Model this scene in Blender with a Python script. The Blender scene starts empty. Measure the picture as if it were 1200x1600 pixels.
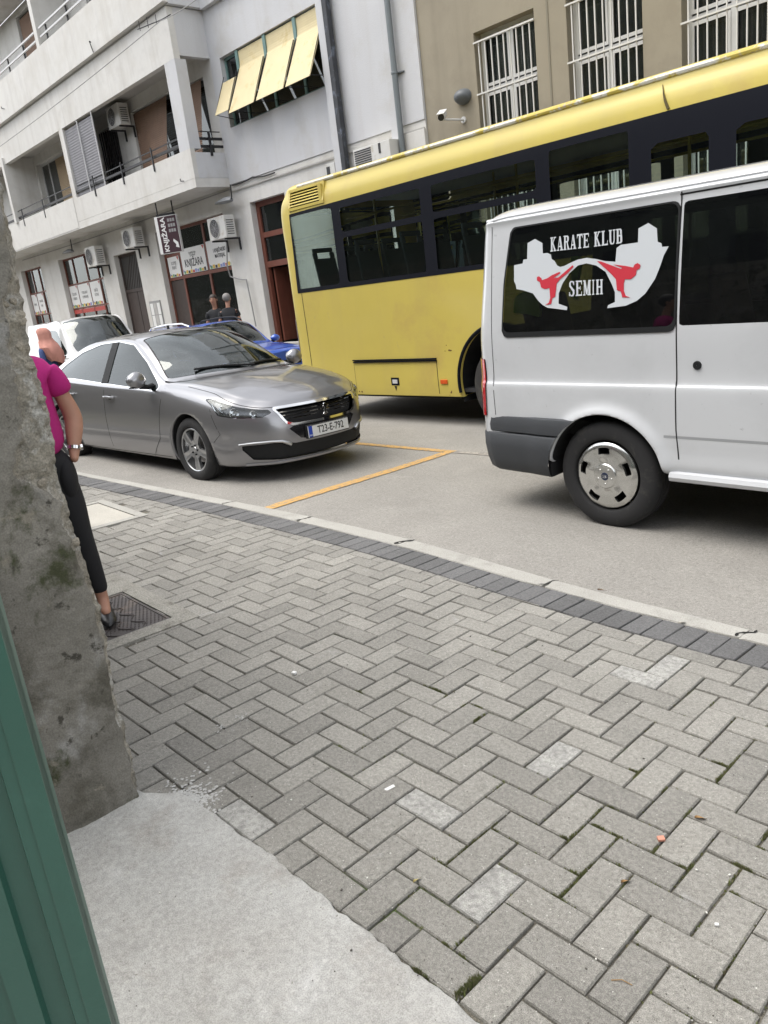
import bpy, bmesh, math, random
import numpy as np
from mathutils import Vector, Matrix
random.seed(7)
PI = math.pi
S = bpy.context.scene
C = S.collection

# ------------------------------------------------------------------ camera
H_CAM = 1.5816
F_PX = 1208.14
RW = np.array([[0.674685, 0.728365, -0.119519], [0.126607, -0.273727, -0.953438], [-0.727166, 0.628139, -0.276896]])
cam_d = bpy.data.cameras.new('camera'); cam = bpy.data.objects.new('camera', cam_d); C.objects.link(cam)
cam_d.sensor_fit = 'VERTICAL'; cam_d.sensor_height = 36; cam_d.sensor_width = 27
cam_d.lens = F_PX * 36 / 1600; cam_d.clip_start = 0.05; cam_d.clip_end = 2000
cm = Matrix([[RW[0][i], -RW[1][i], -RW[2][i]] for i in range(3)])
cam.matrix_world = Matrix.Translation((0, 0, H_CAM)) @ cm.to_4x4()
S.camera = cam
# ------------------------------------------------------------------ daylight: bright thin overcast
W = bpy.data.worlds.new('World'); S.world = W; W.use_nodes = True
wn = W.node_tree; wn.nodes.clear()
wo = wn.nodes.new('ShaderNodeOutputWorld'); wb = wn.nodes.new('ShaderNodeBackground'); sk = wn.nodes.new('ShaderNodeTexSky')
SUN_EL, SUN_AZ = 66.0, 215.0      # azimuth measured from +Y clockwise
sk.sky_type = 'NISHITA'; sk.sun_disc = False
sk.sun_elevation = math.radians(SUN_EL); sk.sun_rotation = math.radians(SUN_AZ)
sk.air_density = 1.0; sk.dust_density = 1.5; sk.ozone_density = 1.0
hs = wn.nodes.new('ShaderNodeHueSaturation'); hs.inputs['Saturation'].default_value = 0.16
# cloud sheet: soft, low contrast, all over the dome
wtc = wn.nodes.new('ShaderNodeTexCoord'); wnz = wn.nodes.new('ShaderNodeTexNoise'); wnz.inputs['Scale'].default_value = 3.0; wnz.inputs['Detail'].default_value = 6
wmr = wn.nodes.new('ShaderNodeMapRange'); wmr.inputs['From Min'].default_value = .3; wmr.inputs['From Max'].default_value = .7
wmr.inputs['To Min'].default_value = .75; wmr.inputs['To Max'].default_value = 1.25
wmx = wn.nodes.new('ShaderNodeMix'); wmx.data_type = 'RGBA'; wmx.blend_type = 'MULTIPLY'; wmx.inputs[0].default_value = 1
wn.links.new(wtc.outputs['Generated'], wnz.inputs['Vector']); wn.links.new(wnz.outputs[0], wmr.inputs[0])
wn.links.new(sk.outputs[0], hs.inputs['Color']); wn.links.new(hs.outputs[0], wmx.inputs[6]); wn.links.new(wmr.outputs[0], wmx.inputs[7])
wn.links.new(wmx.outputs[2], wb.inputs['Color']); wb.inputs['Strength'].default_value = 0.15
wn.links.new(wb.outputs[0], wo.inputs[0])
sun_d = bpy.data.lights.new('sun', 'SUN'); sun = bpy.data.objects.new('sun', sun_d); C.objects.link(sun)
sun_d.energy = .8; sun_d.angle = math.radians(45); sun_d.color = (1, .93, .83)
az, el = math.radians(SUN_AZ), math.radians(SUN_EL)
sdir = Vector((math.sin(az) * math.cos(el), math.cos(az) * math.cos(el), math.sin(el)))
sun.rotation_euler = sdir.to_track_quat('Z', 'Y').to_euler()
S.view_settings.view_transform = 'Standard'; S.view_settings.look = 'None'; S.view_settings.gamma = 1
S.view_settings.use_curve_mapping = False; S.view_settings.exposure = 1.55
S.cycles.use_denoising = True; S.cycles.max_bounces = 8; S.cycles.caustics_reflective = False; S.cycles.caustics_refractive = False
S.cycles.transparent_max_bounces = 12

# ------------------------------------------------------------------ surveying: photo pixel -> point on a real plane
CAM = np.array([0, 0, H_CAM])
def ray(u, v): return RW.T @ np.array([(u - 600) / F_PX, (v - 800) / F_PX, 1])
def on(u, v, nn, d0):
    d = ray(u, v); nn = np.array(nn, float); return CAM + (d0 - nn @ CAM) / (nn @ d) * d
def onY(u, v, y): return on(u, v, (0, 1, 0), y)
def onX(u, v, x): return on(u, v, (x and 1, 0, 0) if x else (1, 0, 0), x)
GN = np.array([0.026032, 0.029251, 0.999233])
def pave_z(x, y): return -(GN[0] * x + GN[1] * y) / GN[2]
def ground(u, v, dz=0): return on(u, v, GN, GN[2] * dz)
def sm(a, b, x):
    t = min(1, max(0, (x - a) / (b - a))); return t * t * (3 - 2 * t)
def road_z(x, y):
    s = sm(3.3, 7.2, y)
    return (pave_z(x, y) - .09) * (1 - s) + (-.15) * s

# ------------------------------------------------------------------ object helpers
def tag(o, label=None, cat=None, group=None, kind=None):
    if label: o['label'] = label
    if cat: o['category'] = cat
    if group: o['group'] = group
    if kind: o['kind'] = kind
    return o
def thing(name, label, cat, loc=(0, 0, 0), rz=0, group=None):
    o = bpy.data.objects.new(name, None); C.objects.link(o); o.location = loc; o.rotation_euler = (0, 0, rz); o.empty_display_size = .2
    return tag(o, label, cat, group)
class MB:
    """collects geometry for ONE mesh object"""
    def __init__(s): s.v = []; s.f = []; s.m = []
    def add(s, vs, fs, m=0):
        b = len(s.v); s.v += [tuple(map(float, p)) for p in vs]; s.f += [[b + i for i in f] for f in fs]; s.m += [m] * len(fs); return s
    def box(s, x0, x1, y0, y1, z0, z1, m=0):
        x0, x1 = sorted((x0, x1)); y0, y1 = sorted((y0, y1)); z0, z1 = sorted((z0, z1))
        return s.add([(x0, y0, z0), (x1, y0, z0), (x1, y1, z0), (x0, y1, z0), (x0, y0, z1), (x1, y0, z1), (x1, y1, z1), (x0, y1, z1)],
                     [(0, 3, 2, 1), (4, 5, 6, 7), (0, 1, 5, 4), (1, 2, 6, 5), (2, 3, 7, 6), (3, 0, 4, 7)], m)
    def obox(s, c, ax, ay, az, m=0):
        c, ax, ay, az = map(np.array, (c, ax, ay, az)); vs = []
        for k in (-1, 1):
            for i, j in ((-1, -1), (1, -1), (1, 1), (-1, 1)): vs.append(c + i * ax + j * ay + k * az)
        return s.add(vs, [(0, 3, 2, 1), (4, 5, 6, 7), (0, 1, 5, 4), (1, 2, 6, 5), (2, 3, 7, 6), (3, 0, 4, 7)], m)
    def prism(s, poly, a0, a1, axis='y', m=0):
        n = len(poly)
        mk = {'y': lambda p, a: (p[0], a, p[1]), 'x': lambda p, a: (a, p[0], p[1]), 'z': lambda p, a: (p[0], p[1], a)}[axis]
        return s.add([mk(p, a0) for p in poly] + [mk(p, a1) for p in poly],
                     [list(range(n))[::-1], list(range(n, 2 * n))] + [(i, (i + 1) % n, n + (i + 1) % n, n + i) for i in range(n)], m)
    def tube(s, pts, r, n=8, m=0, cap=True):
        pts = [Vector(p) for p in pts]; rings = []; up = None
        for i, p in enumerate(pts):
            a = pts[max(i - 1, 0)]; b = pts[min(i + 1, len(pts) - 1)]; t = (b - a).normalized()
            if up is None:
                up = t.orthogonal().normalized()
            up = (up - t * up.dot(t))
            up = up.normalized() if up.length > 1e-6 else t.orthogonal().normalized()
            w = t.cross(up); rr = r[i] if isinstance(r, (list, tuple)) else r
            rings.append([p + (up * math.cos(2 * PI * k / n) + w * math.sin(2 * PI * k / n)) * rr for k in range(n)])
        vs = [q for R_ in rings for q in R_]
        fs = [(i * n + k, i * n + (k + 1) % n, (i + 1) * n + (k + 1) % n, (i + 1) * n + k) for i in range(len(rings) - 1) for k in range(n)]
        if cap: fs += [list(range(n))[::-1], list(range((len(rings) - 1) * n, len(rings) * n))]
        return s.add(vs, fs, m)
    def lathe(s, prof, n=32, axis='y', c=(0, 0, 0), m=0):
        """prof: (radius, offset along axis)"""
        vs = []
        for r, a in prof:
            for k in range(n):
                t = 2 * PI * k / n; p = (r * math.cos(t), a, r * math.sin(t)) if axis == 'y' else ((a, r * math.cos(t), r * math.sin(t)) if axis == 'x' else (r * math.cos(t), r * math.sin(t), a))
                vs.append((p[0] + c[0], p[1] + c[1], p[2] + c[2]))
        L = len(prof)
        return s.add(vs, [(i * n + k, i * n + (k + 1) % n, (i + 1) * n + (k + 1) % n, (i + 1) * n + k) for i in range(L - 1) for k in range(n)], m)
    def ball(s, c, r, n=10, m=0):
        r = r if isinstance(r, (tuple, list)) else (r, r, r)
        bm = bmesh.new(); bmesh.ops.create_uvsphere(bm, u_segments=n + 4, v_segments=n, radius=1)
        vs = [(v.co.x * r[0] + c[0], v.co.y * r[1] + c[1], v.co.z * r[2] + c[2]) for v in bm.verts]
        fs = [[v.index for v in f.verts] for f in bm.faces]; bm.free(); return s.add(vs, fs, m)
    def build(s, name, mats, parent=None, smooth=False, bevel=0, kind=None, label=None, segs=2, weld=True, fixn=True):
        me = bpy.data.meshes.new(name); me.from_pydata(s.v, [], s.f)
        for q in (mats if isinstance(mats, (list, tuple)) else [mats]): me.materials.append(q)
        me.polygons.foreach_set('material_index', s.m)
        if weld or bevel or fixn:
            bm = bmesh.new(); bm.from_mesh(me)
            if weld: bmesh.ops.remove_doubles(bm, verts=bm.verts, dist=1e-5)
            if fixn: bmesh.ops.recalc_face_normals(bm, faces=bm.faces)
            if bevel:
                es = [e for e in bm.edges if len(e.link_faces) == 2 and e.calc_face_angle(0) > .6]
                bmesh.ops.bevel(bm, geom=es, offset=bevel, segments=segs, affect='EDGES', profile=.6, clamp_overlap=True)
            bm.to_mesh(me); bm.free()
        if smooth:
            me.polygons.foreach_set('use_smooth', [True] * len(me.polygons)); me.set_sharp_from_angle(angle=math.radians(38))
        o = bpy.data.objects.new(name, me); C.objects.link(o)
        if parent: o.parent = parent
        return tag(o, label, None, None, kind)
def mb(): return MB()
def copy_tree(o, parent=None):
    c = o.copy(); C.objects.link(c); c.parent = parent
    for ch in list(o.children): copy_tree(ch, c)
    return c

# ------------------------------------------------------------------ materials
MATS = {}
def mat(name, col, rough=.6, metal=0., var=0., vscale=6., bump=0., bscale=60., coat=0., spec=.5, stain=None, speck=None, island=0., trans=0., emis=None, ior=1.5, local=False, coat_rough=.04, streak=None, rvar=0.):
    """procedural Principled: large mottling (var), optional stain colour (col, scale, lo, hi), fine specks (amount, scale), streak (col, amount)"""
    m = bpy.data.materials.new(name); m.use_nodes = True; t = m.node_tree; N = t.nodes; L = t.links
    b = N['Principled BSDF']
    col4 = (*col, 1) if len(col) == 3 else col
    b.inputs['Roughness'].default_value = rough; b.inputs['Metallic'].default_value = metal
    b.inputs['Specular IOR Level'].default_value = spec; b.inputs['IOR'].default_value = ior
    b.inputs['Coat Weight'].default_value = coat; b.inputs['Coat Roughness'].default_value = coat_rough
    b.inputs['Transmission Weight'].default_value = trans
    if emis: b.inputs['Emission Color'].default_value = (*emis[0], 1); b.inputs['Emission Strength'].default_value = emis[1]
    if local:
        tc = N.new('ShaderNodeTexCoord'); P = tc.outputs['Object']
    else:
        g = N.new('ShaderNodeNewGeometry'); P = g.outputs['Position']
    def noise(sc, det=5, ro=.6, vec=None, dist=0):
        n = N.new('ShaderNodeTexNoise'); n.inputs['Scale'].default_value = sc; n.inputs['Detail'].default_value = det; n.inputs['Roughness'].default_value = ro
        n.inputs['Distortion'].default_value = dist
        L.new(vec or P, n.inputs['Vector']); return n.outputs[0]
    def rng(src, a, b_, c, d):
        r = N.new('ShaderNodeMapRange'); L.new(src, r.inputs[0])
        for i, q in enumerate((a, b_, c, d)): r.inputs[i + 1].default_value = q
        return r.outputs[0]
    def mixc(fac, A, B, mode='MIX'):
        x = N.new('ShaderNodeMix'); x.data_type = 'RGBA'; x.blend_type = mode
        for sock, val in ((x.inputs[0], fac), (x.inputs[6], A), (x.inputs[7], B)):
            if hasattr(val, 'links'): L.new(val, sock)
            else: sock.default_value = val
        return x.outputs[2]
    cur = col4
    if var:
        cur = mixc(rng(noise(vscale), .25, .75, 0, 1), tuple(c * (1 - var) for c in col4[:3]) + (1,), tuple(min(1, c * (1 + var)) for c in col4[:3]) + (1,))
    if stain:
        for (sc_, scale_, lo, hi) in (stain if isinstance(stain, list) else [stain]):
            cur = mixc(rng(noise(scale_, 6, .65, dist=.3), lo, hi, 0, 1), cur, (*sc_, 1))
    if streak:
        mp = N.new('ShaderNodeMapping'); mp.inputs['Scale'].default_value = (streak[2] if len(streak) > 2 else 2.5, streak[2] if len(streak) > 2 else 2.5, .18); L.new(P, mp.inputs[0])
        cur = mixc(rng(noise(1.0, 5, .6, mp.outputs[0]), .5, .78, 0, streak[1]), cur, (*streak[0], 1))
    if island:
        g2 = N.new('ShaderNodeNewGeometry'); oi = N.new('ShaderNodeObjectInfo'); ad = N.new('ShaderNodeMath'); ad.operation = 'ADD'
        L.new(g2.outputs['Random Per Island'], ad.inputs[0]); L.new(oi.outputs['Random'], ad.inputs[1])
        fr = N.new('ShaderNodeMath'); fr.operation = 'FRACT'; L.new(ad.outputs[0], fr.inputs[0])
        v = rng(fr.outputs[0], 0, 1, 1 - island, 1 + island)
        cc = N.new('ShaderNodeCombineColor')
        for i in range(3): L.new(v, cc.inputs[i])
        cur = mixc(1.0, cur, cc.outputs[0], 'MULTIPLY')
    if speck:
        for (amt, sc_) in (speck if isinstance(speck, list) else [speck]):
            v = rng(noise(sc_, 2, .5), .3, .7, 1 - amt, 1 + amt)
            cc = N.new('ShaderNodeCombineColor')
            for i in range(3): L.new(v, cc.inputs[i])
            cur = mixc(1.0, cur, cc.outputs[0], 'MULTIPLY')
    if hasattr(cur, 'links'): L.new(cur, b.inputs['Base Color'])
    else: b.inputs['Base Color'].default_value = cur
    if rvar: L.new(rng(noise(vscale * 1.7), .3, .7, max(0, rough - rvar), min(1, rough + rvar)), b.inputs['Roughness'])
    if bump:
        bn = N.new('ShaderNodeBump'); bn.inputs['Strength'].default_value = min(1, bump); bn.inputs['Distance'].default_value = .004 if bscale > 40 else .02
        L.new(noise(bscale, 6, .65), bn.inputs['Height']); L.new(bn.outputs[0], b.inputs['Normal'])
    MATS[name] = m; return m
def glass(name, tint, rough=.02, alpha=.5, col=(.01, .012, .012), refl=1.55):
    """window pane: mostly clear film with a real mirror reflection on top"""
    m = bpy.data.materials.new(name); m.use_nodes = True; t = m.node_tree; N = t.nodes; L = t.links; N.clear()
    o = N.new('ShaderNodeOutputMaterial'); tr = N.new('ShaderNodeBsdfTransparent'); tr.inputs[0].default_value = (*tint, 1)
    df = N.new('ShaderNodeBsdfPrincipled'); df.inputs['Base Color'].default_value = (*col, 1); df.inputs['Roughness'].default_value = rough
    gl = N.new('ShaderNodeBsdfGlossy'); gl.inputs['Roughness'].default_value = rough; gl.inputs[0].default_value = (.95, 1, 1, 1)
    fr = N.new('ShaderNodeFresnel'); fr.inputs[0].default_value = refl
    mx = N.new('ShaderNodeMixShader'); mx.inputs[0].default_value = alpha; L.new(tr.outputs[0], mx.inputs[1]); L.new(df.outputs[0], mx.inputs[2])
    m2 = N.new('ShaderNodeMixShader'); L.new(fr.outputs[0], m2.inputs[0]); L.new(mx.outputs[0], m2.inputs[1]); L.new(gl.outputs[0], m2.inputs[2])
    L.new(m2.outputs[0], o.inputs[0]); MATS[name] = m; return m
# ================================================================== SETTING
m_asph = mat('asphalt_worn', (.262, .25, .228), .92, var=.12, vscale=1.3, bump=1, bscale=160, speck=[(.35, 260), (.15, 60)], stain=[((.205, .195, .18), .55, .54, .72), ((.30, .285, .26), 2.2, .58, .75), ((.44, .42, .38), 150, .66, .70), ((.11, .105, .10), 110, .68, .72)])
m_line = mat('road_paint_amber', (.50, .30, .10), .8, speck=(.25, 180), stain=((.24, .21, .17), 28, .5, .62))
m_linew = mat('road_paint_faded', (.36, .33, .29), .85, speck=(.3, 180), stain=((.20, .19, .175), 14, .42, .58))
m_brick = mat('paver_concrete', (.25, .241, .218), .95, var=.13, vscale=2.4, bump=1, bscale=230, speck=[(.38, 420), (.18, 90)], island=.12, stain=[((.34, .335, .32), 5.5, .64, .78), ((.205, .197, .175), 1.9, .56, .78)])
m_brickd = mat('paver_charcoal', (.125, .124, .124), .95, var=.12, vscale=3, bump=1, bscale=230, speck=[(.38, 420), (.18, 90)], island=.18, stain=((.22, .215, .21), 3.1, .66, .76))
m_sand = mat('joint_sand', (.135, .125, .10), 1, speck=(.5, 300), bump=1, bscale=200, stain=[((.060, .085, .025), 3.2, .52, .62), ((.16, .15, .13), 30, .6, .7)])
m_kerb = mat('kerb_concrete', (.36, .35, .32), .9, var=.1, vscale=4, bump=.8, bscale=150, speck=(.2, 200), stain=((.24, .23, .21), 3.5, .55, .75))
m_slab = mat('apron_concrete', (.38, .378, .36), .92, var=.12, vscale=2.2, bump=1, bscale=55, speck=[(.22, 300), (.12, 60)],
             stain=[((.30, .285, .26), 5, .52, .72), ((.52, .52, .51), 3.1, .56, .7), ((.12, .11, .09), 34, .68, .72), ((.22, .21, .19), 70, .69, .72), ((.30, .29, .27), 1.1, .5, .7)])
m_crack = mat('crack_void', (.012, .011, .010), 1)

def grid_sheet(name, xs, ys, zf, m, parent=None, kind='structure', jit=0):
    M_ = mb(); vs = [(x, y, zf(x, y) + random.uniform(-jit, jit)) for y in ys for x in xs]; nx = len(xs)
    fs = [(j * nx + i, j * nx + i + 1, (j + 1) * nx + i + 1, (j + 1) * nx + i) for j in range(len(ys) - 1) for i in range(nx - 1)]
    M_.add(vs, fs); return M_.build(name, m, parent, smooth=True, kind=kind, weld=False)
KERB_PTS = [(-60, 2.60), (-20, 2.62), (-8.1, 2.86), (-6.6, 3.02), (-5.51, 3.13), (-4.53, 3.215), (-3.53, 3.255), (-2.9, 3.23), (-2.34, 3.185), (-1.34, 3.20), (0, 3.22), (30, 3.3)]
DARK_PTS = [(-60, 2.28), (-20, 2.3), (-8.1, 2.57), (-6.6, 2.70), (-5.5, 2.80), (-4.6, 2.855), (-3.53, 2.90), (-2.54, 2.865), (-1.83, 2.85), (-1.2, 2.88), (0, 2.90), (30, 3.0)]
def pl(P, x):
    for (a, b), (c, d) in zip(P, P[1:]):
        if x <= c: return b + (d - b) * (x - a) / (c - a)
    return P[-1][1]
def smooth_pl(P, x): return (pl(P, x - .35) + pl(P, x) * 2 + pl(P, x + .35)) / 4
kerb_o = lambda x: smooth_pl(KERB_PTS, x)
dark_o = lambda x: smooth_pl(DARK_PTS, x)
dark_k = lambda x: dark_o(x) + .205

# ground under everything, out to the horizon
grid_sheet('ground', [-900, -60, -20, 0, 30, 60, 900], [-900, -60, -10, 0, 12, 60, 900], lambda x, y: -.9 + (0 if abs(x) < 100 and abs(y) < 100 else -1), mat('bare_ground', (.2, .18, .15), .95, var=.2, speck=(.2, 30)))
xs = list(np.arange(-60, -12, 1.5)) + list(np.arange(-12, 2.01, .25)) + list(np.arange(3, 41, 1.5))
ys = [2.6, 2.9] + list(np.arange(3.1, 9.8, .25)) + [10.0]
road = grid_sheet('road', xs, ys, road_z, m_asph)
# parking bay lines on the asphalt
def strip(pts, w, lift, name, m, parent, zf, jag=.006):
    M_ = mb(); P_ = []
    for (a, b) in zip(pts, pts[1:]):
        a, b = np.array(a), np.array(b); n_ = max(1, int(np.linalg.norm(b - a) / .08)); d = (b - a) / np.linalg.norm(b - a); q = np.array([-d[1], d[0]])
        for i in range(n_ + 1):
            c = a + (b - a) * i / n_
            P_.append((c + q * (w / 2 + random.uniform(-jag, jag)), c - q * (w / 2 + random.uniform(-jag, jag))))
    vs = [(p[0], p[1], zf(p[0], p[1]) + lift) for pr in P_ for p in pr]
    M_.add(vs, [(2 * i, 2 * i + 1, 2 * i + 3, 2 * i + 2) for i in range(len(P_) - 1)]); return M_.build(name, m, parent, kind=None, weld=False)
strip([(-5.30, 3.30), (-5.50, 5.80)], .115, .006, 'parking_line', m_line, road, road_z)
strip([(-5.565, 5.745), (-9.6, 5.52)], .10, .006, 'parking_line', m_line, road, road_z)
strip([(-5.43, 5.76), (-4.95, 5.80)], .09, .006, 'parking_line', m_linew, road, road_z)

# pavement bed (recessed joints) with every paver on it
bx = list(np.arange(-60, -10, 2)) + list(np.arange(-10, 2.01, .25)) + list(np.arange(3, 41, 2))
pavement = mb()
vs = []; fs = []
rows = 13
for x in bx:
    y1 = kerb_o(x) - .02
    for j in range(rows): 
        y = -6 + (y1 + 6) * (j / (rows - 1)); vs.append((x, y, pave_z(x, y) - .010))
for i in range(len(bx) - 1):
    for j in range(rows - 1): fs.append((i * rows + j, (i + 1) * rows + j, (i + 1) * rows + j + 1, i * rows + j + 1))
pavement.add(vs, fs); pavement = pavement.build('pavement', m_sand, kind='structure', weld=False)

E1 = np.array([.999289, .026512]); E2 = np.array([-.027275, .999220]); L0 = np.array([-1.445356, .918644]); PIT = .103
def lat(a, b): return L0 + (E1 * a + E2 * b) * PIT
def clip_poly(P_, f):
    out = []
    for i in range(len(P_)):
        a, b = P_[i], P_[(i + 1) % len(P_)]; fa, fb = f(a), f(b)
        if fa >= 0: out.append(a)
        if (fa >= 0) != (fb >= 0):
            t = fa / (fa - fb); out.append(a + (b - a) * t)
    return out
def rect_cut(cx0, cx1, cy0, cy1): # cutting a lattice-aligned hole keeps the outside of a convex paver: drop if centre inside
    return lambda c: cx0 < c[0] < cx1 and cy0 < c[1] < cy1
def area(P_): return abs(sum(P_[i][0] * P_[(i + 1) % len(P_)][1] - P_[(i + 1) % len(P_)][0] * P_[i][1] for i in range(len(P_)))) / 2
def inset(P_, d):
    """inset of a convex ccw polygon"""
    n_ = len(P_); out = []
    s_ = sum(P_[i][0] * P_[(i + 1) % n_][1] - P_[(i + 1) % n_][0] * P_[i][1] for i in range(n_))
    if s_ < 0: P_ = P_[::-1]
    for i in range(n_):
        a, b, c = P_[i - 1], P_[i], P_[(i + 1) % n_]; d1 = (b - a) / (np.linalg.norm(b - a) + 1e-9); d2 = (c - b) / (np.linalg.norm(c - b) + 1e-9)
        n1 = np.array([-d1[1], d1[0]]); n2 = np.array([-d2[1], d2[0]]); k = 1 + n1 @ n2
        out.append(b + (n1 + n2) / max(k, .3) * d)
    return out
def paver_geo(P_, cx, cy, joint=.0032, dz=0, tx=0, ty=0, wob=.0012):
    """beveled paver from a flat polygon; local verts around (cx, cy)"""
    A = inset(P_, joint); B = inset(P_, joint + .003); n_ = len(A); vs = []
    for ring, z in ((A, -.03), (A, -.005), (B, 0.0)):
        for p in ring:
            q = p - np.array([cx, cy]) + (np.array([random.uniform(-wob, wob), random.uniform(-wob, wob)]) if z > -.02 else 0)
            vs.append((q[0], q[1], z + dz + q[0] * tx + q[1] * ty))
    fs = [(r * n_ + i, r * n_ + (i + 1) % n_, (r + 1) * n_ + (i + 1) % n_, (r + 1) * n_ + i) for r in (0, 1) for i in range(n_)] + [list(range(2 * n_, 3 * n_))]
    return vs, fs
HOLES = [  # frames and covers let into the paving (world x0,x1,y0,y1)
    (-4.62, -3.545, .9, 1.70), (-6.62, -5.72, 1.90, 2.50)]
pavers = []
for i in range(-40, 85):
    for j in range(-70, 30):
        for (o0, o1, w, h) in ((0, 0, 1, 2), (1, 1, 2, 1)):
            a, b = o0 - i + 2 * j, o1 + i + 2 * j
            if b < -8 or b > 27: continue
            c = lat(a + w / 2, b + h / 2)
            if c[0] < -15 or c[0] > 1.6 or c[1] > dark_o(c[0]) + .1: continue
            P_ = [lat(a, b), lat(a + w, b), lat(a + w, b + h), lat(a, b + h)]
            P_ = clip_poly(P_, lambda q: dark_o(q[0]) - q[1])
            if c[0] > -1.95: P_ = clip_poly(P_, lambda q: (q - L0) @ E2 + .002) if len(P_) > 2 else P_
            else: P_ = clip_poly(P_, lambda q: q[1] - .70) if len(P_) > 2 else P_
            if len(P_) < 3 or area(P_) < .0016: continue
            hit = False
            for hx0, hx1, hy0, hy1 in HOLES:
                if hx0 + .06 < c[0] < hx1 - .06 and hy0 + .05 < c[1] < hy1 - .05: hit = True
            if hit: continue
            c = sum(P_) / len(P_)
            d = (c[0] ** 2 + c[1] ** 2)
            # in front of the lens?
            p = RW @ (np.array([c[0], c[1], pave_z(*c)]) - CAM); u, v = p[0] / p[2] * F_PX + 600, p[1] / p[2] * F_PX + 800
            vis = p[2] > 0 and -60 < u < 1260 and v < 1680 and not (c[0] < -2.36 and u < 190 - (1240 - v) * .243 + 0)
            pavers.append(((0 if vis else 1e6) + d, P_, c))
pavers.sort(key=lambda t: t[0])
slope_e = (math.atan(-GN[1] / GN[2]), math.atan(GN[0] / GN[2]))
def rnd_tilt(): return random.gauss(0, .006), random.gauss(0, .006), random.gauss(0, .0016)
full_mesh = {}
m_brickp = mat('paver_pale', (.32, .315, .295), .95, var=.2, vscale=14, bump=1, bscale=230, speck=[(.38, 420), (.25, 60)])
m_brickg = mat('paver_dim', (.215, .207, .188), .95, var=.13, vscale=2.4, bump=1, bscale=230, speck=[(.38, 420), (.18, 90)])
PALE = [ground(u, v)[:2] for u, v in ((765, 1390), (690, 1258), (868, 1183), (1062, 1032), (1040, 1050), (985, 1050), (385, 1280))]
DIM = [ground(u, v)[:2] for u, v in ((612, 1450), (575, 1485), (548, 1062), (460, 1120), (545, 1395), (640, 1120), (300, 1160), (330, 1180))]
for k, (d, P_, c) in enumerate(pavers[:300]):
    tx, ty, dz = rnd_tilt(); M_ = mb(); vs, fs = paver_geo(P_, c[0], c[1])
    M_.add([(v[0], v[1], v[2] + pave_z(c[0] + v[0], c[1] + v[1]) - pave_z(*c)) for v in vs], fs)
    key = None
    if len(P_) == 4 and abs(area(P_) - 2 * PIT * PIT) < 1e-5:
        key = (abs((P_[1] - P_[0]) @ E1) > .15, k % 5)
    if key and key in full_mesh:
        o = bpy.data.objects.new('brick', full_mesh[key]); C.objects.link(o); o.parent = pavement
    else:
        o = M_.build('brick', m_brick, pavement, weld=False, fixn=False)
        if key: full_mesh[key] = o.data
    mm_ = m_brickp if any(np.hypot(*(c - q)) < .055 for q in PALE) else (m_brickg if any(np.hypot(*(c - q)) < .055 for q in DIM) else None)
    if mm_:
        o.data = o.data.copy(); o.data.materials.clear(); o.data.materials.append(mm_)
    o.location = (c[0], c[1], pave_z(*c) + dz + .001); o.rotation_euler = (tx, ty, random.gauss(0, .006))
M_ = mb()
for (d, P_, c) in pavers[300:]:
    if d >= 1e6 and d - 1e6 > 90: continue
    tx, ty, dz = rnd_tilt(); vs, fs = paver_geo(P_, c[0], c[1], dz=dz, tx=tx * .7, ty=ty * .7)
    M_.add([(v[0] + c[0], v[1] + c[1], v[2] + pave_z(c[0] + v[0], c[1] + v[1])) for v in vs], fs)
M_.build('brick_field', m_brick, pavement, kind='stuff', weld=False, fixn=False)
# charcoal border course along the kerb
x = -13.0; nb = 0
while x < 1.2:
    w = .104; xa, xb = x, x + w
    ang = .0
    P_ = [np.array([xa - .012, dark_o(xa)]), np.array([xb - .012, dark_o(xb)]), np.array([xb - .006, dark_k(xb)]), np.array([xa - .006, dark_k(xa)])]
    c = sum(P_) / 4; M_ = mb(); vs, fs = paver_geo(P_, c[0], c[1], joint=.003)
    M_.add([(v[0], v[1], v[2] + pave_z(c[0] + v[0], c[1] + v[1]) - pave_z(*c)) for v in vs], fs)
    o = M_.build('border_brick', m_brickd, pavement, weld=False, fixn=False)
    tx, ty, dz = rnd_tilt(); o.location = (c[0], c[1], pave_z(*c) + dz + .002); o.rotation_euler = (tx, ty, random.gauss(0, .008)); x = xb; nb += 1
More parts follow.
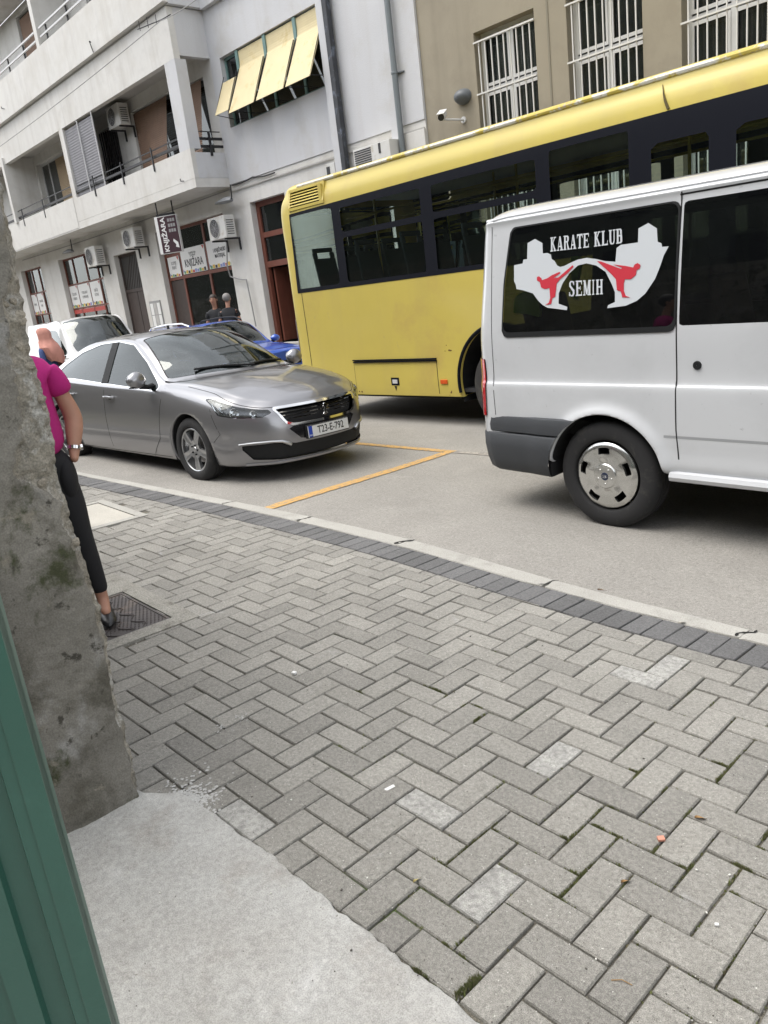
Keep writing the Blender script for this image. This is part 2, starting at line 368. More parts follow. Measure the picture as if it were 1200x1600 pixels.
# kerb stones, cracked at the joints
kerb = mb().box(-60, 40, 2.5, 2.6, -3, -2.9).build('kerb', m_kerb, kind='structure')
kerb.data.clear_geometry()
km = mb()
for xa, xb in ((-60, -20), (1.6, 40)):
    P_ = [(xa, dark_k(xa)), (xb, dark_k(xb)), (xb, kerb_o(xb)), (xa, kerb_o(xa))]
    vs = [(p[0], p[1], pave_z(*p) + dz) for dz in (-.3, 0) for p in P_]
    km.add(vs, [(3, 2, 1, 0), (4, 5, 6, 7), (0, 1, 5, 4), (1, 2, 6, 5), (2, 3, 7, 6), (3, 0, 4, 7)])
ktmp = km.build('kerb_run', m_kerb, kerb)
JX = [-20, -17, -14, -11, -9.6, -8.4, -7.4, -6.45, -5.47, -4.53, -3.52, -2.36, -1.33, -.2, 1.6]
for xa, xb in zip(JX, JX[1:]):
    M_ = mb(); n_ = max(4, int((xb - xa) / .12)); ring = []
    if xb > -6: ea, eb = .008, .008
    else: ea = eb = .003
    jl = [random.uniform(-.02, .02) for _ in range(5)]; 
    cols = []
    for i in range(n_ + 1):
        t = i / n_; x_ = xa + ea + (xb - xa - ea - eb) * t; col_ = []
        for j, (u_, z_) in enumerate(((0, -.25), (0, -.006), (.03, 0), (.3, .001), (.62, 0), (.9, -.002), (1, -.016), (1.06, -.25))):
            y_ = dark_k(x_) + .006 + (kerb_o(x_) - dark_k(x_) - .006) * u_
            xx = x_
            if i in (0, n_): xx += (random.uniform(-.012, .012) if ea > .005 else 0)
            col_.append((xx, y_ + random.uniform(-.002, .002), pave_z(xx, y_) + z_ + .003))
        cols.append(col_)
    m_ = len(cols[0]); vs = [p for c_ in cols for p in c_]
    fs = [(i * m_ + j, (i + 1) * m_ + j, (i + 1) * m_ + j + 1, i * m_ + j + 1) for i in range(n_) for j in range(m_ - 1)] + [list(range(m_)), list(range(n_ * m_, (n_ + 1) * m_))[::-1]]
    M_.add(vs, fs); M_.build('kerb_stone', m_kerb, kerb, weld=False)
# crumbled cracks between kerb stones (dark recess slivers)
def crack(pts, w, zf, name, parent, lift=.002):
    M_ = mb(); vs = []
    for i, p in enumerate(pts):
        a = np.array(pts[max(0, i - 1)][:2]); b = np.array(pts[min(len(pts) - 1, i + 1)][:2]); d = (b - a) / np.linalg.norm(b - a); q = np.array([-d[1], d[0]])
        ww = w * random.uniform(.4, 1.3) * (0.25 if i in (0, len(pts) - 1) else 1)
        for s_ in (-1, 1):
            r_ = np.array(p) + q * ww / 2 * s_; vs.append((r_[0], r_[1], zf(*r_) + lift))
    M_.add(vs, [(2 * i, 2 * i + 1, 2 * i + 3, 2 * i + 2) for i in range(len(pts) - 1)]); return M_.build(name, m_crack, parent, weld=False)
for xj, wd in ((-5.47, .006), (-4.53, .010), (-3.52, .030), (-2.36, .009), (-1.33, .016)):
    y0, y1 = dark_k(xj) + .01, kerb_o(xj) - .005; pts = []
    for i in range(9):
        t = i / 8; pts.append((xj + .012 * math.sin(t * 7 + xj * 3) + random.uniform(-.004, .004) + (t - .5) * .05, y0 + (y1 - y0) * t))
    crack(pts, wd, lambda a, b: pave_z(a, b) + .003, 'crack', kerb)
# concrete apron of the gateway
M_ = mb(); edge = [(-2.62, .80), (-2.42, .775), (-2.34, .80), (-2.25, .875), (-2.14, .895), (-2.03, .905), (-1.93, .90), (-1.85, .912), (-1.74, .918), (-1.62, .915), (-1.53, .922), (-1.44, .914), (-1.34, .922), (-1.25, .921), (-1.14, .919), (-1.04, .928), (-.97, .921), (-.8, .925), (-.5, .93), (0, .935), (.8, .94), (1.6, .95)]
ed = []
for (a, b) in zip(edge, edge[1:]):
    n_ = max(1, int((b[0] - a[0]) / .02))
    for i in range(n_): ed.append((a[0] + (b[0] - a[0]) * i / n_, a[1] + (b[1] - a[1]) * i / n_ + random.uniform(-.0045, .0045)))
ed.append(edge[-1])
yrows = [1, .993, .97, .9, .75, .5, .2, -.2, -.9, -2.5]
nz = len(ed); vs = []
for r_, t in enumerate([None, 0] + list(range(1, len(yrows)))):
    for (ex, ey) in ed:
        if t is None: vs.append((ex, ey + .002, pave_z(ex, ey) - .02))
        elif t == 0: vs.append((ex, ey, pave_z(ex, ey) + .001))
        else:
            y_ = ey - (.004, .02, .08, .2, .45, .8, 1.3, 2.2, 3.6)[t - 1]
            vs.append((ex, y_, pave_z(ex, y_) + min(.0065, .003 + .002 * t) + random.uniform(-.0015, .0015)))
R_ = 1 + len(yrows)
M_.add(vs, [(r_ * nz + i, r_ * nz + i + 1, (r_ + 1) * nz + i + 1, (r_ + 1) * nz + i) for r_ in range(R_ - 1) for i in range(nz - 1)])
apron = M_.build('concrete_apron', m_slab, smooth=True, kind='structure', weld=False)

# ---- iron cover and pale cover set into the pavement
m_iron = mat('cast_iron', (.085, .075, .072), .62, .35, var=.2, vscale=9, bump=.5, bscale=120, stain=((.16, .13, .11), 7, .52, .7))
m_frame = mat('cover_surround', (.27, .26, .23), .95, bump=1, bscale=60, var=.15, vscale=8, speck=(.3, 120), stain=((.15, .14, .12), 9, .55, .7))
cvx0, cvx1, cvy0, cvy1 = -4.25, -3.66, 1.00, 1.59
def zed(x, y): return pave_z(x, y)
fr_ = mb()
for (a, b, c, d) in ((-4.62, cvx0 - .008, .9, 1.70), (cvx1 + .008, -3.545, .9, 1.70), (cvx0 - .008, cvx1 + .008, cvy1 + .008, 1.70), (cvx0 - .008, cvx1 + .008, .9, cvy0 - .008)):
    fr_.add([(x_, y_, zed(x_, y_) + z_) for z_ in (-.05, .007) for x_, y_ in ((a, c), (b, c), (b, d), (a, d))], [(3, 2, 1, 0), (4, 5, 6, 7), (0, 1, 5, 4), (1, 2, 6, 5), (2, 3, 7, 6), (3, 0, 4, 7)])
cover = thing('manhole_cover', 'square dark iron manhole cover with wave pattern under the black flat shoe', 'manhole cover', (0, 0, 0))
fr_.build('surround', m_frame, cover)
cv = mb(); cv.add([(x_, y_, zed(x_, y_) + z_) for z_ in (-.05, -.002) for x_, y_ in ((cvx0, cvy0), (cvx1, cvy0), (cvx1, cvy1), (cvx0, cvy1))], [(3, 2, 1, 0), (4, 5, 6, 7), (0, 1, 5, 4), (1, 2, 6, 5), (2, 3, 7, 6), (3, 0, 4, 7)])
cv.build('plate', m_iron, cover)
st = mb()
for i in range(26):   # small raised studs, joined: too small to tell apart
    for j in range(26):
        x_ = cvx0 + .012 + i * .0222; y_ = cvy0 + .012 + j * .0222 + (.011 if i % 2 else 0)
        if y_ > cvy1 - .01: continue
        if abs(math.sin((x_ - cvx0) * 16 + 1.5 * math.sin((y_ - cvy0) * 22)) * .05 + (y_ - cvy0) - .3) < .028: continue
        z_ = zed(x_, y_) + .0015; st.add([(x_ - .006, y_ - .003, z_ - .003), (x_ + .006, y_ - .003, z_ - .003), (x_ + .006, y_ + .003, z_ - .003), (x_ - .006, y_ + .003, z_ - .003), (x_ - .004, y_, z_ + .001), (x_ + .004, y_, z_ + .001)], [(0, 1, 5, 4), (2, 3, 4, 5), (0, 4, 3), (1, 2, 5)])
tag(st.build('stud', m_iron, cover, weld=False), kind='stuff')
wv = mb()
for off in (-.16, -.08, 0, .08, .17):
    pts = [(cvx0 + .02 + t * .56, cvy0 + .3 + off - .05 * abs(math.sin(t * 12.5 + off * 9)) + .02, 0) for t in np.linspace(0, 1, 40)]
    wv.tube([(p[0], p[1], zed(p[0], p[1]) + .001) for p in pts], .0035, 5)
wv.build('rib', m_iron, cover, weld=False)
wv = mb()
for (a, b, c, d) in ((cvx0, cvx1, cvy0, cvy0 + .012), (cvx0, cvx1, cvy1 - .012, cvy1), (cvx0, cvx0 + .012, cvy0 + .012, cvy1 - .012), (cvx1 - .012, cvx1, cvy0 + .012, cvy1 - .012)):
    wv.add([(x_, y_, zed(x_, y_) + z_) for z_ in (-.004, .003) for x_, y_ in ((a, c), (b, c), (b, d), (a, d))], [(3, 2, 1, 0), (4, 5, 6, 7), (0, 1, 5, 4), (1, 2, 6, 5), (2, 3, 7, 6), (3, 0, 4, 7)])
wv.build('rim', m_iron, cover, weld=False)
pc = thing('inspection_cover', 'pale concrete inspection cover set in the pavers behind the black trousered leg', 'manhole cover')
a, b, c, d = -6.6, -5.735, 1.92, 2.49
def slab_(name, a, b, c, d, z0, z1, m): 
    return mb().add([(x_, y_, zed(x_, y_) + z_) for z_ in (z0, z1) for x_, y_ in ((a, c), (b, c), (b, d), (a, d))], [(3, 2, 1, 0), (4, 5, 6, 7), (0, 1, 5, 4), (1, 2, 6, 5), (2, 3, 7, 6), (3, 0, 4, 7)]).build(name, m, pc)
m_pale = mat('pale_concrete', (.45, .43, .38), .9, var=.1, vscale=5, bump=.6, bscale=90, speck=(.15, 150))
slab_('surround', a, b, c, c + .07, -.05, .007, m_kerb); slab_('surround', a, b, d - .07, d, -.05, .007, m_kerb)
slab_('surround', a, a + .07, c + .074, d - .074, -.05, .007, m_kerb); slab_('surround', b - .07, b, c + .074, d - .074, -.05, .007, m_kerb)
slab_('plate', a + .078, b - .078, c + .078, d - .078, -.05, .002, m_pale)
# far pavement by the buildings
fp = grid_sheet('far_pavement', [-60, -40, -30, -20, -10, 0, 40], [9.98, 11.6], lambda x, y: .02, mat('far_paving', (.26, .25, .23), .9, var=.1, speck=(.2, 60), bump=.3))
mb().box(-60, 40, 9.84, 9.98, -.5, .02).build('far_kerb', m_kerb, kind='structure')
# ================================================================== NEAR WALL AND GATE
m_plaster = mat('old_plaster', (.205, .193, .168), .95, var=.25, vscale=2.5, bump=1, bscale=45, speck=[(.2, 200)], streak=((.075, .07, .06), .7, 5),
                stain=[((.27, .262, .245), 2.3, .54, .60), ((.095, .088, .070), 3.1, .48, .62), ((.055, .06, .03), 4.5, .57, .66), ((.06, .055, .045), 14, .60, .66), ((.23, .21, .17), 9, .6, .68)])
m_rubble = mat('exposed_rubble', (.26, .24, .20), .95, var=.35, vscale=14, bump=1, bscale=70, speck=(.3, 160), stain=[((.38, .37, .34), 11, .52, .62), ((.12, .10, .075), 22, .6, .7)])
from mathutils import noise as mn
def nz3(x, y, z, s=1.0, o=0): return mn.noise(Vector((x * s + o, y * s, z * s)))
WX = -2.36
def wall_edge(z):   # jagged street-side corner of the wall (y as a function of height)
    base = float(np.interp(z, [0, .07, .37, .69, .94, 1.12, 1.34, 1.47, 1.58, 1.79, 1.97, 2.2], [.797, .795, .80, .812, .79, .79, .80, .79, .80, .815, .815, .81]))
    return base + .007 * nz3(z, 0, 0, 4) + .007 * nz3(z, 3, 0, 19) + .005 * nz3(z, 7, 0, 60)
def spall(y, z):
    """how far the plaster has fallen off next to the corner: 1 = bare rubble"""
    w = float(np.interp(z, [.6, .9, 1.03, 1.08, 1.13, 1.25, 1.37, 1.5, 1.65, 1.8, 2.1, 2.9], [.02, .028, .032, .07, .12, .105, .075, .065, .04, .018, .012, .03]))
    w += .022 * nz3(z, 1, 0, 9) + .012 * nz3(z, 9, 0, 31)
    if z < .72: w = .018 + .022 * max(0, nz3(z, 2, 0, 9))
    d = wall_edge(z) - y
    return 1 - sm(w - .012, w + .006, d)
wall = thing('plaster_wall', 'rough grey plastered wall with crumbling edge and exposed rubble at far left', 'wall', (0, 0, 0))
wv_, wf_, wm_ = [], [], []
ny, nzz = 110, 330
ztop = 2.12
zb = [(-.1 + (ztop + .1) * k / nzz) for k in range(nzz + 1)]
for z in zb:
    ye = wall_edge(z)
    for j in range(ny + 1):
        t = j / ny; y = ye - (1.35 * t ** 1.5)
        s_ = spall(y, z)
        x = WX + .010 * nz3(0, y, z, 2.5) + .006 * nz3(0, y, z, 9) + .0035 * nz3(0, y, z, 30) + .002 * nz3(0, y, z, 80)
        x -= .012 * sm(.25, .8, nz3(0, y + 4, z, 3.1) * 1.6)       # shallow fallen render
        x -= s_ * (.016 + .009 * nz3(0, y, z, 22) + .007 * nz3(3, y, z, 55) + .004 * nz3(3, y, z, 120))
        x -= .018 * (1 - sm(0, .03, ye - y)) * (.7 + nz3(5, y, z, 30))
        x += .03 * (1 - sm(.0, .22, z)) * (1 - s_)
        wv_.append((x, y, z + pave_z(WX, .6)))
for k in range(nzz):
    for j in range(ny):
        a = k * (ny + 1) + j; wf_.append((a, a + ny + 1, a + ny + 2, a + 1))
        y, z = wv_[a][1], zb[k]; wm_.append(1 if spall(y, z) > .5 else 0)
# street face of the wall, running away along the pavement
nb_ = len(wv_)
for k, z in enumerate(zb):
    for i, dx in enumerate((0, .02, .08, .3, 1, 4, 50)):
        b = wv_[k * (ny + 1)]
        wv_.append((b[0] - dx, b[1] - .012 * min(1, dx / .3), b[2]))
for k in range(nzz):
    for i in range(6):
        a = nb_ + k * 7 + i; wf_.append((a, a + 1, a + 8, a + 7)); wm_.append(1 if i < 1 else 0)
W_ = mb(); W_.add(wv_, wf_); W_.m = wm_
W_.build('render_face', [m_plaster, m_rubble], wall, smooth=True, weld=True, fixn=False)
mb().box(-52, WX - .06, -.6, .72, ztop - .03, ztop + .06).build('coping', m_plaster, wall)
# embedded rubble stones standing proud in the bare patch
m_stone = mat('rubble_stone', (.30, .27, .22), .95, var=.3, vscale=18, bump=1, bscale=80, speck=(.3, 200))
random.seed(5)
for k in range(34):
    z = random.uniform(.78, 1.72); ye = wall_edge(z); y = ye - random.uniform(.012, .14)
    if spall(y, z) < .8: continue
    r = random.uniform(.007, .017); M_ = mb(); M_.ball((0, 0, 0), (r * .5, r * random.uniform(.8, 1.4), r), 7)
    M_.v = [(p[0] * (1 + .5 * nz3(*p, 60, k)), p[1] * (1 + .5 * nz3(*p, 45, k + 9)), p[2] * (1 + .5 * nz3(*p, 50, k + 5))) for p in M_.v]
    o = M_.build('stone', m_stone, wall, smooth=False); o.location = (WX - .017, y, z + pave_z(WX, .6)); o.rotation_euler = (random.random() * 6, 0, 0)
# green sheet metal gate leaf, close by on the left
m_green = mat('green_paint', (.030, .105, .078), .42, var=.12, vscale=3, bump=.25, bscale=60, coat=.25, coat_rough=.25, stain=((.05, .15, .115), 2.2, .5, .75), streak=((.018, .06, .045), .5, 6))
gate = thing('metal_gate', 'green painted ribbed sheet metal gate leaf in the near left corner', 'gate', (0, 0, 0))
GX = -1.0; GY = .2165; gd = np.array([-.42, -.907])     # direction away from the free edge
prof = []   # (distance along leaf, offset out)
gn = np.array([.907, -.42])
along = [(0, 0, 0), (.0, .0, 0)]
pitch = .105; prof = [(0, -.03), (0, 0), (.045, 0)]; s0 = .045
for k in range(14):
    prof += [(s0 + .004, -.012), (s0 + .034, -.012), (s0 + .038, 0), (s0 + .072, 0)]; s0 += .072
def gpt(s_, o_, z): return (GX + gd[0] * s_ + gn[0] * o_, GY + gd[1] * s_ + gn[1] * o_, z)
g_ = mb(); n_ = len(prof); g_.add([gpt(a, b, z) for z in (.08, 2.1) for a, b in prof], [(i, i + 1, n_ + i + 1, n_ + i) for i in range(n_ - 1)])
g_.build('ribbed_sheet', m_green, gate, fixn=False)
for s1, s2 in ((-.006, -.002),):
    g2 = mb(); q = [gpt(0.0, -.05, 0), gpt(0.0, .004, 0), gpt(.028, .004, 0), gpt(.028, -.05, 0)]
    g2.prism([(p[0], p[1]) for p in q], .06, 2.12, 'z'); g2.build('edge_post', m_green, gate, bevel=.002)
for z in (.35, 1.15, 1.95):
    g3 = mb(); q = [gpt(.03, -.05, 0), gpt(.03, -.02, 0), gpt(1.0, -.02, 0), gpt(1.0, -.05, 0)]; g3.prism([(p[0], p[1]) for p in q], z, z + .04, 'z'); g3.build('rail', m_green, gate)
# unseen house added behind the gateway, sized and darkened for the glass reflections
m_back = mat('back_render', (.075, .08, .065), .95, var=.2, vscale=1.0, streak=((.05, .055, .045), .5), stain=((.04, .05, .03), .9, .5, .65))  # dark green tone picked to keep window reflections dark
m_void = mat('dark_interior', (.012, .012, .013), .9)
hb = thing('reflection_house', 'unseen dark house added behind the camera to darken reflections', 'house')
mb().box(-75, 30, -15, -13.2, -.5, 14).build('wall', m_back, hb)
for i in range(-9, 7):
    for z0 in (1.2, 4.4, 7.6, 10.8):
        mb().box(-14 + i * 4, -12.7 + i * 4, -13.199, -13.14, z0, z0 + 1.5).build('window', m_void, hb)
wr = thing('boundary_wall', 'rendered boundary wall right of the gateway', 'wall')
mb().box(2.2, 26, -.1, .35, -.5, 1.5).build('face', m_back, wr)

# ================================================================== WHITE APARTMENT BUILDING
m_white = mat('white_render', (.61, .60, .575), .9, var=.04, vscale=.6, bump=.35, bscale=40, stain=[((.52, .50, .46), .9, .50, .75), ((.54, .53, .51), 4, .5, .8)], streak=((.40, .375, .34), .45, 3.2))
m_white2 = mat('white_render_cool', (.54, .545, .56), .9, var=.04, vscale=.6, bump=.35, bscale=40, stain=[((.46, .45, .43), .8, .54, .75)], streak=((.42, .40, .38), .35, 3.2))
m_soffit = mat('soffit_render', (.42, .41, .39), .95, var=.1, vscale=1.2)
m_wood = mat('red_brown_frame', (.145, .045, .028), .55, var=.15, vscale=8, streak=((.20, .085, .055), .5, 8))
m_darkwood = mat('dark_door_wood', (.045, .032, .028), .6, var=.2, vscale=6, streak=((.075, .05, .042), .6, 12))
m_pane = glass('shop_pane', (.80, .83, .82), .02, .25, (.03, .033, .033))
m_panedark = glass('dark_pane', (.35, .38, .38), .03, .6, (.012, .014, .015))
m_curtain = mat('curtain', (.42, .41, .40), .9, var=.15, vscale=5, local=False)
m_shutter = mat('roller_shutter_tan', (.36, .27, .17), .7, var=.1, vscale=4)
m_shutterbr = mat('roller_shutter_brown', (.20, .125, .085), .7, var=.12, vscale=4)
m_black = mat('black_metal', (.015, .015, .017), .5)
m_alu = mat('painted_steel', (.55, .55, .55), .5)
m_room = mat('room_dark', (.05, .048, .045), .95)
FY = 11.5; BY = 10.53; CX = -17.54
ab = thing('apartment_building', 'white rendered apartment building with balconies above bookshop windows', 'building')
def wall_with_holes(name, x0, x1, z0, z1, y0, y1, holes, m, parent):
    """solid wall between y0 and y1 with real rectangular openings"""
    xs_ = sorted({x0, x1, *[h[0] for h in holes], *[h[1] for h in holes]}); zs_ = sorted({z0, z1, *[h[2] for h in holes], *[h[3] for h in holes]})
    xs_ = [q for q in xs_ if x0 <= q <= x1]; zs_ = [q for q in zs_ if z0 <= q <= z1]
    inn = lambda i, j: 0 <= i < len(xs_) - 1 and 0 <= j < len(zs_) - 1 and not any(h[0] <= (xs_[i] + xs_[i + 1]) / 2 <= h[1] and h[2] <= (zs_[j] + zs_[j + 1]) / 2 <= h[3] for h in holes)
    M_ = mb()
    for i in range(len(xs_) - 1):
        for j in range(len(zs_) - 1):
            if not inn(i, j): continue
            a, b, c, d = xs_[i], xs_[i + 1], zs_[j], zs_[j + 1]
            M_.add([(a, y0, c), (b, y0, c), (b, y0, d), (a, y0, d)], [(0, 1, 2, 3)]); M_.add([(a, y1, c), (b, y1, c), (b, y1, d), (a, y1, d)], [(3, 2, 1, 0)])
            if not inn(i - 1, j): M_.add([(a, y0, c), (a, y0, d), (a, y1, d), (a, y1, c)], [(0, 1, 2, 3)])
            if not inn(i + 1, j): M_.add([(b, y0, c), (b, y0, d), (b, y1, d), (b, y1, c)], [(3, 2, 1, 0)])
            if not inn(i, j - 1): M_.add([(a, y0, c), (b, y0, c), (b, y1, c), (a, y1, c)], [(3, 2, 1, 0)])
            if not inn(i, j + 1): M_.add([(a, y0, d), (b, y0, d), (b, y1, d), (a, y1, d)], [(0, 1, 2, 3)])
    return M_.build(name, m, parent)
# ground floor + right part of the front wall
G_HOLES = [(-33.6, -31.35, .4, 3.93), (-29.55, -26.0, .4, 3.93), (-24.93, -23.33, .1, 3.58), (-21.90, -18.12, .1, 3.90), (-16.85, -15.40, .55, 3.94)]
wall_with_holes('ground_floor_wall', -40, -10.78, -.3, 4.46, FY, FY + .35, G_HOLES, m_white, ab)
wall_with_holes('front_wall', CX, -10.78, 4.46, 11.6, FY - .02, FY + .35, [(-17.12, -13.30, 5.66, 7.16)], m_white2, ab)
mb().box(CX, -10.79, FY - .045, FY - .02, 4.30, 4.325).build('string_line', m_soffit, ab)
mb().box(-11.62, -10.785, FY - .05, FY, 3.0, 4.30).build('corner_pad', m_white, ab, bevel=.01)
# balcony storey: slab, parapet, beam, posts, back wall
mb().box(-40, CX, BY, FY, 4.42, 4.62).build('balcony_slab', m_white, ab)
wall_with_holes('balcony_back_wall', -40, CX, 4.62, 11.59, FY, FY + .35, [(-29.6, -27.0, 4.9, 7.14), (-24.2, -23.0, 4.8, 7.05), (-21.98, -19.65, 4.9, 7.1), (-19.4, -18.0, 5.1, 7.0), (-28.5, -26.0, 9.3, 11.4), (-23.3, -21.5, 9.3, 11.2)], m_white, ab)
mb().box(-40, CX, BY, BY + .12, 4.625, 5.28).build('parapet', m_white, ab)
mb().box(-40, -24.78, BY - .012, BY + .1, 4.46, 5.33).build('parapet', m_white, ab)
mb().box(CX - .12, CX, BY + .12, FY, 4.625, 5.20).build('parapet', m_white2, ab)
mb().box(-40, CX, BY, BY + .16, 7.20, 8.26).build('beam', m_white, ab)
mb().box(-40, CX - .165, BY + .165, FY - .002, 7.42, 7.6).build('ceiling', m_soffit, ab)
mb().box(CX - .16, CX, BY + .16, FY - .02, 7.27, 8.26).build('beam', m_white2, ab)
mb().box(-18.04, CX, BY + .002, BY + .30, 5.28, 7.20).build('column', m_white2, ab)
mb().box(-24.78, -24.50, BY + .002, BY + .9, 5.28, 7.20).build('column', m_white, ab)
# upper balcony
UY = 10.40
mb().box(-40, CX + .13, UY, UY + .14, 8.30, 9.37).build('parapet', m_white, ab)
mb().box(-40, CX + .13, UY + .14, FY, 8.28, 8.45).build('balcony_slab', m_white2, ab)
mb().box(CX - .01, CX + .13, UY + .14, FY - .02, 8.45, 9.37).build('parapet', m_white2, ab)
mb().box(CX + .13, -10.79, FY - .14, FY - .02, 8.24, 8.6).build('ledge', m_white2, ab)
mb().box(-24.72, -24.5, UY + .002, UY + 1.0, 9.37, 12).build('column', m_white, ab)
mb().box(-40, CX, UY, FY, 11.6, 11.9).build('balcony_slab', m_white, ab)
mb().box(-29.95, -29.75, UY + .05, FY, 5.3, 7.4).build('partition', m_white, ab)
# rooms behind openings
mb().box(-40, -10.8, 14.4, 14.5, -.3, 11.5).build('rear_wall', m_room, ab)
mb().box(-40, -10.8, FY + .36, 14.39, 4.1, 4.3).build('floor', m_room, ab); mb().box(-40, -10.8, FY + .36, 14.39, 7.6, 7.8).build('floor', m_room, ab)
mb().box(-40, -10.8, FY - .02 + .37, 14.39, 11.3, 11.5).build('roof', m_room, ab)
# upper parapet rails
def rail(zs_, x0, x1, y, r, m, name, posts=()):
    M_ = mb()
    for z in zs_: M_.box(x0, x1, y - r, y + r, z - r, z + r)
    return M_.build(name, m, ab)
rail((9.58, 9.80), -40, -24.8, UY + .05, .022, m_alu, 'railing'); rail((9.58, 9.80), -24.4, -19, UY + .05, .022, m_alu, 'railing')
for x_ in (-31.5, -30.1, -28.7, -27.3, -25.9, -24.0, -22.5, -21.0):
    mb().box(x_ - .02, x_ + .02, UY + .06, UY + .10, 9.36, 9.80).build('railing_post', m_black, ab)
rail((5.44,), -40, CX - .5, BY + .05, .030, m_black, 'railing'); rail((5.66,), -40, -24.85, BY + .05, .012, m_black, 'railing'); rail((5.60,), -24.4, CX - .5, BY + .05, .012, m_black, 'railing')
for x_ in (-33.2, -31.2, -29.2, -27.2, -23.1, -21.2, -19.4):
    mb().box(x_ - .022, x_ + .022, BY - .03, BY - .003, 5.10, 5.66).build('railing_post', m_black, ab)
for z_ in (5.34, 5.51): mb().box(CX - .06, CX - .02, BY + .3, FY - .02, z_ - .03, z_ + .03).build('railing', m_black, ab)
mb().tube([(CX - .04, BY + .3, 5.67), (CX - .04, FY - .05, 5.67)], .013, 6).build('railing', m_black, ab)
mb().box(CX + .002, CX + .03, 11.07, 11.13, 5.12, 5.66).build('railing_post', m_black, ab)
# ---- joinery
def window(x0, x1, z0, z1, y, cols, rows, m, parent, fw=.06, pane=m_pane, mw=.05, curtain=None, name='window', depth=.07):
    f = mb(); f.box(x0, x1, y, y + depth, z0, z0 + fw); f.box(x0, x1, y, y + depth, z1 - fw, z1); f.box(x0, x0 + fw, y, y + depth, z0 + fw, z1 - fw); f.box(x1 - fw, x1, y, y + depth, z0 + fw, z1 - fw)
    for c_ in cols: f.box(c_ - mw / 2, c_ + mw / 2, y + .002, y + depth - .002, z0 + fw, z1 - fw)
    cx_ = [x0 + fw] + [q for c_ in cols for q in (c_ - mw / 2, c_ + mw / 2)] + [x1 - fw]
    for r_ in rows:
        for i in range(0, len(cx_), 2): f.box(cx_[i], cx_[i + 1], y + .004, y + depth - .004, r_ - mw / 2, r_ + mw / 2)
    fo = f.build(name, m, parent)
    rz = [z0 + fw] + [q for r_ in rows for q in (r_ - mw / 2, r_ + mw / 2)] + [z1 - fw]
    for i in range(0, len(cx_), 2):
        for j in range(0, len(rz), 2):
            mb().box(cx_[i] - .01, cx_[i + 1] + .01, y + depth * .45, y + depth * .45 + .006, rz[j] - .01, rz[j + 1] + .01).build('pane', pane, fo)
    if curtain:
        cm_ = mb(); n_ = int((x1 - x0) / .05); vs = []
        for k in range(n_ + 1):
            xx = x0 + (x1 - x0) * k / n_; yy = y + .16 + .025 * math.sin(k * 1.7) + .01 * math.sin(k * .7)
            vs += [(xx, yy, curtain[0]), (xx, yy, curtain[1])]
        cm_.add(vs, [(2 * k, 2 * k + 2, 2 * k + 3, 2 * k + 1) for k in range(n_)]); cm_.build('curtain', m_curtain, fo, smooth=True)
    return fo
def slat_shutter(x0, x1, z0, z1, y, m, parent, pitch=.05, name='roller_shutter', lean=0.):
    sh = None; n_ = int((z1 - z0) / pitch); M_ = mb()
    for k in range(n_):
        za = z0 + k * pitch; dy = -lean * (1 - (za - z0) / (z1 - z0))
        M_.add([(x0, y + dy, za), (x1, y + dy, za), (x1, y + dy - .008, za + pitch * .5), (x0, y + dy - .008, za + pitch * .5), (x0, y + dy, za + pitch), (x1, y + dy, za + pitch)], [(0, 1, 2, 3), (3, 2, 5, 4)])
    o = M_.build(name, m, parent, fixn=False); return o
YR = FY + .16
w = window(-33.6, -31.35, .4, 3.93, YR, [-32.9, -32.15], [1.15, 2.18, 3.02], m_wood, ab, pane=m_pane, curtain=(.5, 3.9))
w2 = window(-29.52, -26.02, .4, 3.93, YR, [-28.7, -27.62, -26.7], [1.15, 2.18, 3.02], m_wood, ab, pane=m_pane, curtain=(.5, 3.9))
# dark double door with transom
dd = mb().box(-24.93, -24.85, YR, YR + .08, .1, 3.58).box(-23.41, -23.33, YR, YR + .08, .1, 3.58).box(-24.85, -23.41, YR, YR + .08, 3.5, 3.58).box(-24.85, -23.41, YR, YR + .08, 2.40, 2.50).build('door_frame', m_darkwood, ab)
mb().box(-24.85, -24.15, YR + .02, YR + .06, .1, 2.4).build('door', m_darkwood, ab, bevel=.004); mb().box(-24.12, -23.41, YR + .02, YR + .06, .1, 2.4).build('door', m_darkwood, ab, bevel=.004)
mb().box(-24.85, -23.41, YR + .03, YR + .04, 2.5, 3.5).build('transom_panel', mat('transom_mesh', (.035, .032, .03), .6), ab)
M_ = mb()
for k in range(9):
    xx = -24.85 + k * .18; M_.tube([(xx, YR + .02, 2.5), (min(-23.42, xx + .7), YR + .02, 3.48)], .007, 4)
M_.build('transom_grille', m_darkwood, ab)
# bookshop front: rows at 2.60 and 3.18
sf = window(-21.90, -18.12, .1, 3.90, YR, [-20.98, -19.52], [2.56, 3.20], m_wood, ab, fw=.08, mw=.09, pane=m_pane)
mb().box(-21.82, -21.03, YR + .028, YR + .05, .12, 2.5).build('door', m_darkwood, ab)
M_ = mb(); vs = []
for k in range(76): vs += [(-21.8 + k * .048, YR + .2 + .02 * math.sin(k * 1.6), 3.25), (-21.8 + k * .048, YR + .2 + .02 * math.sin(k * 1.6), 3.85)]
M_.add(vs, [(2 * k, 2 * k + 2, 2 * k + 3, 2 * k + 1) for k in range(75)]); M_.build('curtain', m_curtain, ab, smooth=True)
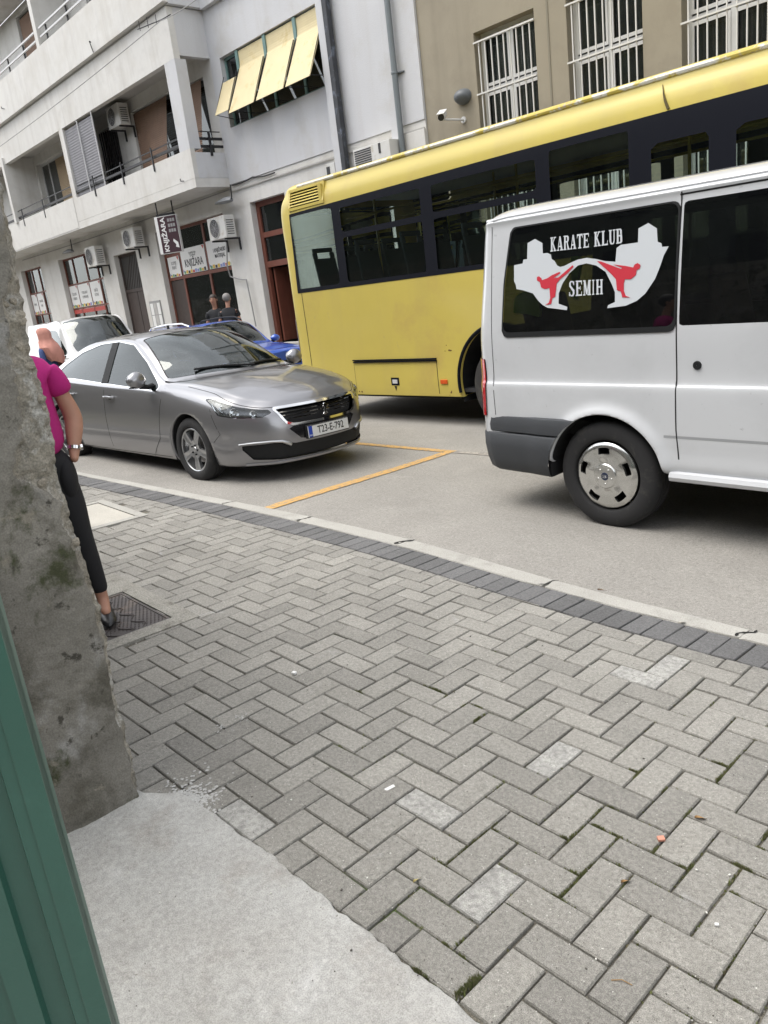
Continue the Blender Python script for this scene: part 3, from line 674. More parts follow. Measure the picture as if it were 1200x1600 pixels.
# goods behind the shop glass
random.seed(11)
m_goods = [mat('book_cover', c_, .6) for c_ in ((.35, .42, .48), (.5, .48, .44), (.30, .12, .10), (.12, .22, .35), (.5, .42, .2), (.22, .3, .26))]
shelf = thing('book_display', 'shelves of books and papers behind the bookshop glass', 'book display')
for lv, z_ in enumerate((.7, 1.15, 1.6, 2.05)):
    mb().box(-20.85, -18.25, YR + .25, YR + .55, z_ - .03, z_).build('shelf', m_alu, shelf)
    x_ = -20.8
    while x_ < -18.4:
        w_ = random.uniform(.08, .26); h_ = random.uniform(.18, .36); mb().box(x_, x_ + w_, YR + .27, YR + .31 + random.random() * .1, z_ + .002, z_ + h_).build('book', random.choice(m_goods), shelf); x_ += w_ + random.uniform(.01, .08)
# tall brown door at right, standing open
td = mb()
td.box(-16.85, -16.72, YR, YR + .1, .58, 3.94).box(-15.53, -15.40, YR, YR + .1, .58, 3.94).box(-16.72, -15.53, YR, YR + .1, 3.82, 3.94).box(-16.72, -15.53, YR, YR + .1, 3.10, 3.22).box(-16.72, -15.53, YR, YR + .1, 2.40, 2.54)
tdo = td.build('door_frame', m_wood, ab)
mb().box(-16.72, -15.53, YR + .04, YR + .046, 3.22, 3.82).build('pane', m_panedark, tdo); mb().box(-16.72, -15.53, YR + .04, YR + .046, 2.54, 3.10).build('pane', m_pane, tdo)
mb().box(-16.66, -16.60, YR + .1, YR + .85, .6, 2.38).build('door', m_wood, ab, bevel=.004)
mb().box(-17.0, -15.2, FY - .38, FY, .02, .30).box(-16.95, -15.25, FY - .2, FY, .30, .56).build('doorstep', m_kerb, ab)
# balcony windows and shutters
window(-29.6, -27.0, 4.9, 7.14, YR, [-28.9, -28.2], [], m_alu, ab, pane=m_panedark, curtain=(4.9, 7.1), fw=.07)
slat_shutter(-28.15, -27.02, 5.0, 7.10, YR - .03, m_shutter, ab)
mb().box(-24.2, -23.0, YR, YR + .05, 4.8, 7.05).build('door', m_darkwood, ab)
M_ = mb()
for k in range(9): M_.box(-24.15 + k * .14, -24.11 + k * .14, FY - .03, FY - .005, 4.8, 7.0)
M_.box(-24.2, -23.0, FY - .034, FY - .002, 5.7, 5.75); M_.build('grille', m_black, ab)
mb().box(-21.98, -19.65, YR, YR + .04, 4.9, 7.1).build('window', m_panedark, ab)
slat_shutter(-21.94, -20.95, 5.0, 7.08, FY + .06, m_shutterbr, ab); slat_shutter(-20.90, -19.95, 5.3, 7.08, FY + .06, m_shutterbr, ab, lean=.35)
mb().box(-19.4, -18.0, YR, YR + .04, 5.1, 7.0).build('window', m_panedark, ab); slat_shutter(-18.9, -18.05, 5.3, 6.98, FY - .02, m_shutterbr, ab, lean=.3)
mb().box(-28.5, -26.0, YR, YR + .04, 9.3, 11.4).build('door', m_darkwood, ab); slat_shutter(-28.4, -26.1, 9.4, 11.3, FY + .06, m_shutterbr, ab)
mb().box(-23.3, -21.5, YR, YR + .04, 9.3, 11.2).build('window', m_panedark, ab)
# grey mesh screen panel on the balcony
m_mesh = mat('grey_screen', (.20, .20, .215), .7, var=.1, vscale=4)
slat_shutter(-24.46, -22.45, 5.30, 7.18, BY + .06, m_mesh, ab, pitch=.07, name='screen')
for x_ in (-23.45, -22.43): mb().tube([(x_, BY + .02, 5.2), (x_, BY + .02, 7.2)], .02, 6).build('screen_post', m_alu, ab)
# window with yellow awning shutters
YW = FY + .10
m_yel = mat('yellow_shutter', (.62, .53, .32), .65, var=.06, vscale=3, stain=[((.50, .38, .16), 2.5, .55, .75), ((.12, .07, .03), 13, .735, .75)])
def add_slats(m, pitch, strength=.6, dist=.004):
    t = m.node_tree; b = t.nodes['Principled BSDF']; g = t.nodes.new('ShaderNodeNewGeometry'); w_ = t.nodes.new('ShaderNodeTexWave'); w_.wave_type = 'BANDS'; w_.bands_direction = 'Z'; w_.wave_profile = 'SAW'
    w_.inputs['Scale'].default_value = .314 / pitch; w_.inputs['Distortion'].default_value = 0; bp = t.nodes.new('ShaderNodeBump'); bp.inputs['Strength'].default_value = strength; bp.inputs['Distance'].default_value = dist
    t.links.new(g.outputs['Position'], w_.inputs['Vector']); t.links.new(w_.outputs['Fac'], bp.inputs['Height']); t.links.new(bp.outputs[0], b.inputs['Normal'])
add_slats(m_yel, .045)
m_teal = mat('teal_frame', (.13, .22, .21), .6, var=.15, vscale=6)
yw = window(-17.12, -13.30, 5.66, 7.16, YW, [-16.45, -15.35, -14.25], [], m_teal, ab, pane=m_panedark, fw=.06, mw=.07)
for (xa, xb, zt, zb_) in ((-17.08, -16.50, 6.62, 5.90), (-16.42, -15.40, 7.12, 5.80), (-15.30, -14.28, 7.12, 5.80), (-14.20, -13.36, 7.12, 5.80)):
    M_ = mb(); n_ = 12; vs = []
    zhang = 7.12; L_ = zhang - zb_
    rows_ = []
    for k in range(n_ + 1):
        t = k / n_; z_ = zt + (zb_ - zt) * t; drop = (zhang - z_)
        y_ = FY + .03 - max(0, drop - .30) * .50
        rows_.append((y_, z_ + .0))
    for y_, z_ in rows_: vs += [(xa, y_, z_), (xb, y_, z_), (xa, y_ + .02, z_), (xb, y_ + .02, z_)]
    fs = []
    for k in range(n_): b_ = 4 * k; fs += [(b_, b_ + 1, b_ + 5, b_ + 4), (b_ + 2, b_ + 6, b_ + 7, b_ + 3), (b_, b_ + 4, b_ + 6, b_ + 2), (b_ + 1, b_ + 3, b_ + 7, b_ + 5)]
    fs += [(0, 2, 3, 1), (4 * n_, 4 * n_ + 1, 4 * n_ + 3, 4 * n_ + 2)]
    # fine slat lines
    M_.add(vs, fs); sh = M_.build('roller_shutter', m_yel, ab, bevel=.004)
    for k in range(2, n_ * 2):
        t = k / (n_ * 2); y_, z_ = rows_[int(t * n_)]; 
    for xx in (xa + .01, xb - .01):
        mb().tube([(xx, FY - .02, 6.75), (xx, rows_[-1][0] + .01, rows_[-1][1])], .009, 5).tube([(xx, YW, 5.85), (xx, rows_[-1][0] + .01, rows_[-1][1] + .02)], .009, 5).build('shutter_arm', m_black, ab)
if True:
    for x_ in (-16.46, -15.35, -14.24): mb().box(x_ - .05, x_ + .05, FY + .0, FY + .05, 6.55, 7.15).build('shutter_guide', m_teal, ab)

# ================================================================== BEIGE BUILDING
m_beige = mat('beige_render', (.295, .262, .20), .92, var=.06, vscale=1.2, bump=.5, bscale=60, stain=((.245, .215, .165), 1.4, .5, .75), streak=((.21, .185, .14), .5, 3))
m_pvc = mat('white_pvc', (.66, .66, .65), .4)
m_grid = mat('white_iron', (.62, .61, .58), .5, stain=((.3, .2, .13), 30, .68, .72))
bb = thing('school_building', 'beige rendered building with white barred windows behind the bus', 'building')
holes_b = [(-9.52, -8.27, 2.2, 5.50), (-7.68, -6.42, 2.2, 5.50), (-5.84, -4.58, 2.2, 5.50), (-4.0, -2.74, 2.2, 5.5), (-2.1, -.85, 2.2, 5.5), (-.2, 1.05, 2.2, 5.5)]
wall_with_holes('wall', -10.77, 12, -.3, 9.2, FY + .03, FY + .4, holes_b, m_beige, bb)
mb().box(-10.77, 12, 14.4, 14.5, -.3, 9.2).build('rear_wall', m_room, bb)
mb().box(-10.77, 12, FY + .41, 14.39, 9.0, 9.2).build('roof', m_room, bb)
for (x0, x1, z0, z1) in holes_b:
    o = window(x0, x1, z0, z1, FY + .22, [(x0 + x1) / 2], [4.62], m_pvc, bb, fw=.06, mw=.06, pane=m_pane)
    # sashes inside
    for a, b in ((x0 + .06, (x0 + x1) / 2 - .03), ((x0 + x1) / 2 + .03, x1 - .06)):
        for c, d in ((z0 + .07, 4.57), (4.67, z1 - .07)):
            mb().box(a, b, FY + .205, FY + .225, c, c + .05).box(a, b, FY + .205, FY + .225, d - .05, d).box(a, a + .035, FY + .205, FY + .225, c + .05, d - .05).box(b - .035, b, FY + .205, FY + .225, c + .05, d - .05).build('sash', m_pvc, o)
    M_ = mb(); vs = []; n_ = 24
    for k in range(n_ + 1): vs += [(x0 + (x1 - x0) * k / n_, FY + .33 + .02 * math.sin(k * 2), z0), (x0 + (x1 - x0) * k / n_, FY + .33 + .02 * math.sin(k * 2), z1)]
    M_.add(vs, [(2 * k, 2 * k + 2, 2 * k + 3, 2 * k + 1) for k in range(n_)]); M_.build('curtain', m_curtain, o, smooth=True)
    gr_ = mb()
    gr_.build('bars', m_grid, bb) if False else None
    for k in range(9):
        xx = x0 + .10 + k * (x1 - x0 - .12) / 8.6
        mb().box(xx - .009, xx + .009, FY + .02, FY + .038, z0, 5.34).build('window_bar', m_grid, bb)
    for z_ in (5.34, 4.55, 3.5, 2.5): mb().box(x0 - .0, x1 + .0, FY + .0, FY + .018, z_ - .012, z_ + .012).build('bar_rail', m_grid, bb)
mb().box(-8.03, -8.0, FY + .02, FY + .03, 2, 9.1).build('wall_joint', mat('joint_line', (.22, .20, .155), .95), bb)

# ================================================================== THINGS ON THE FACADES
m_acw = mat('ac_white', (.58, .575, .55), .5, var=.05, vscale=5, stain=((.42, .37, .30), 6, .55, .75))
m_acd = mat('ac_grille', (.03, .03, .033), .6)
def air_con(x0, x1, z0, z1, yf, label, stained=True):
    """outdoor unit: x0..x1 wide, front at yf, back near the wall"""
    t = thing('air_conditioner', label, 'air conditioner', (x0, yf, z0), group='outdoor air conditioning units'); w_, h_, d_ = x1 - x0, z1 - z0, .30
    mb().box(0, w_, 0, d_, 0, h_).build('casing', m_acw, t, bevel=.015)
    r = min(w_ * .36, h_ * .43); cx_ = w_ * .40; cz = h_ * .5
    mb().lathe([(r, -.002), (r, -.02), (r - .012, -.02), (r - .012, -.002)], 28, 'y', (cx_, 0, cz)).build('fan_ring', m_acw, t, smooth=True)
    disc = mb(); disc.lathe([(0.001, -.003), (r - .012, -.003)], 28, 'y', (cx_, 0, cz)); disc.build('fan_recess', m_acd, t)
    g_ = mb()
    for k in range(1, 6): rr = (r - .012) * k / 6; g_.lathe([(rr + .002, -.012), (rr - .002, -.012), (rr - .002, -.008), (rr + .002, -.008)], 24, 'y', (cx_, 0, cz))
    for k in range(8): a_ = k * PI / 4; g_.tube([(cx_, -.012, cz), (cx_ + (r - .01) * math.cos(a_), -.012, cz + (r - .01) * math.sin(a_))], .002, 4)
    g_.build('fan_guard', m_alu, t)
    s_ = mb()
    for k in range(7): s_.box(w_ - .003, w_ + .004, .05, d_ - .05, .08 + k * (h_ - .16) / 7, .10 + k * (h_ - .16) / 7)
    s_.build('side_louvre', m_acd, t)
    b_ = mb(); 
    for q_ in (.08, w_ - .12): mb().box(q_, q_ + .04, .0, d_ + .14, -.04, 0).box(q_, q_ + .04, d_ + .10, d_ + .14, -.3, -.04).build('bracket', m_black, t)
    return t
air_con(-26.05, -25.25, 3.36, 3.96, 11.06, 'grimy outdoor unit over the three-pane window behind the white car')
air_con(-23.15, -22.35, 3.60, 4.14, 11.06, 'grey outdoor unit above the dark double door')
air_con(-18.22, -17.42, 3.23, 3.76, 11.06, 'clean white outdoor unit at the right of the bookshop window')
air_con(-22.55, -21.78, 6.75, 7.30, 11.05, 'outdoor unit high in the shade of the balcony beside brown shutters')
t = thing('air_conditioner', 'grey louvred outdoor unit just above the bus roof', 'air conditioner', (-12.45, 11.12, 3.82), group='outdoor air conditioning units')
mb().box(0, 1.05, 0, .36, 0, .42).build('casing', m_acw, t, bevel=.012)
s_ = mb()
for k in range(9): s_.box(.04, .52, -.008, -.002, .04 + k * .04, .06 + k * .04)
s_.build('louvre', m_acd, t)
mb().box(.74, .80, -.006, -.001, .22, .40).build('label_plate', m_acd, t)
mb().box(.1, .14, .0, .5, -.04, 0).build('bracket', m_black, t); mb().box(.9, .94, 0, .5, -.04, 0).build('bracket', m_black, t)
t = thing('meter_box', 'small white box on the wall left of the tall black pole', 'electric box', (-13.62, 11.34, 3.78))
mb().box(0, .30, 0, .16, 0, .42).build('box', m_acw, t, bevel=.01); mb().box(.03, .14, -.006, -.001, .12, .36).build('vent', m_acd, t)
# pole and downpipe
m_tar = mat('tarred_pole', (.035, .038, .045), .6, var=.3, vscale=3, stain=((.12, .14, .18), 6, .55, .7))
m_zinc = mat('zinc_pipe', (.17, .19, .20), .5, .3, var=.1, vscale=2)
t = thing('cable_pole', 'tall dark blotched cable duct on the white wall beside the yellow shutters', 'pole', (0, 0, 0))
mb().box(-13.06, -12.93, 11.30, 11.42, .02, 12).build('duct', m_tar, t, bevel=.01); mb().box(-13.30, -13.10, 11.34, 11.478, .02, 12).build('casing', m_white2, t, bevel=.008)
t = thing('downpipe', 'round grey zinc downpipe near the edge of the white building', 'downpipe', (0, 0, 0))
mb().tube([(-11.33, 11.38, .05), (-11.33, 11.38, 12)], .055, 14).build('pipe', m_zinc, t, smooth=True); mb().box(-11.62, -11.42, 11.42, 11.478, 0.05, 12).build('channel', m_white2, t, bevel=.01)
for z_ in (2.0, 5.35, 8.4): mb().lathe([(.062, -.02), (.066, -.015), (.066, .015), (.062, .02)], 14, 'z', (-11.33, 11.38, z_)).box(-11.5, -11.16, 11.44, 11.479, z_ - .01, z_ + .01).build('clamp', m_zinc, t)
# camera, dome lamp
t = thing('security_camera', 'white bullet security camera on the beige wall above the bus', 'camera', (-10.0, 11.5, 4.28))
d_ = Vector((.50, -.80, -.33)).normalized(); p0 = Vector((-.12, -.22, .10))
mb().tube([p0, p0 + d_ * .30], .062, 16).build('housing', m_pvc, t, smooth=True); mb().tube([p0 + d_ * .301, p0 + d_ * .315], .055, 16).build('lens', m_black, t, smooth=True)
mb().obox(p0 + d_ * .17 + Vector((0, 0, .066)), tuple(d_ * .19), tuple(d_.cross(Vector((0, 0, 1))).normalized() * .065), (0, 0, .006)).build('sun_shield', m_pvc, t, bevel=.004)
mb().tube([(.12, .02, -.04), (.12, -.10, -.04), p0 + d_ * .16 + Vector((0, 0, -.06))], .018, 8).lathe([(.0, 0), (.055, 0), (.055, -.02), (0, -.02)], 16, 'y', (.12, .03, -.04)).build('bracket', m_alu, t, smooth=True)
t = thing('wall_lamp', 'grey half round wall lamp above the security camera', 'wall lamp', (-9.83, 11.53, 4.60))
M_ = mb(); 
for k in range(7):
    pass
prof = [(0.17 * math.cos(a_), -.20 * math.sin(a_)) for a_ in np.linspace(0, PI / 2, 8)]; M_.lathe(prof, 20, 'y', (0, 0, 0)); M_.v = [(p[0], p[1], p[2] * .75) for p in M_.v]
M_.build('hood', mat('lamp_grey', (.10, .11, .12), .5), t, smooth=True)
# street lamps under the balcony
m_lampg = mat('lamp_housing', (.22, .23, .24), .5)
def street_lamp(x, z, zt, label):
    t = thing('street_lamp', label, 'lamp', (x, 11.2, z), group='hooded lamps under the balcony')
    M_ = mb(); vs = []; n_ = 10
    for i, (l, w_, h_) in enumerate(((0, .05, .05), (.08, .10, .09), (.22, .14, .10), (.42, .15, .08), (.60, .12, .05), (.70, .05, .02))):
        for k in range(n_): a_ = 2 * PI * k / n_; vs.append((-l, w_ * math.cos(a_), h_ * max(-.25, math.sin(a_))))
    M_.add(vs, [(i * n_ + k, i * n_ + (k + 1) % n_, (i + 1) * n_ + (k + 1) % n_, (i + 1) * n_ + k) for i in range(5) for k in range(n_)] + [list(range(n_)), list(range(5 * n_, 6 * n_))[::-1]])
    M_.build('hood', m_lampg, t, smooth=True)
    mb().tube([(-.02, 0, .0), (.03, 0, .08), (.02, .02, zt - z)], .017, 8).build('arm', m_black, t, smooth=True); return t
street_lamp(-17.15, 4.06, 4.40, 'grey hooded lamp hanging right of the bookshop sign')
street_lamp(-27.35, 4.02, 4.40, 'dark hooded lamp under the balcony over the leftmost shop windows')
# television aerial on the balcony band, cable across
t = thing('aerial', 'small rusty stick aerial fixed to the white balcony band', 'aerial', (0, 0, 0))
pa, pb = onY(215, 46, 10.2), onY(252, 31, 10.2)
M_ = mb(); M_.tube([pa, pb], .012, 6)
for t_ in (.1, .45, .8): c_ = pa + (pb - pa) * t_; M_.tube([c_ + [0, 0, -.05], c_ + [0, 0, .16]], .008, 5)
M_.tube([pb, (pb[0] + .1, 10.4, pb[2] + .1)], .012, 5); M_.build('rods', m_black, t)
t = thing('balcony_spout', 'thin bent black pipe stub on the white parapet', 'pipe', (0, 0, 0))
p_ = onY(142, 66, 10.37); mb().tube([p_, p_ + [0.02, -.05, .02], onY(146, 82, 10.37)], .014, 6).build('pipe', m_black, t)
def cable(name, pts, r, label, sag=0, m=None, n=14):
    P_ = []
    for a, b in zip(pts, pts[1:]):
        a, b = np.array(a), np.array(b)
        for k in range(n): t_ = k / n; P_.append(a + (b - a) * t_ - np.array([0, 0, sag * 4 * t_ * (1 - t_)]))
    P_.append(np.array(pts[-1])); o = mb().tube(P_, r, 5).build(name, m or m_black, smooth=True); return tag(o, label, 'cable')
m_wire = mat('grey_wire', (.26, .26, .26), .6)
cable('overhead_cable', [onY(-10, 236, 9.6), onY(250, 33, 10.1), onY(330, -20, 9.8)], .009, 'thin grey cable strung across the upper balcony front', .05, m_wire)
cable('wall_cable', [(-17.45, FY - .03, 4.44), (-16.5, FY - .04, 4.46), (-15.6, FY - .04, 4.40)], .018, 'black cable running from under the balcony onto the white wall', .03)
cable('drain_hose', [onY(354, 379, 11.3), onY(355, 415, 11.3), onY(360, 432, 11.4), onY(385, 437, 11.4), onY(392, 470, 11.4), onY(400, 510, 11.4)], .018, 'looping grey hose under the clean white outdoor unit', .02, m_wire, 8)
cable('soffit_cable', [(-33, FY - .03, 4.30), (-17.5, FY - .03, 4.36)], .013, 'long cable along the top of the shop wall', .04, m_wire, 40)
for i, (u, v, l) in enumerate(((287, 283, 'white bracket stub on the balcony face below the corner railing'), (7, 170, 'small hook on the white parapet at the far left'))):
    p_ = onY(u, v, BY if i == 0 else UY - .0); tag(mb().tube([p_, p_ + [0, -.08, 0], p_ + [.03, -.10, .05]], .018, 6).build('wall_hook', m_wire), l, 'hook')

# ---- lettering
def text(body, size, m, parent=None, name='lettering', loc=(0, 0, 0), rot=(PI / 2, 0, 0), sx=1., sy=1., off=0., ext=.001, sp=1., shear=0.):
    cu = bpy.data.curves.new(name, 'FONT'); cu.body = body; cu.size = size; cu.align_x = 'CENTER'; cu.align_y = 'CENTER'; cu.extrude = ext; cu.offset = off; cu.space_character = sp; cu.shear = shear
    cu.resolution_u = 3
    to = bpy.data.objects.new(name, cu); C.objects.link(to); dg = bpy.context.evaluated_depsgraph_get(); me = bpy.data.meshes.new_from_object(to.evaluated_get(dg))
    bpy.data.objects.remove(to); me.materials.clear(); me.materials.append(m); me.transform(Matrix.Diagonal((sx, sy, 1, 1)))
    o = bpy.data.objects.new(name, me); C.objects.link(o); o.location = loc; o.rotation_euler = rot
    if parent: o.parent = parent
    return o
m_signw = mat('sign_white', (.70, .70, .69), .5); m_signm = mat('sign_maroon', (.045, .018, .026), .5); m_ink = mat('sign_ink', (.03, .03, .035), .6); m_inkg = mat('sign_ink_grey', (.28, .28, .28), .6)
m_cols = [mat('sign_' + n_, c_, .6) for n_, c_ in (('yellow', (.62, .42, .06)), ('black', (.02, .02, .02)), ('green', (.14, .33, .16)), ('blue', (.22, .26, .50)), ('red', (.42, .06, .05)))]
def shop_panel(parent, x0, x1, z0, z1, y, words, col_seq, small=False, grey=None):
    b_ = mb().box(x0, x1, y - .006, y, z0, z1).build('sign_panel', m_signw, parent)
    h = (z1 - z0); n_ = len(col_seq); st = (x1 - x0 - .1) / n_
    for k, ci in enumerate(col_seq):
        mb().box(x0 + .05 + k * st, x0 + .05 + (k + .82) * st, y - .009, y - .0065, z0 + .01, z0 + .12 * h + (.02 if k % 2 else 0)).build('stripe', m_cols[ci], b_)
    mb().add([(x1 - .14, y - .009, z1 - .01), (x1 - .02, y - .009, z1 - .01), (x1 - .05, y - .009, z1 - .12)], [(0, 2, 1)]).build('corner_mark', m_cols[4], b_)
    mb().add([(x0 + .01, y - .009, z0 + .2 * h), (x0 + .05, y - .009, z0 + .16 * h), (x0 + .16, y - .009, z0 + .1 * h), (x0 + .03, y - .009, z0 + .09 * h)], [(0, 1, 2, 3)]).build('corner_mark', m_cols[3], b_)
    for (s_, size, dz, m_) in words: text(s_, size, m_, b_, loc=((x0 + x1) / 2, y - .009, z0 + h * dz), sx=.78, off=size * .012)
    return b_
PYY = YR + .0
shop_panel(sf, -21.74, -21.06, 2.60, 3.16, PYY, [('KOPIJE', .13, .68, m_inkg), ('PRINT', .13, .45, m_inkg)], [0, 2, 1, 0, 4])
shop_panel(sf, -20.93, -19.58, 2.62, 3.30, PYY, [('KNJIŽARA', .29, .40, m_ink), ('|||  dječija knjiga', .075, .80, m_inkg), ('|||  udžbenici', .075, .70, m_inkg)], [2, 0, 1, 0, 4, 3, 3, 2, 0, 1])
shop_panel(sf, -19.46, -18.20, 2.62, 3.34, PYY, [('I KNJIŽARSKI', .14, .62, m_ink), ('MATERIJAL', .14, .42, m_ink)], [2, 0, 1, 0, 3, 3, 4, 0, 2])
shop_panel(w2, -29.46, -28.73, 2.21, 2.98, PYY, [('ŠKOLSKI', .13, .62, m_inkg), ('PRIBOR', .13, .42, m_inkg)], [0, 2, 1, 0, 4])
shop_panel(w2, -28.66, -27.66, 2.21, 2.98, PYY, [('POKLONI I', .13, .62, m_inkg), ('KOPIRANJE', .13, .42, m_inkg)], [2, 0, 1, 0, 4, 3])
shop_panel(w2, -27.58, -26.74, 2.21, 2.98, PYY, [('DJEČIJI', .13, .62, m_inkg), ('KUTAK', .13, .42, m_inkg)], [0, 1, 2, 0, 4])
for a, b in ((-29.46, -28.73), (-28.66, -27.66), (-27.58, -26.74)): mb().box(a, b, PYY + .0, PYY + .006, 2.0, 2.14).build('red_band', m_cols[4], w2)
shop_panel(w, -33.52, -32.95, 2.21, 2.98, PYY, [('KNJIGE', .12, .5, m_inkg)], [4, 0, 2, 4]); shop_panel(w, -32.86, -32.20, 2.21, 2.98, PYY, [('IGRAČKE', .12, .62, m_inkg), ('IGRE', .12, .4, m_inkg)], [4, 0, 2, 4])
# hanging bookshop sign, edge-on to the street, lit face towards the camera
hsn = thing('hanging_sign', 'maroon and white vertical KNJIŽARA sign hanging under the balcony', 'sign', (-19.83, 10.75, 3.60))
hsn.rotation_euler = (0, 0, math.radians(28)); hsn.scale = (.68, 1, 1); hsn.location.x = -19.70
mb().box(-.50, .50, -.05, .05, -.47, .47).build('cabinet', m_signw, hsn, bevel=.008)
mb().box(-.36, .485, -.054, -.051, -.455, .455).build('face', m_signm, hsn)
text('KNJIŽARA', .20, m_signw, hsn, loc=(-.13, -.058, -.0), rot=(PI / 2, PI / 2 * -1, 0), sx=.95, sy=1.35, off=.006)
mb().add([(.36, -.057, -.20), (.22, -.057, -.12), (.19, -.057, -.18), (.30, -.057, -.27), (.27, -.057, -.33), (.42, -.057, -.36), (.40, -.057, -.22)], [(0, 1, 2, 3, 4, 5, 6)]).build('arrow', m_signw, hsn, fixn=False)
q_ = mb()
for k in range(9): q_.box(.08 + (k % 3) * .115, .17 + (k % 3) * .115, -.057, -.0545, .05 + (k // 3) * .13, .13 + (k // 3) * .13)
q_.build('small_print', m_inkg, hsn, kind='stuff')
for x_ in (-.36, .36): mb().tube([(x_, 0, .47), (x_, 0, .82)], .022, 8).build('hanger', m_black, hsn)
mb().box(-.40, .40, -.03, .03, .475, .53).build('top_bar', m_black, hsn)
nb_ = thing('notice_board', 'small framed notice board on the wall between dark door and bookshop', 'notice board', (0, 0, 0))
mb().box(-23.05, -22.35, FY - .03, FY - .001, 1.1, 2.03).build('frame', m_inkg, nb_)
for k in range(6):
    mb().box(-23.0 + (k % 3) * .22, -22.82 + (k % 3) * .22, FY - .035, FY - .031, 1.62 - (k // 3) * .36, 1.96 - (k // 3) * .36).build('poster', random.choice([m_signw, m_curtain, m_signw]), nb_)
# ================================================================== VEHICLE TOOLKIT
def sdp(px, py, poly, r=0.):
    """signed distance (negative inside) to a polygon, corners rounded outward by r"""
    px = np.asarray(px, float); py = np.asarray(py, float); P_ = np.array(poly, float)
    if r:
        P_ = np.array(inset([p for p in P_], r))
    d = np.full(px.shape, 1e9); inside = np.zeros(px.shape, bool); n_ = len(P_)
    for i in range(n_):
        a = P_[i]; b = P_[(i + 1) % n_]; e = b - a; wx = px - a[0]; wy = py - a[1]
        t = np.clip((wx * e[0] + wy * e[1]) / (e @ e + 1e-12), 0, 1); d = np.minimum(d, (wx - e[0] * t) ** 2 + (wy - e[1] * t) ** 2)
        c = ((a[1] > py) != (b[1] > py)) & (px < (b[0] - a[0]) * (py - a[1]) / (b[1] - a[1] + 1e-12) + a[0]); inside ^= c
    return np.where(inside, -1, 1) * np.sqrt(d) - r
class Skin:
    """half body surface (y >= 0) over a control net, Catmull-Rom both ways"""
    def __init__(s, rows): s.c = np.array(rows, float); s.n, s.m = s.c.shape[:2]
    def _w(s, t, n_):
        i = np.clip(np.floor(t).astype(int), 0, n_ - 2); f = t - i
        w = [-.5 * f + f * f - .5 * f ** 3, 1 - 2.5 * f * f + 1.5 * f ** 3, .5 * f + 2 * f * f - 1.5 * f ** 3, -.5 * f * f + .5 * f ** 3]
        return [np.clip(i + k - 1, 0, n_ - 1) for k in range(4)], w, i
    def __call__(s, S_, T_):
        S_ = np.asarray(S_, float); T_ = np.asarray(T_, float); si, sw, i0 = s._w(S_, s.n); ti, tw, j0 = s._w(T_, s.m); out = 0
        # mirrored ghost across the centre line / extrapolated ghosts at the ends
        for a in range(4):
            for b in range(4):
                ii, jj = si[a], ti[b]; P_ = s.c[ii, jj].copy()
                ea = (i0 + a - 1 < 0) | (i0 + a - 1 > s.n - 1); eb = (j0 + b - 1 < 0) | (j0 + b - 1 > s.m - 1)
                if np.any(eb & (j0 + b - 1 > s.m - 1)):
                    q = s.c[ii, s.m - 2] * np.array([1, -1, 1]); P_ = np.where((eb & (j0 + b - 1 > s.m - 1))[..., None], q, P_)
                if np.any(ea & (i0 + a - 1 > s.n - 1)):
                    q = s.c[s.n - 2, jj] * np.array([1, -1, 1]); P_ = np.where((ea & (i0 + a - 1 > s.n - 1))[..., None], q, P_)
                if np.any(ea & (i0 + a - 1 < 0)):
                    q = s.c[1, jj] * np.array([1, -1, 1]); P_ = np.where((ea & (i0 + a - 1 < 0))[..., None], q, P_)
                out = out + P_ * (sw[a] * tw[b])[..., None]
        return out
    def normal(s, a, b):
        e = 1e-3; d1 = s(a + e, b) - s(a - e, b); d2 = s(a, b + e) - s(a, b - e); n_ = np.cross(d1, d2); n_ = n_ / (np.linalg.norm(n_) + 1e-12)
        if n_[1] < 0 or (abs(n_[1]) < .2 and n_[2] < -.2): n_ = -n_
        return n_
    def find(s, fn, target, s0, s1, t0, t1):
        """(s,t) where fn(P) (2 numbers) hits target"""
        A, B = np.meshgrid(np.linspace(s0, s1, 60), np.linspace(t0, t1, 40), indexing='ij'); P_ = s(A, B); v = fn(P_); d = (v[..., 0] - target[0]) ** 2 + (v[..., 1] - target[1]) ** 2
        k = np.unravel_index(np.argmin(d), d.shape); a, b = A[k], B[k]
        for _ in range(6):
            e = 1e-3; f0 = fn(s(a, b)); fa = (fn(s(a + e, b)) - f0) / e; fb = (fn(s(a, b + e)) - f0) / e; J = np.array([fa, fb]).T
            try: st_ = np.linalg.solve(J, np.array(target) - f0)
            except Exception: break
            a = min(max(a + np.clip(st_[0], -.3, .3), s0), s1); b = min(max(b + np.clip(st_[1], -.3, .3), t0), t1)
        return a, b
XZ = lambda P_: P_[..., [0, 2]]
YZ = lambda P_: P_[..., [1, 2]]
XY = lambda P_: P_[..., [0, 1]]
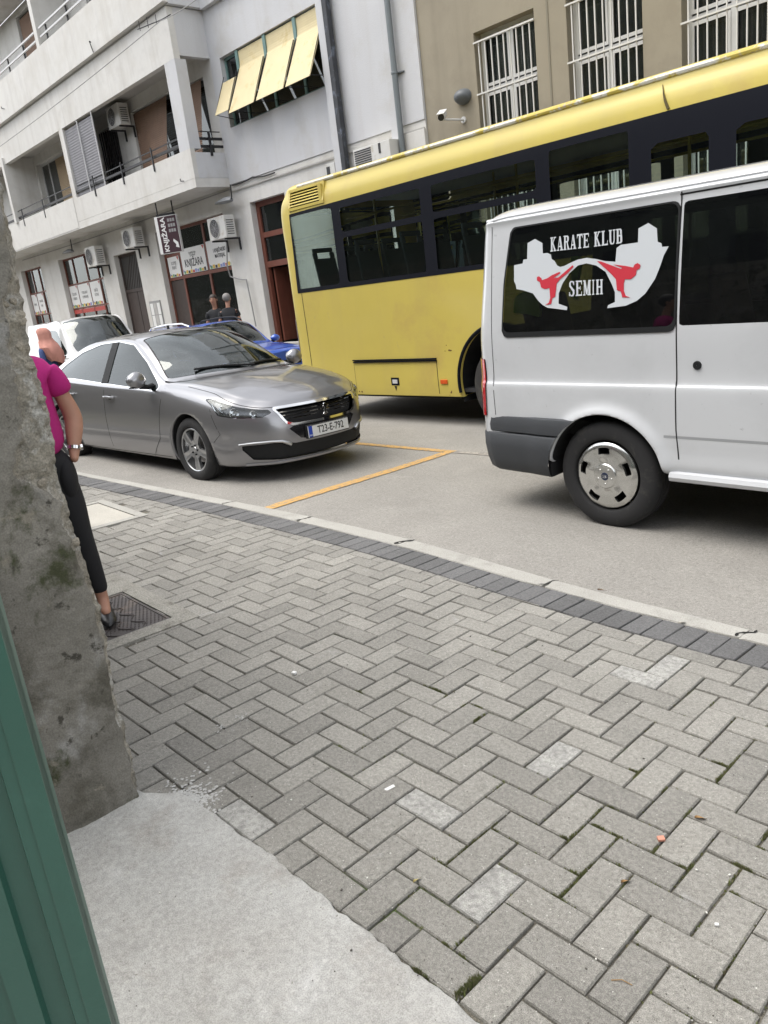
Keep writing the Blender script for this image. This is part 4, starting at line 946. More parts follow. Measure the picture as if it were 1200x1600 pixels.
def split(skin, ns, nt, regions, trange=None, ss=None, tt=None):
    """cut the skin into named regions; regions = [(name, F(P, s, t))], earlier wins. -> {name: [polygons in (s,t)]}, cut edges"""
    ss = np.linspace(0, skin.n - 1, ns + 1) if ss is None else ss; tt = np.linspace(*(trange or (0, skin.m - 1)), nt + 1) if tt is None else tt; ns = len(ss) - 1; nt = len(tt) - 1; A, B = np.meshgrid(ss, tt, indexing='ij'); P_ = skin(A, B)
    Fs = [f(P_, A, B) for _, f in regions]
    out = {n_: [] for n_, _ in regions}; out['body'] = []
    mn_ = [np.minimum(np.minimum(F[:-1, :-1], F[1:, :-1]), np.minimum(F[:-1, 1:], F[1:, 1:])) for F in Fs]; mx_ = [np.maximum(np.maximum(F[:-1, :-1], F[1:, :-1]), np.maximum(F[:-1, 1:], F[1:, 1:])) for F in Fs]
    for i in range(ns):
        for j in range(nt):
            poly = [(ss[i], tt[j]), (ss[i + 1], tt[j]), (ss[i + 1], tt[j + 1]), (ss[i], tt[j + 1])]; rest = [poly]
            for r, (nm, f) in enumerate(regions):
                if mn_[r][i, j] > 0: continue
                if mx_[r][i, j] <= 0 and len(rest) == 1 and rest[0] is poly: out[nm].append(poly); rest = []; break
                nr = []
                for q in rest:
                    a = np.array([p[0] for p in q]); b = np.array([p[1] for p in q]); v = f(skin(a, b), a, b); ins, outs = [], []
                    for k in range(len(q)):
                        k2 = (k + 1) % len(q)
                        (ins if v[k] <= 0 else outs).append(q[k])
                        if (v[k] <= 0) != (v[k2] <= 0):
                            lo, hi = (q[k], q[k2]); fl, fh = v[k], v[k2]
                            if (lo > hi): lo, hi, fl, fh = hi, lo, fh, fl
                            for _ in range(3):
                                t = fl / (fl - fh); mid = (lo[0] + (hi[0] - lo[0]) * t, lo[1] + (hi[1] - lo[1]) * t)
                                fm = float(f(skin(np.array([mid[0]]), np.array([mid[1]])), np.array([mid[0]]), np.array([mid[1]]))[0])
                                if abs(fm) < 2e-4: break
                                if (fm <= 0) == (fl <= 0): lo, fl = mid, fm
                                else: hi, fh = mid, fm
                            mid = (round(mid[0], 6), round(mid[1], 6)); ins.append(mid); outs.append(mid)
                    if len(ins) > 2: out[nm].append(ins)
                    if len(outs) > 2: nr.append(outs)
                rest = nr
                if not rest: break
            out['body'] += rest
    return out
def region_mesh(skin, polys, name, m, parent, side='both', push=0., smooth=True, rim=0., keep=None):
    """turn (s,t) polygons into a mesh part; push = offset along the normal; rim = depth of a turned-in edge"""
    if not polys: return None
    idx = {}; pts = []
    fs = []
    for q in polys:
        f = []
        for p in q:
            k = (round(p[0], 5), round(p[1], 5))
            if k not in idx: idx[k] = len(pts); pts.append(k)
            if not f or f[-1] != idx[k]: f.append(idx[k])
        if len(f) > 2 and f[0] == f[-1]: f.pop()
        if len(set(f)) > 2: fs.append(f)
    A = np.array([p[0] for p in pts]); B = np.array([p[1] for p in pts]); V = skin(A, B); V[:, 1] = np.where(np.abs(V[:, 1]) < 1e-4, 0, V[:, 1])
    me = bpy.data.meshes.new(name); objs = []
    def mk(V_, flip, nm):
        me = bpy.data.meshes.new(nm); me.from_pydata([tuple(v) for v in V_], [], [f[::-1] if flip else f for f in fs]); return me
    def finish(me, nm):
        bm = bmesh.new(); bm.from_mesh(me); bmesh.ops.remove_doubles(bm, verts=bm.verts, dist=4e-5)
        bmesh.ops.recalc_face_normals(bm, faces=bm.faces)
        # outward check
        cs = sum((f.normal.dot(f.calc_center_median() - Vector((f.calc_center_median().x * .8 - .3, 0, .55))) * f.calc_area() for f in bm.faces), 0)
        if cs < 0: bmesh.ops.reverse_faces(bm, faces=bm.faces)
        bm.normal_update()
        if push:
            ns_ = {v: v.normal.copy() for v in bm.verts}
            for v in bm.verts: v.co += ns_[v] * push
        if rim:
            ns_ = {v: v.normal.copy() for v in bm.verts}
            be = [e for e in bm.edges if len(e.link_faces) == 1 and not (abs(e.verts[0].co.y) < 2e-3 and abs(e.verts[1].co.y) < 2e-3)]
            r_ = bmesh.ops.extrude_edge_only(bm, edges=be); 
            for v in [g for g in r_['geom'] if isinstance(g, bmesh.types.BMVert)]:
                if callable(rim): v.co = Vector(rim(v.co))
                else: v.co -= ns_.get(v, v.normal) * rim if v in ns_ else Vector((0, 0, 0))
        bm.to_mesh(me); bm.free()
        me.materials.append(m); me.polygons.foreach_set('use_smooth', [smooth] * len(me.polygons)); me.set_sharp_from_angle(angle=math.radians(50))
        o = bpy.data.objects.new(name, me); C.objects.link(o); o.parent = parent; return o
    if side == 'both':
        V2 = V * [1, -1, 1]; n0 = len(V); me = bpy.data.meshes.new(name)
        me.from_pydata([tuple(v) for v in V] + [tuple(v) for v in V2], [], fs + [[i + n0 for i in f][::-1] for f in fs]); return finish(me, name)
    out = []
    for sg in (1, -1):
        if side == 'left' and sg == -1: continue
        if side == 'right' and sg == 1: continue
        me = mk(V * [1, sg, 1], sg < 0, name); out.append(finish(me, name))
    return out
def ribbon(skin, path, w, name, m, parent, fn=XZ, rng=None, lift=.0012, sides=(1, -1)):
    """thin strip lying on the skin along a path given in the projection fn"""
    pts = []
    rng = rng or (0, skin.n - 1, 0, skin.m - 1)
    for (a, b) in zip(path, path[1:]):
        a, b = np.array(a, float), np.array(b, float); n_ = max(1, int(np.linalg.norm(b - a) / .06))
        pts += [a + (b - a) * k / n_ for k in range(n_)]
    pts.append(np.array(path[-1], float)); P_ = []; N_ = []
    for p in pts:
        a, b = skin.find(fn, p, *rng); P_.append(skin(a, b)); N_.append(skin.normal(a, b))
    out = []
    for sg in sides:
        M_ = mb(); vs = []
        for i in range(len(P_)):
            t = P_[min(i + 1, len(P_) - 1)] - P_[max(0, i - 1)]; t = t / (np.linalg.norm(t) + 1e-9); q = np.cross(N_[i], t); q /= (np.linalg.norm(q) + 1e-9)
            for k in (-1, 1): v = P_[i] + q * w / 2 * k + N_[i] * lift; vs.append((v[0], v[1] * sg, v[2]))
        M_.add(vs, [(2 * i, 2 * i + 1, 2 * i + 3, 2 * i + 2) if sg > 0 else (2 * i, 2 * i + 2, 2 * i + 3, 2 * i + 1) for i in range(len(P_) - 1)]); out.append(M_.build(name, m, parent, weld=False, fixn=False))
    return out
def arch_rim(cx, cz, depth=.20):
    """turns every edge that lies on a wheel arch inwards"""
    def f(v): return (v.x, v.y - math.copysign(depth, v.y), v.z)
    return f
m_tyre = mat('tyre_rubber', (.018, .018, .019), .85, bump=.4, bscale=150, local=True, stain=((.05, .047, .042), 9, .55, .75))
m_tyred = mat('tyre_dusty', (.035, .034, .033), .9, bump=.4, bscale=150, local=True, stain=((.075, .07, .06), 9, .5, .7))
m_under = mat('underbody', (.012, .012, .013), .95)
m_trim = mat('black_plastic', (.011, .012, .013), .6, bump=.2, bscale=200, spec=.3)
m_gap = mat('panel_gap', (.006, .006, .007), .9)
m_chrome = mat('chrome', (.80, .80, .80), .08, 1.)
m_alloy = mat('alloy_silver', (.52, .53, .54), .28, .9, bump=.1)
m_seat = mat('seat_cloth', (.03, .03, .032), .9)
m_carglass = glass('car_glass', (.42, .50, .48), .01, .45, (.012, .018, .017), 1.38)
m_wshield = glass('windscreen_glass', (.66, .76, .73), .006, .12, (.03, .04, .04), 2.0)
m_lens = glass('clear_lens', (.85, .88, .9), .02, .06, (.4, .4, .42))
def paint(name, col, metal=.0, rough=.35, coat=1., dirt=.0, flake=0):
    m = mat(name, col, rough, metal, coat=coat, coat_rough=.03, stain=[(tuple(c * .86 + .01 for c in col), 1.6, .5, .8), (tuple(c * .7 + .02 for c in col), 22, .66, .72)] if dirt else None, local=True)
    t = m.node_tree; b = t.nodes['Principled BSDF']; out = t.nodes['Material Output']; g = t.nodes.new('ShaderNodeNewGeometry'); d = t.nodes.new('ShaderNodeBsdfDiffuse'); d.inputs[0].default_value = (.03, .03, .032, 1)
    x = t.nodes.new('ShaderNodeMixShader'); t.links.new(g.outputs['Backfacing'], x.inputs[0]); t.links.new(b.outputs[0], x.inputs[1]); t.links.new(d.outputs[0], x.inputs[2]); t.links.new(x.outputs[0], out.inputs[0])
    if flake:
        nn = t.nodes.new('ShaderNodeTexNoise'); nn.inputs['Scale'].default_value = 900; bp = t.nodes.new('ShaderNodeBump'); bp.inputs['Strength'].default_value = flake; bp.inputs['Distance'].default_value = .001
        t.links.new(nn.outputs[0], bp.inputs['Height']); t.links.new(bp.outputs[0], b.inputs['Normal'])
    return m
def tyre(parent, r, w, rim, m=None, name='tyre'):
    """axis along y, outer face at y = -w/2"""
    h = w / 2; p = [(rim, -h * .78), (rim + .008, -h * .92), (rim + .02, -h * .97), (r - (r - rim) * .5, -h), (r - .03, -h * .93), (r - .012, -h * .82), (r - .002, -h * .66)]
    p += [(r, -h * .6), (r, -h * .36), (r - .008, -h * .35), (r - .008, -h * .31), (r, -h * .3), (r + .001, -h * .03), (r - .008, -h * .02), (r - .008, h * .02), (r + .001, h * .03), (r, h * .3), (r - .008, h * .31), (r - .008, h * .35), (r, h * .36), (r, h * .6), (r - .012, h * .82), (r - .03, h * .93), (rim, h * .8)]
    M_ = mb(); M_.lathe(p, 56, 'y'); return M_.build(name, m or m_tyre, parent, smooth=True, weld=False)
def disc_clip(parent, rings, nth, zf, hole, m, name, back=.03, sign=-1, smooth=True):
    """polar disc facing -y: rings radii, zf(r,th) offset, hole(r,th)<0 removed with turned-in edges"""
    class D:
        n = 2; m = 2
        def __call__(s, A, B): A = np.asarray(A, float); B = np.asarray(B, float); return np.stack([A * np.cos(B), sign * zf(A, B), A * np.sin(B)], -1)
    D_ = D(); ss = np.array(rings); tt = np.linspace(0, 2 * PI, nth + 1)
    vs = {}; V = []; F = []; 
    def vid(a, b):
        k = (round(a, 5), round(b % (2 * PI), 5) % round(2 * PI, 5))
        if k not in vs: vs[k] = len(V); V.append(tuple(D_(a, b)))
        return vs[k]
    for i in range(len(ss) - 1):
        for j in range(nth):
            q = [(ss[i], tt[j]), (ss[i + 1], tt[j]), (ss[i + 1], tt[j + 1]), (ss[i], tt[j + 1])]; v = [hole(*p) for p in q]; o = []
            if all(x <= 0 for x in v): continue
            if all(x > 0 for x in v): o = q
            else:
                for k in range(4):
                    k2 = (k + 1) % 4
                    if v[k] > 0: o.append(q[k])
                    if (v[k] > 0) != (v[k2] > 0): t = v[k] / (v[k] - v[k2]); o.append((q[k][0] + (q[k2][0] - q[k][0]) * t, q[k][1] + (q[k2][1] - q[k][1]) * t))
            f = [vid(*p) for p in o]; f = [f[k] for k in range(len(f)) if f[k] != f[k - 1]]
            if len(set(f)) > 2: F.append(f)
    M_ = mb(); M_.add(V, F); o = M_.build(name, m, parent, weld=True)
    bm = bmesh.new(); bm.from_mesh(o.data); be = [e for e in bm.edges if len(e.link_faces) == 1]; r_ = bmesh.ops.extrude_edge_only(bm, edges=be)
    for v in [g for g in r_['geom'] if isinstance(g, bmesh.types.BMVert)]: v.co.y -= sign * back
    bmesh.ops.recalc_face_normals(bm, faces=bm.faces); bm.to_mesh(o.data); bm.free()
    o.data.polygons.foreach_set('use_smooth', [True] * len(o.data.polygons)); o.data.set_sharp_from_angle(angle=math.radians(35)); return o
def alloy_wheel(parent, loc, r, w, rim, name='wheel', spokes=5, m=None, mt=None, mirror=False, rz=0):
    """five twin-ridge spokes"""
    root = tyre(parent, r, w, rim, mt, name); root.location = loc
    if mirror: root.rotation_euler = (0, 0, PI)
    h = w / 2
    mb().lathe([(rim + .002, -h * .80), (rim - .006, -h * .84), (rim - .014, -h * .78), (rim - .018, -h * .3), (rim - .05, h * .3), (rim - .05, h * .7)], 48).build('rim', m or m_alloy, root, smooth=True, weld=False)
    mb().lathe([(.001, h * .15), (rim - .02, h * .15)], 32).build('brake_void', m_under, root)
    mb().lathe([(.02, -h * .1), (rim * .62, -h * .1), (rim * .62, h * .1)], 32).build('brake_disc', mat('brake_steel', (.25, .24, .23), .4, .8) if 'brake_steel' not in MATS else MATS['brake_steel'], root, smooth=False)
    def hole(a, th):
        th = (th + .3 + rz) % (2 * PI / spokes) - PI / spokes; wd = .030 + .016 * (a / rim) ** 2
        d = abs(a * math.sin(th)) if abs(th) < PI / 2 else 1
        if a < rim * .30: return 1
        if a > rim * .955: return 1
        k = (.42 * rim - a) * .5
        return max(-(d - wd), k) if True else 1
    def zf(a, th):
        th2 = (np.asarray(th) + .3 + rz) % (2 * PI / spokes) - PI / spokes; d = np.abs(np.asarray(a) * np.sin(th2)); gv = np.exp(-(d / .012) ** 2) * .008 * (np.asarray(a) > rim * .35)
        return h * .80 - .035 * np.clip((.55 * rim - a) / rim, 0, 1) * 1.0 - gv - .02 * (1 - np.clip(a / (rim * .2), 0, 1)) * 0
    disc_clip(root, [.001, .02, .035, .05, .065] + list(np.linspace(rim * .36, rim * .97, 12)), 90, zf, hole, m or m_alloy, 'spokes', back=.03)
    mb().lathe([(.001, -h * .80 + .004), (.024, -h * .80 + .006), (.028, -h * .70)], 20).build('hub_cap', m_alloy, root, smooth=True)
    for k in range(5): a_ = 2 * PI * k / 5; mb().lathe([(.001, -h * .70 - .012), (.008, -h * .70 - .012), (.008, -h * .6)], 8, 'y', (.048 * math.cos(a_), 0, .048 * math.sin(a_))).build('wheel_bolt', m_trim, root)
    return root
def liner(parent, cx, cz, r, y0, y1, name='wheel_housing', lo=-.12, hi=1.12):
    M_ = mb(); n_ = 28; vs = []
    for k in range(n_ + 1):
        a_ = PI * (lo + (hi - lo) * k / n_)
        for y in (y0, y1): vs.append((cx + r * math.cos(a_), y, cz + r * math.sin(a_)))
    M_.add(vs, [(2 * k, 2 * k + 1, 2 * k + 3, 2 * k + 2) for k in range(n_)]); M_.add([vs[2 * k + 1] for k in range(n_ + 1)], [list(range(n_ + 1))]); return M_.build(name, m_under, parent, weld=False, fixn=False)
def seat(parent, x, y, w=.5, zs=.32, zt=1.12, m=None):
    s_ = mb().obox((x, y, zs + .07), (.25, 0, 0), (0, w / 2, 0), (0, 0, .07)).build('seat', m or m_seat, parent, bevel=.04)
    mb().obox((x - .30, y, (zs + zt - .16) / 2 + .08), (.05, 0, .0), (0, w / 2 * .95, 0), (-.08, 0, (zt - .16 - zs) / 2)).build('backrest', m or m_seat, s_, bevel=.04)
    mb().obox((x - .39, y, zt - .05), (.04, 0, 0), (0, .13, 0), (-.02, 0, .08)).build('headrest', m or m_seat, s_, bevel=.025); return s_
# ================================================================== SILVER SALOON
def K(x, ys, zs, xs=None):
    xs = xs or {}; return [(xs.get(i, x), y, z) for i, (y, z) in enumerate(zip(ys, zs))]
zb0 = [.17, .165, .25, .48, .70]
rows = [
    K(-3.88, [0] * 11, [.25, .27, .34, .50, .72, .88, .96, 1.0, 1.02, 1.035, 1.04]),
    K(-3.86, [.35, .42, .44, .45, .45, .44, .42, .38, .33, .18, 0], [.22, .22, .32, .50, .72, .89, .97, 1.01, 1.03, 1.045, 1.05]),
    K(-3.74, [.5, .70, .76, .79, .78, .75, .70, .62, .54, .29, 0], [.19, .19, .28, .49, .72, .90, .975, 1.015, 1.035, 1.055, 1.06], {7: -3.72, 8: -3.7, 9: -3.68, 10: -3.66}),
    K(-3.42, [.5, .79, .87, .895, .885, .86, .81, .73, .64, .34, 0], [.17, .165, .25, .48, .72, .91, .995, 1.03, 1.05, 1.07, 1.075]),
    K(-3.10, [.5, .81, .885, .915, .91, .885, .845, .74, .665, .35, 0], [.17, .165, .25, .48, .72, .92, 1.005, 1.075, 1.09, 1.10, 1.105], {7: -3.12, 8: -3.15, 9: -3.18, 10: -3.2}),
    K(-2.75, [.5, .81, .89, .918, .918, .893, .85, .705, .63, .34, 0], zb0 + [.915, .998, 1.195, 1.235, 1.27, 1.28]),
    K(-2.30, [.5, .81, .89, .92, .92, .895, .853, .665, .60, .32, 0], zb0 + [.905, .985, 1.31, 1.37, 1.41, 1.42]),
    K(-1.75, [.5, .81, .89, .92, .92, .897, .855, .645, .585, .31, 0], zb0 + [.89, .965, 1.355, 1.405, 1.452, 1.46]),
    K(-1.28, [.5, .81, .89, .92, .92, .897, .855, .655, .585, .31, 0], zb0 + [.878, .95, 1.325, 1.385, 1.435, 1.445], {7: -1.26, 8: -1.24, 9: -1.14, 10: -1.10}),
    K(-.88, [.5, .81, .89, .92, .92, .895, .852, .725, .655, .34, 0], zb0 + [.865, .935, 1.15, 1.20, 1.245, 1.25], {7: -.87, 8: -.83, 9: -.66, 10: -.61}),
    K(-.52, [.5, .81, .89, .92, .92, .892, .845, .795, .735, .38, 0], zb0 + [.85, .915, .955, .98, 1.0, 1.003], {7: -.50, 8: -.45, 9: -.26, 10: -.20}),
    K(-.12, [.5, .81, .89, .922, .92, .89, .838, .77, .70, .37, 0], zb0 + [.83, .89, .92, .945, .975, .98], {7: -.10, 8: -.07, 9: .04, 10: .08}),
    K(.32, [.5, .80, .885, .92, .912, .875, .815, .74, .66, .35, 0], [.17, .165, .25, .48, .685, .79, .84, .87, .895, .935, .945]),
    K(.53, [.5, .76, .845, .88, .87, .825, .765, .70, .62, .33, 0], [.17, .165, .25, .48, .66, .745, .785, .815, .84, .885, .895]),
    K(.68, [.5, .65, .725, .755, .745, .715, .665, .60, .53, .29, 0], [.17, .165, .25, .47, .635, .70, .738, .765, .788, .835, .85], {5: .67, 6: .665, 7: .665, 8: .67, 9: .675, 10: .68}),
    K(.90, [.38, .46, .49, .50, .49, .475, .45, .41, .36, .20, 0], [.17, .165, .24, .46, .615, .68, .71, .735, .755, .795, .81], {0: .80, 1: .85, 2: .895, 3: .905, 4: .885, 5: .855, 6: .835, 7: .82, 8: .81, 9: .79, 10: .785}),
    K(.96, [0] * 11, [.17, .165, .24, .46, .605, .675, .70, .72, .74, .77, .785], {0: .86, 1: .93, 2: .985, 3: 1.0, 4: .98, 5: .94, 6: .915, 7: .895, 8: .88, 9: .855, 10: .84}),
]
for r_ in rows:
    for k_ in range(11):
        if r_[k_][2] > 1.05: r_[k_] = (r_[k_][0], r_[k_][1], 1.05 + (r_[k_][2] - 1.05) * .955)
sk_s = Skin(rows)
m_silver = paint('silver_metallic', (.28, .28, .292), .72, .30, 1., flake=.06)
WIN_OUT = [(-2.86, .995), (-2.87, 1.06), (-2.74, 1.14), (-2.42, 1.262), (-2.0, 1.345), (-1.6, 1.365), (-1.25, 1.325), (-.9, 1.15), (-.52, .90), (-.60, .888), (-1.5, .935), (-2.4, .985)]
def side_only(P_): return np.where(np.abs(P_[..., 1]) > .55, 0, 1)
def f_side(poly, r=0, grow=0):
    return lambda P_, A, B: np.where((P_[..., 1] > .5), sdp(P_[..., 0], P_[..., 2], poly, r) - grow, 1)
def f_arch(cx, cz, r, ymin=.5): return lambda P_, A, B: np.where(P_[..., 1] > ymin, np.hypot(P_[..., 0] - cx, P_[..., 2] - cz) - r, 1)
def f_st(poly, r=0, grow=0, k=.25): return lambda P_, A, B: (sdp(A * .3, B * .1, [(a * .3, b * .1) for a, b in poly], r) - grow)
GR = [(.50, .705), (.515, .68), (.44, .545), (.36, .515), (-.36, .515), (-.44, .545), (-.515, .68), (-.50, .705)]
def f_front(poly, r=0, grow=0, xmin=.6): return lambda P_, A, B: np.where((P_[..., 0] > xmin) & (B < 8.6), sdp(P_[..., 1], P_[..., 2], poly, r) - grow, 1)
WS = [(9.93, 7.95), (8.06, 8.15), (8.04, 12), (9.97, 12)]
HL = [(11.85, 5.45), (12.3, 5.62), (13.0, 5.55), (14, 5.55), (14.78, 5.15), (14.86, 4.5), (14.6, 4.05), (14, 3.98), (13.2, 4.02), (12.75, 4.05), (12.3, 4.7)]
FOG = [(.80, .395), (.42, .385), (.33, .31), (.62, .235), (.76, .27)]
MASK = [(.42, .50), (.40, .48), (.30, .385), (.28, .375), (-.28, .375), (-.42, .50)]
LOWER = [(.62, .34), (.40, .352), (.10, .345), (-.1, .345), (-.1, .215), (.2, .215), (.45, .225), (.66, .245)]
regs = [
    ('arch', lambda P_, A, B: np.minimum(f_arch(0, .315, .365)(P_, A, B), f_arch(-2.817, .315, .365)(P_, A, B))),
    ('side_glass', f_side(WIN_OUT, .02)), ('window_trim', f_side(WIN_OUT, .02, .012)),
    ('windscreen', f_st(WS, .02)), ('screen_seal', f_st(WS, .02, .006)),
    ('rear_window', f_st([(4.1, 8.0), (5.9, 8.1), (5.9, 12), (4.1, 12)], .02)),
    ('headlight', f_st(HL, .02)),
    ('grille_hole', f_front(GR, .012, -.022)), ('grille_frame', f_front(GR, .012, 0)),
    ('mask', f_front([(.44, .515), (.30, .38), (-.30, .38), (-.44, .515)], .015)),
    ('intake', f_front([(.80, .375), (.47, .385), (.40, .352), (-.4, .352), (-.4, .205), (.5, .215), (.70, .235)], .015, 0, .5)),
]
sp = split(sk_s, 136, 66, regs)
AXX, AXY = -6.92, 4.455
car = thing('parked_car', 'silver grey four-door saloon parked at the kerb, plate T23-E-792', 'car', (AXX, AXY, road_z(AXX, AXY) + .006), 0)
car.rotation_euler = (-.026, .020, math.radians(3.6))
rows_scale = 1
body = region_mesh(sk_s, sp['body'], 'body', m_silver, car)
bm = bmesh.new(); bm.from_mesh(body.data)
be = [e for e in bm.edges if len(e.link_faces) == 1 and all(abs(math.hypot(v.co.x - cx_, v.co.z - .315) - .365) < .004 for v in e.verts for cx_ in [0 if v.co.x > -1.4 else -2.817])]
r_ = bmesh.ops.extrude_edge_only(bm, edges=be)
for v in [g for g in r_['geom'] if isinstance(g, bmesh.types.BMVert)]: v.co.y -= math.copysign(.03, v.co.y); 
bm.to_mesh(body.data); bm.free()
region_mesh(sk_s, sp['side_glass'], 'side_window', m_carglass, car, 'each', push=-.004)
region_mesh(sk_s, sp['window_trim'], 'window_trim', m_chrome, car, 'each', push=.001)
region_mesh(sk_s, sp['windscreen'], 'windscreen', m_wshield, car, push=-.002)
region_mesh(sk_s, sp['screen_seal'], 'windscreen_seal', m_trim, car)
region_mesh(sk_s, sp['rear_window'], 'rear_window', m_carglass, car)
m_hlback = mat('lamp_bowl', (.10, .10, .105), .25, .6)
for o in region_mesh(sk_s, sp['headlight'], 'headlight', m_lens, car, 'each'):
    sg = 1 if o.data.vertices[0].co.y > 0 else -1
    c_ = o.copy(); c_.data = o.data.copy(); C.objects.link(c_); c_.name = 'lamp_bowl'; c_.parent = o; c_.data.materials.clear(); c_.data.materials.append(m_hlback)
    for v in c_.data.vertices: v.co.x -= .045; v.co.y -= sg * .03; v.co.z -= .004
    for (s_, t_, r_, m_) in ((12.85, 4.65, .042, m_chrome), (13.55, 4.62, .046, m_chrome), (14.3, 4.6, .036, m_chrome)):
        p_ = sk_s(s_, t_); n2 = sk_s.normal(s_, t_); p_ = p_ - n2 * .035
        q_ = mb(); ax = Vector((n2[0] + .5, n2[1] * sg * .6, n2[2] * .2)).normalized(); pr = []
        base = Vector((p_[0], p_[1] * sg, p_[2])); e1 = ax.orthogonal().normalized(); e2 = ax.cross(e1); vs = []
        for rr, dd in ((.006, .006), (r_ * .5, -.008), (r_ * .85, .006), (r_, .022), (r_ * 1.05, .022)):
            for k in range(20): a_ = 2 * PI * k / 20; v = base + ax * dd + (e1 * math.cos(a_) + e2 * math.sin(a_)) * rr; vs.append(tuple(v))
        q_.add(vs, [(i * 20 + k, i * 20 + (k + 1) % 20, (i + 1) * 20 + (k + 1) % 20, (i + 1) * 20 + k) for i in range(4) for k in range(20)] + [list(range(20))]); q_.build('reflector', m_, o, smooth=True)
    pts = [sk_s(s_, t_) - sk_s.normal(s_, t_) * .012 for s_, t_ in ((12.15, 5.2), (12.5, 4.45), (12.85, 4.17), (13.5, 4.15), (14.2, 4.15))]
    mb().tube([(p[0], p[1] * sg, p[2]) for p in pts], .008, 6).build('light_strip', m_chrome, o, smooth=True)
region_mesh(sk_s, sp['grille_frame'], 'grille_frame', m_chrome, car, push=.004, rim=.02)
m_gloss = mat('gloss_black', (.012, .012, .014), .15, coat=.8)
region_mesh(sk_s, sp['mask'], 'number_plate_panel', m_gloss, car)
region_mesh(sk_s, sp['intake'], 'lower_intake', m_trim, car, push=-.018)
region_mesh(sk_s, sp['grille_hole'], 'grille_mesh', m_gap, car, push=-.035)
xf = lambda y, z: .985 - .33 * y * y - .12 * abs(z - .47)
for z_ in (.548, .582, .616, .650):
    hw = .40 + (z_ - .53) * .48; P_ = [(xf(y, z_) - .040 - .10 * abs(y) ** 3 * 1.5, y, z_) for y in np.linspace(-hw, hw, 25)]
    M_ = mb(); vs = [q for p in P_ for q in ((p[0] + .016, p[1], p[2] - .005), (p[0] + .016, p[1], p[2] + .005), (p[0] - .01, p[1], p[2] + .007), (p[0] - .01, p[1], p[2] - .007))]
    M_.add(vs, [(4 * i + k, 4 * i + (k + 1) % 4, 4 * i + 4 + (k + 1) % 4, 4 * i + 4 + k) for i in range(24) for k in range(4)]); M_.build('grille_bar', m_chrome, car)
# rampant emblem on the grille
em = [(-.012, -.055), (.004, -.05), (.002, -.03), (.018, -.045), (.032, -.05), (.02, -.028), (.012, -.005), (.03, -.01), (.045, -.004), (.03, .008), (.016, .012), (.03, .022), (.042, .03), (.022, .034), (.012, .05), (-.006, .056), (-.022, .048), (-.02, .034), (-.034, .03), (-.02, .022), (-.012, .0), (-.02, -.03), (-.034, -.05)]
M_ = mb(); M_.prism([(p[0] * 1.0, p[1]) for p in em], -.006, .006, 'y'); e_ = M_.build('emblem', m_chrome, car, bevel=.0015); e_.location = (.992, 0, .618); e_.rotation_euler = (0, 0, PI / 2)
# number plate
m_plate = mat('plate_white', (.72, .73, .72), .4); m_blue = mat('plate_blue', (.02, .06, .38), .4); m_pt = mat('plate_black', (.012, .012, .012), .5)
def number_plate(parent, loc, rot, body_, w_=.52):
    p_ = mb().box(-w_ / 2, w_ / 2, -.004, .004, -.056, .056).build('number_plate', m_plate, parent, bevel=.002); p_.location = loc; p_.rotation_euler = rot
    mb().box(-w_ / 2 + .004, -w_ / 2 + .05, -.0055, -.0042, -.052, .052).build('blue_band', m_blue, p_)
    for (a, b, c, d) in ((-w_ / 2, w_ / 2, .052, .056), (-w_ / 2, w_ / 2, -.056, -.052)): mb().box(a, b, -.0052, -.0041, c, d).build('plate_edge', m_pt, p_)
    text('BIH', .022, m_plate, p_, loc=(-w_ / 2 + .027, -.006, -.035)); text(body_, .098, m_pt, p_, loc=(.025, -.0055, 0), sx=.82, sy=1.0, off=.0008, ext=.0005); return p_
number_plate(car, (1.012, 0, .435), (math.radians(-4), 0, PI / 2), 'T23-E-792')
mb().obox((.995, 0, .435), (.012, 0, 0), (0, .27, 0), (0, 0, .062)).build('plate_holder', m_trim, car)
# fog pocket chrome blades, lower lip
for sg in (1, -1):
    P_ = []
    for (y, z) in ((.80, .392), (.70, .398), (.58, .398), (.50, .388), (.45, .365), (.42, .345)):
        a, b = sk_s.find(YZ, (y, z), 13.2, 16, 1, 6); p = sk_s(a, b); P_.append((p[0] + .006, p[1] * sg, p[2]))
    mb().tube(P_, [.008, .010, .011, .014, .020, .016], 8).build('fog_trim', m_alloy, car, smooth=True)
P_ = []
for y in np.linspace(-.74, .74, 31):
    a, b = sk_s.find(YZ, (abs(y), .185), 13, 16, .5, 4); p = sk_s(a, b); P_.append((p[0] + .004, y, .188))
mb().tube(P_, .016, 6).build('front_lip', m_silver, car, smooth=True)
# panel gaps
side = (3, 13.5, .6, 6.6)
ribbon(sk_s, [(-.42, .905), (-.44, .80), (-.50, .60), (-.56, .40), (-.80, .19)], .007, 'door_gap', m_gap, car, rng=side)
ribbon(sk_s, [(-1.62, .945), (-1.63, .8), (-1.65, .5), (-1.66, .19)], .007, 'door_gap', m_gap, car, rng=side)
ribbon(sk_s, [(-2.86, .98), (-2.75, .85), (-2.60, .70), (-2.45, .52), (-2.40, .19)], .007, 'door_gap', m_gap, car, rng=side)
ribbon(sk_s, [(-.44, .21), (-1.5, .20), (-2.4, .20)], .006, 'sill_gap', m_gap, car, rng=side)
ribbon(sk_s, [(.36, .79), (.42, .66), (.50, .50), (.40, .42)], .005, 'bumper_gap', m_gap, car, rng=(10, 14.6, .6, 6.6))
hg = [(11.0, 6.9), (12, 6.6), (12.6, 6.2), (13.2, 6.0), (13.9, 5.9), (14.6, 5.6), (15.2, 5.7), (16, 5.75)]
class ST: pass
ribbon(sk_s, hg, .006, 'bonnet_gap', m_gap, car, fn=None) if False else None
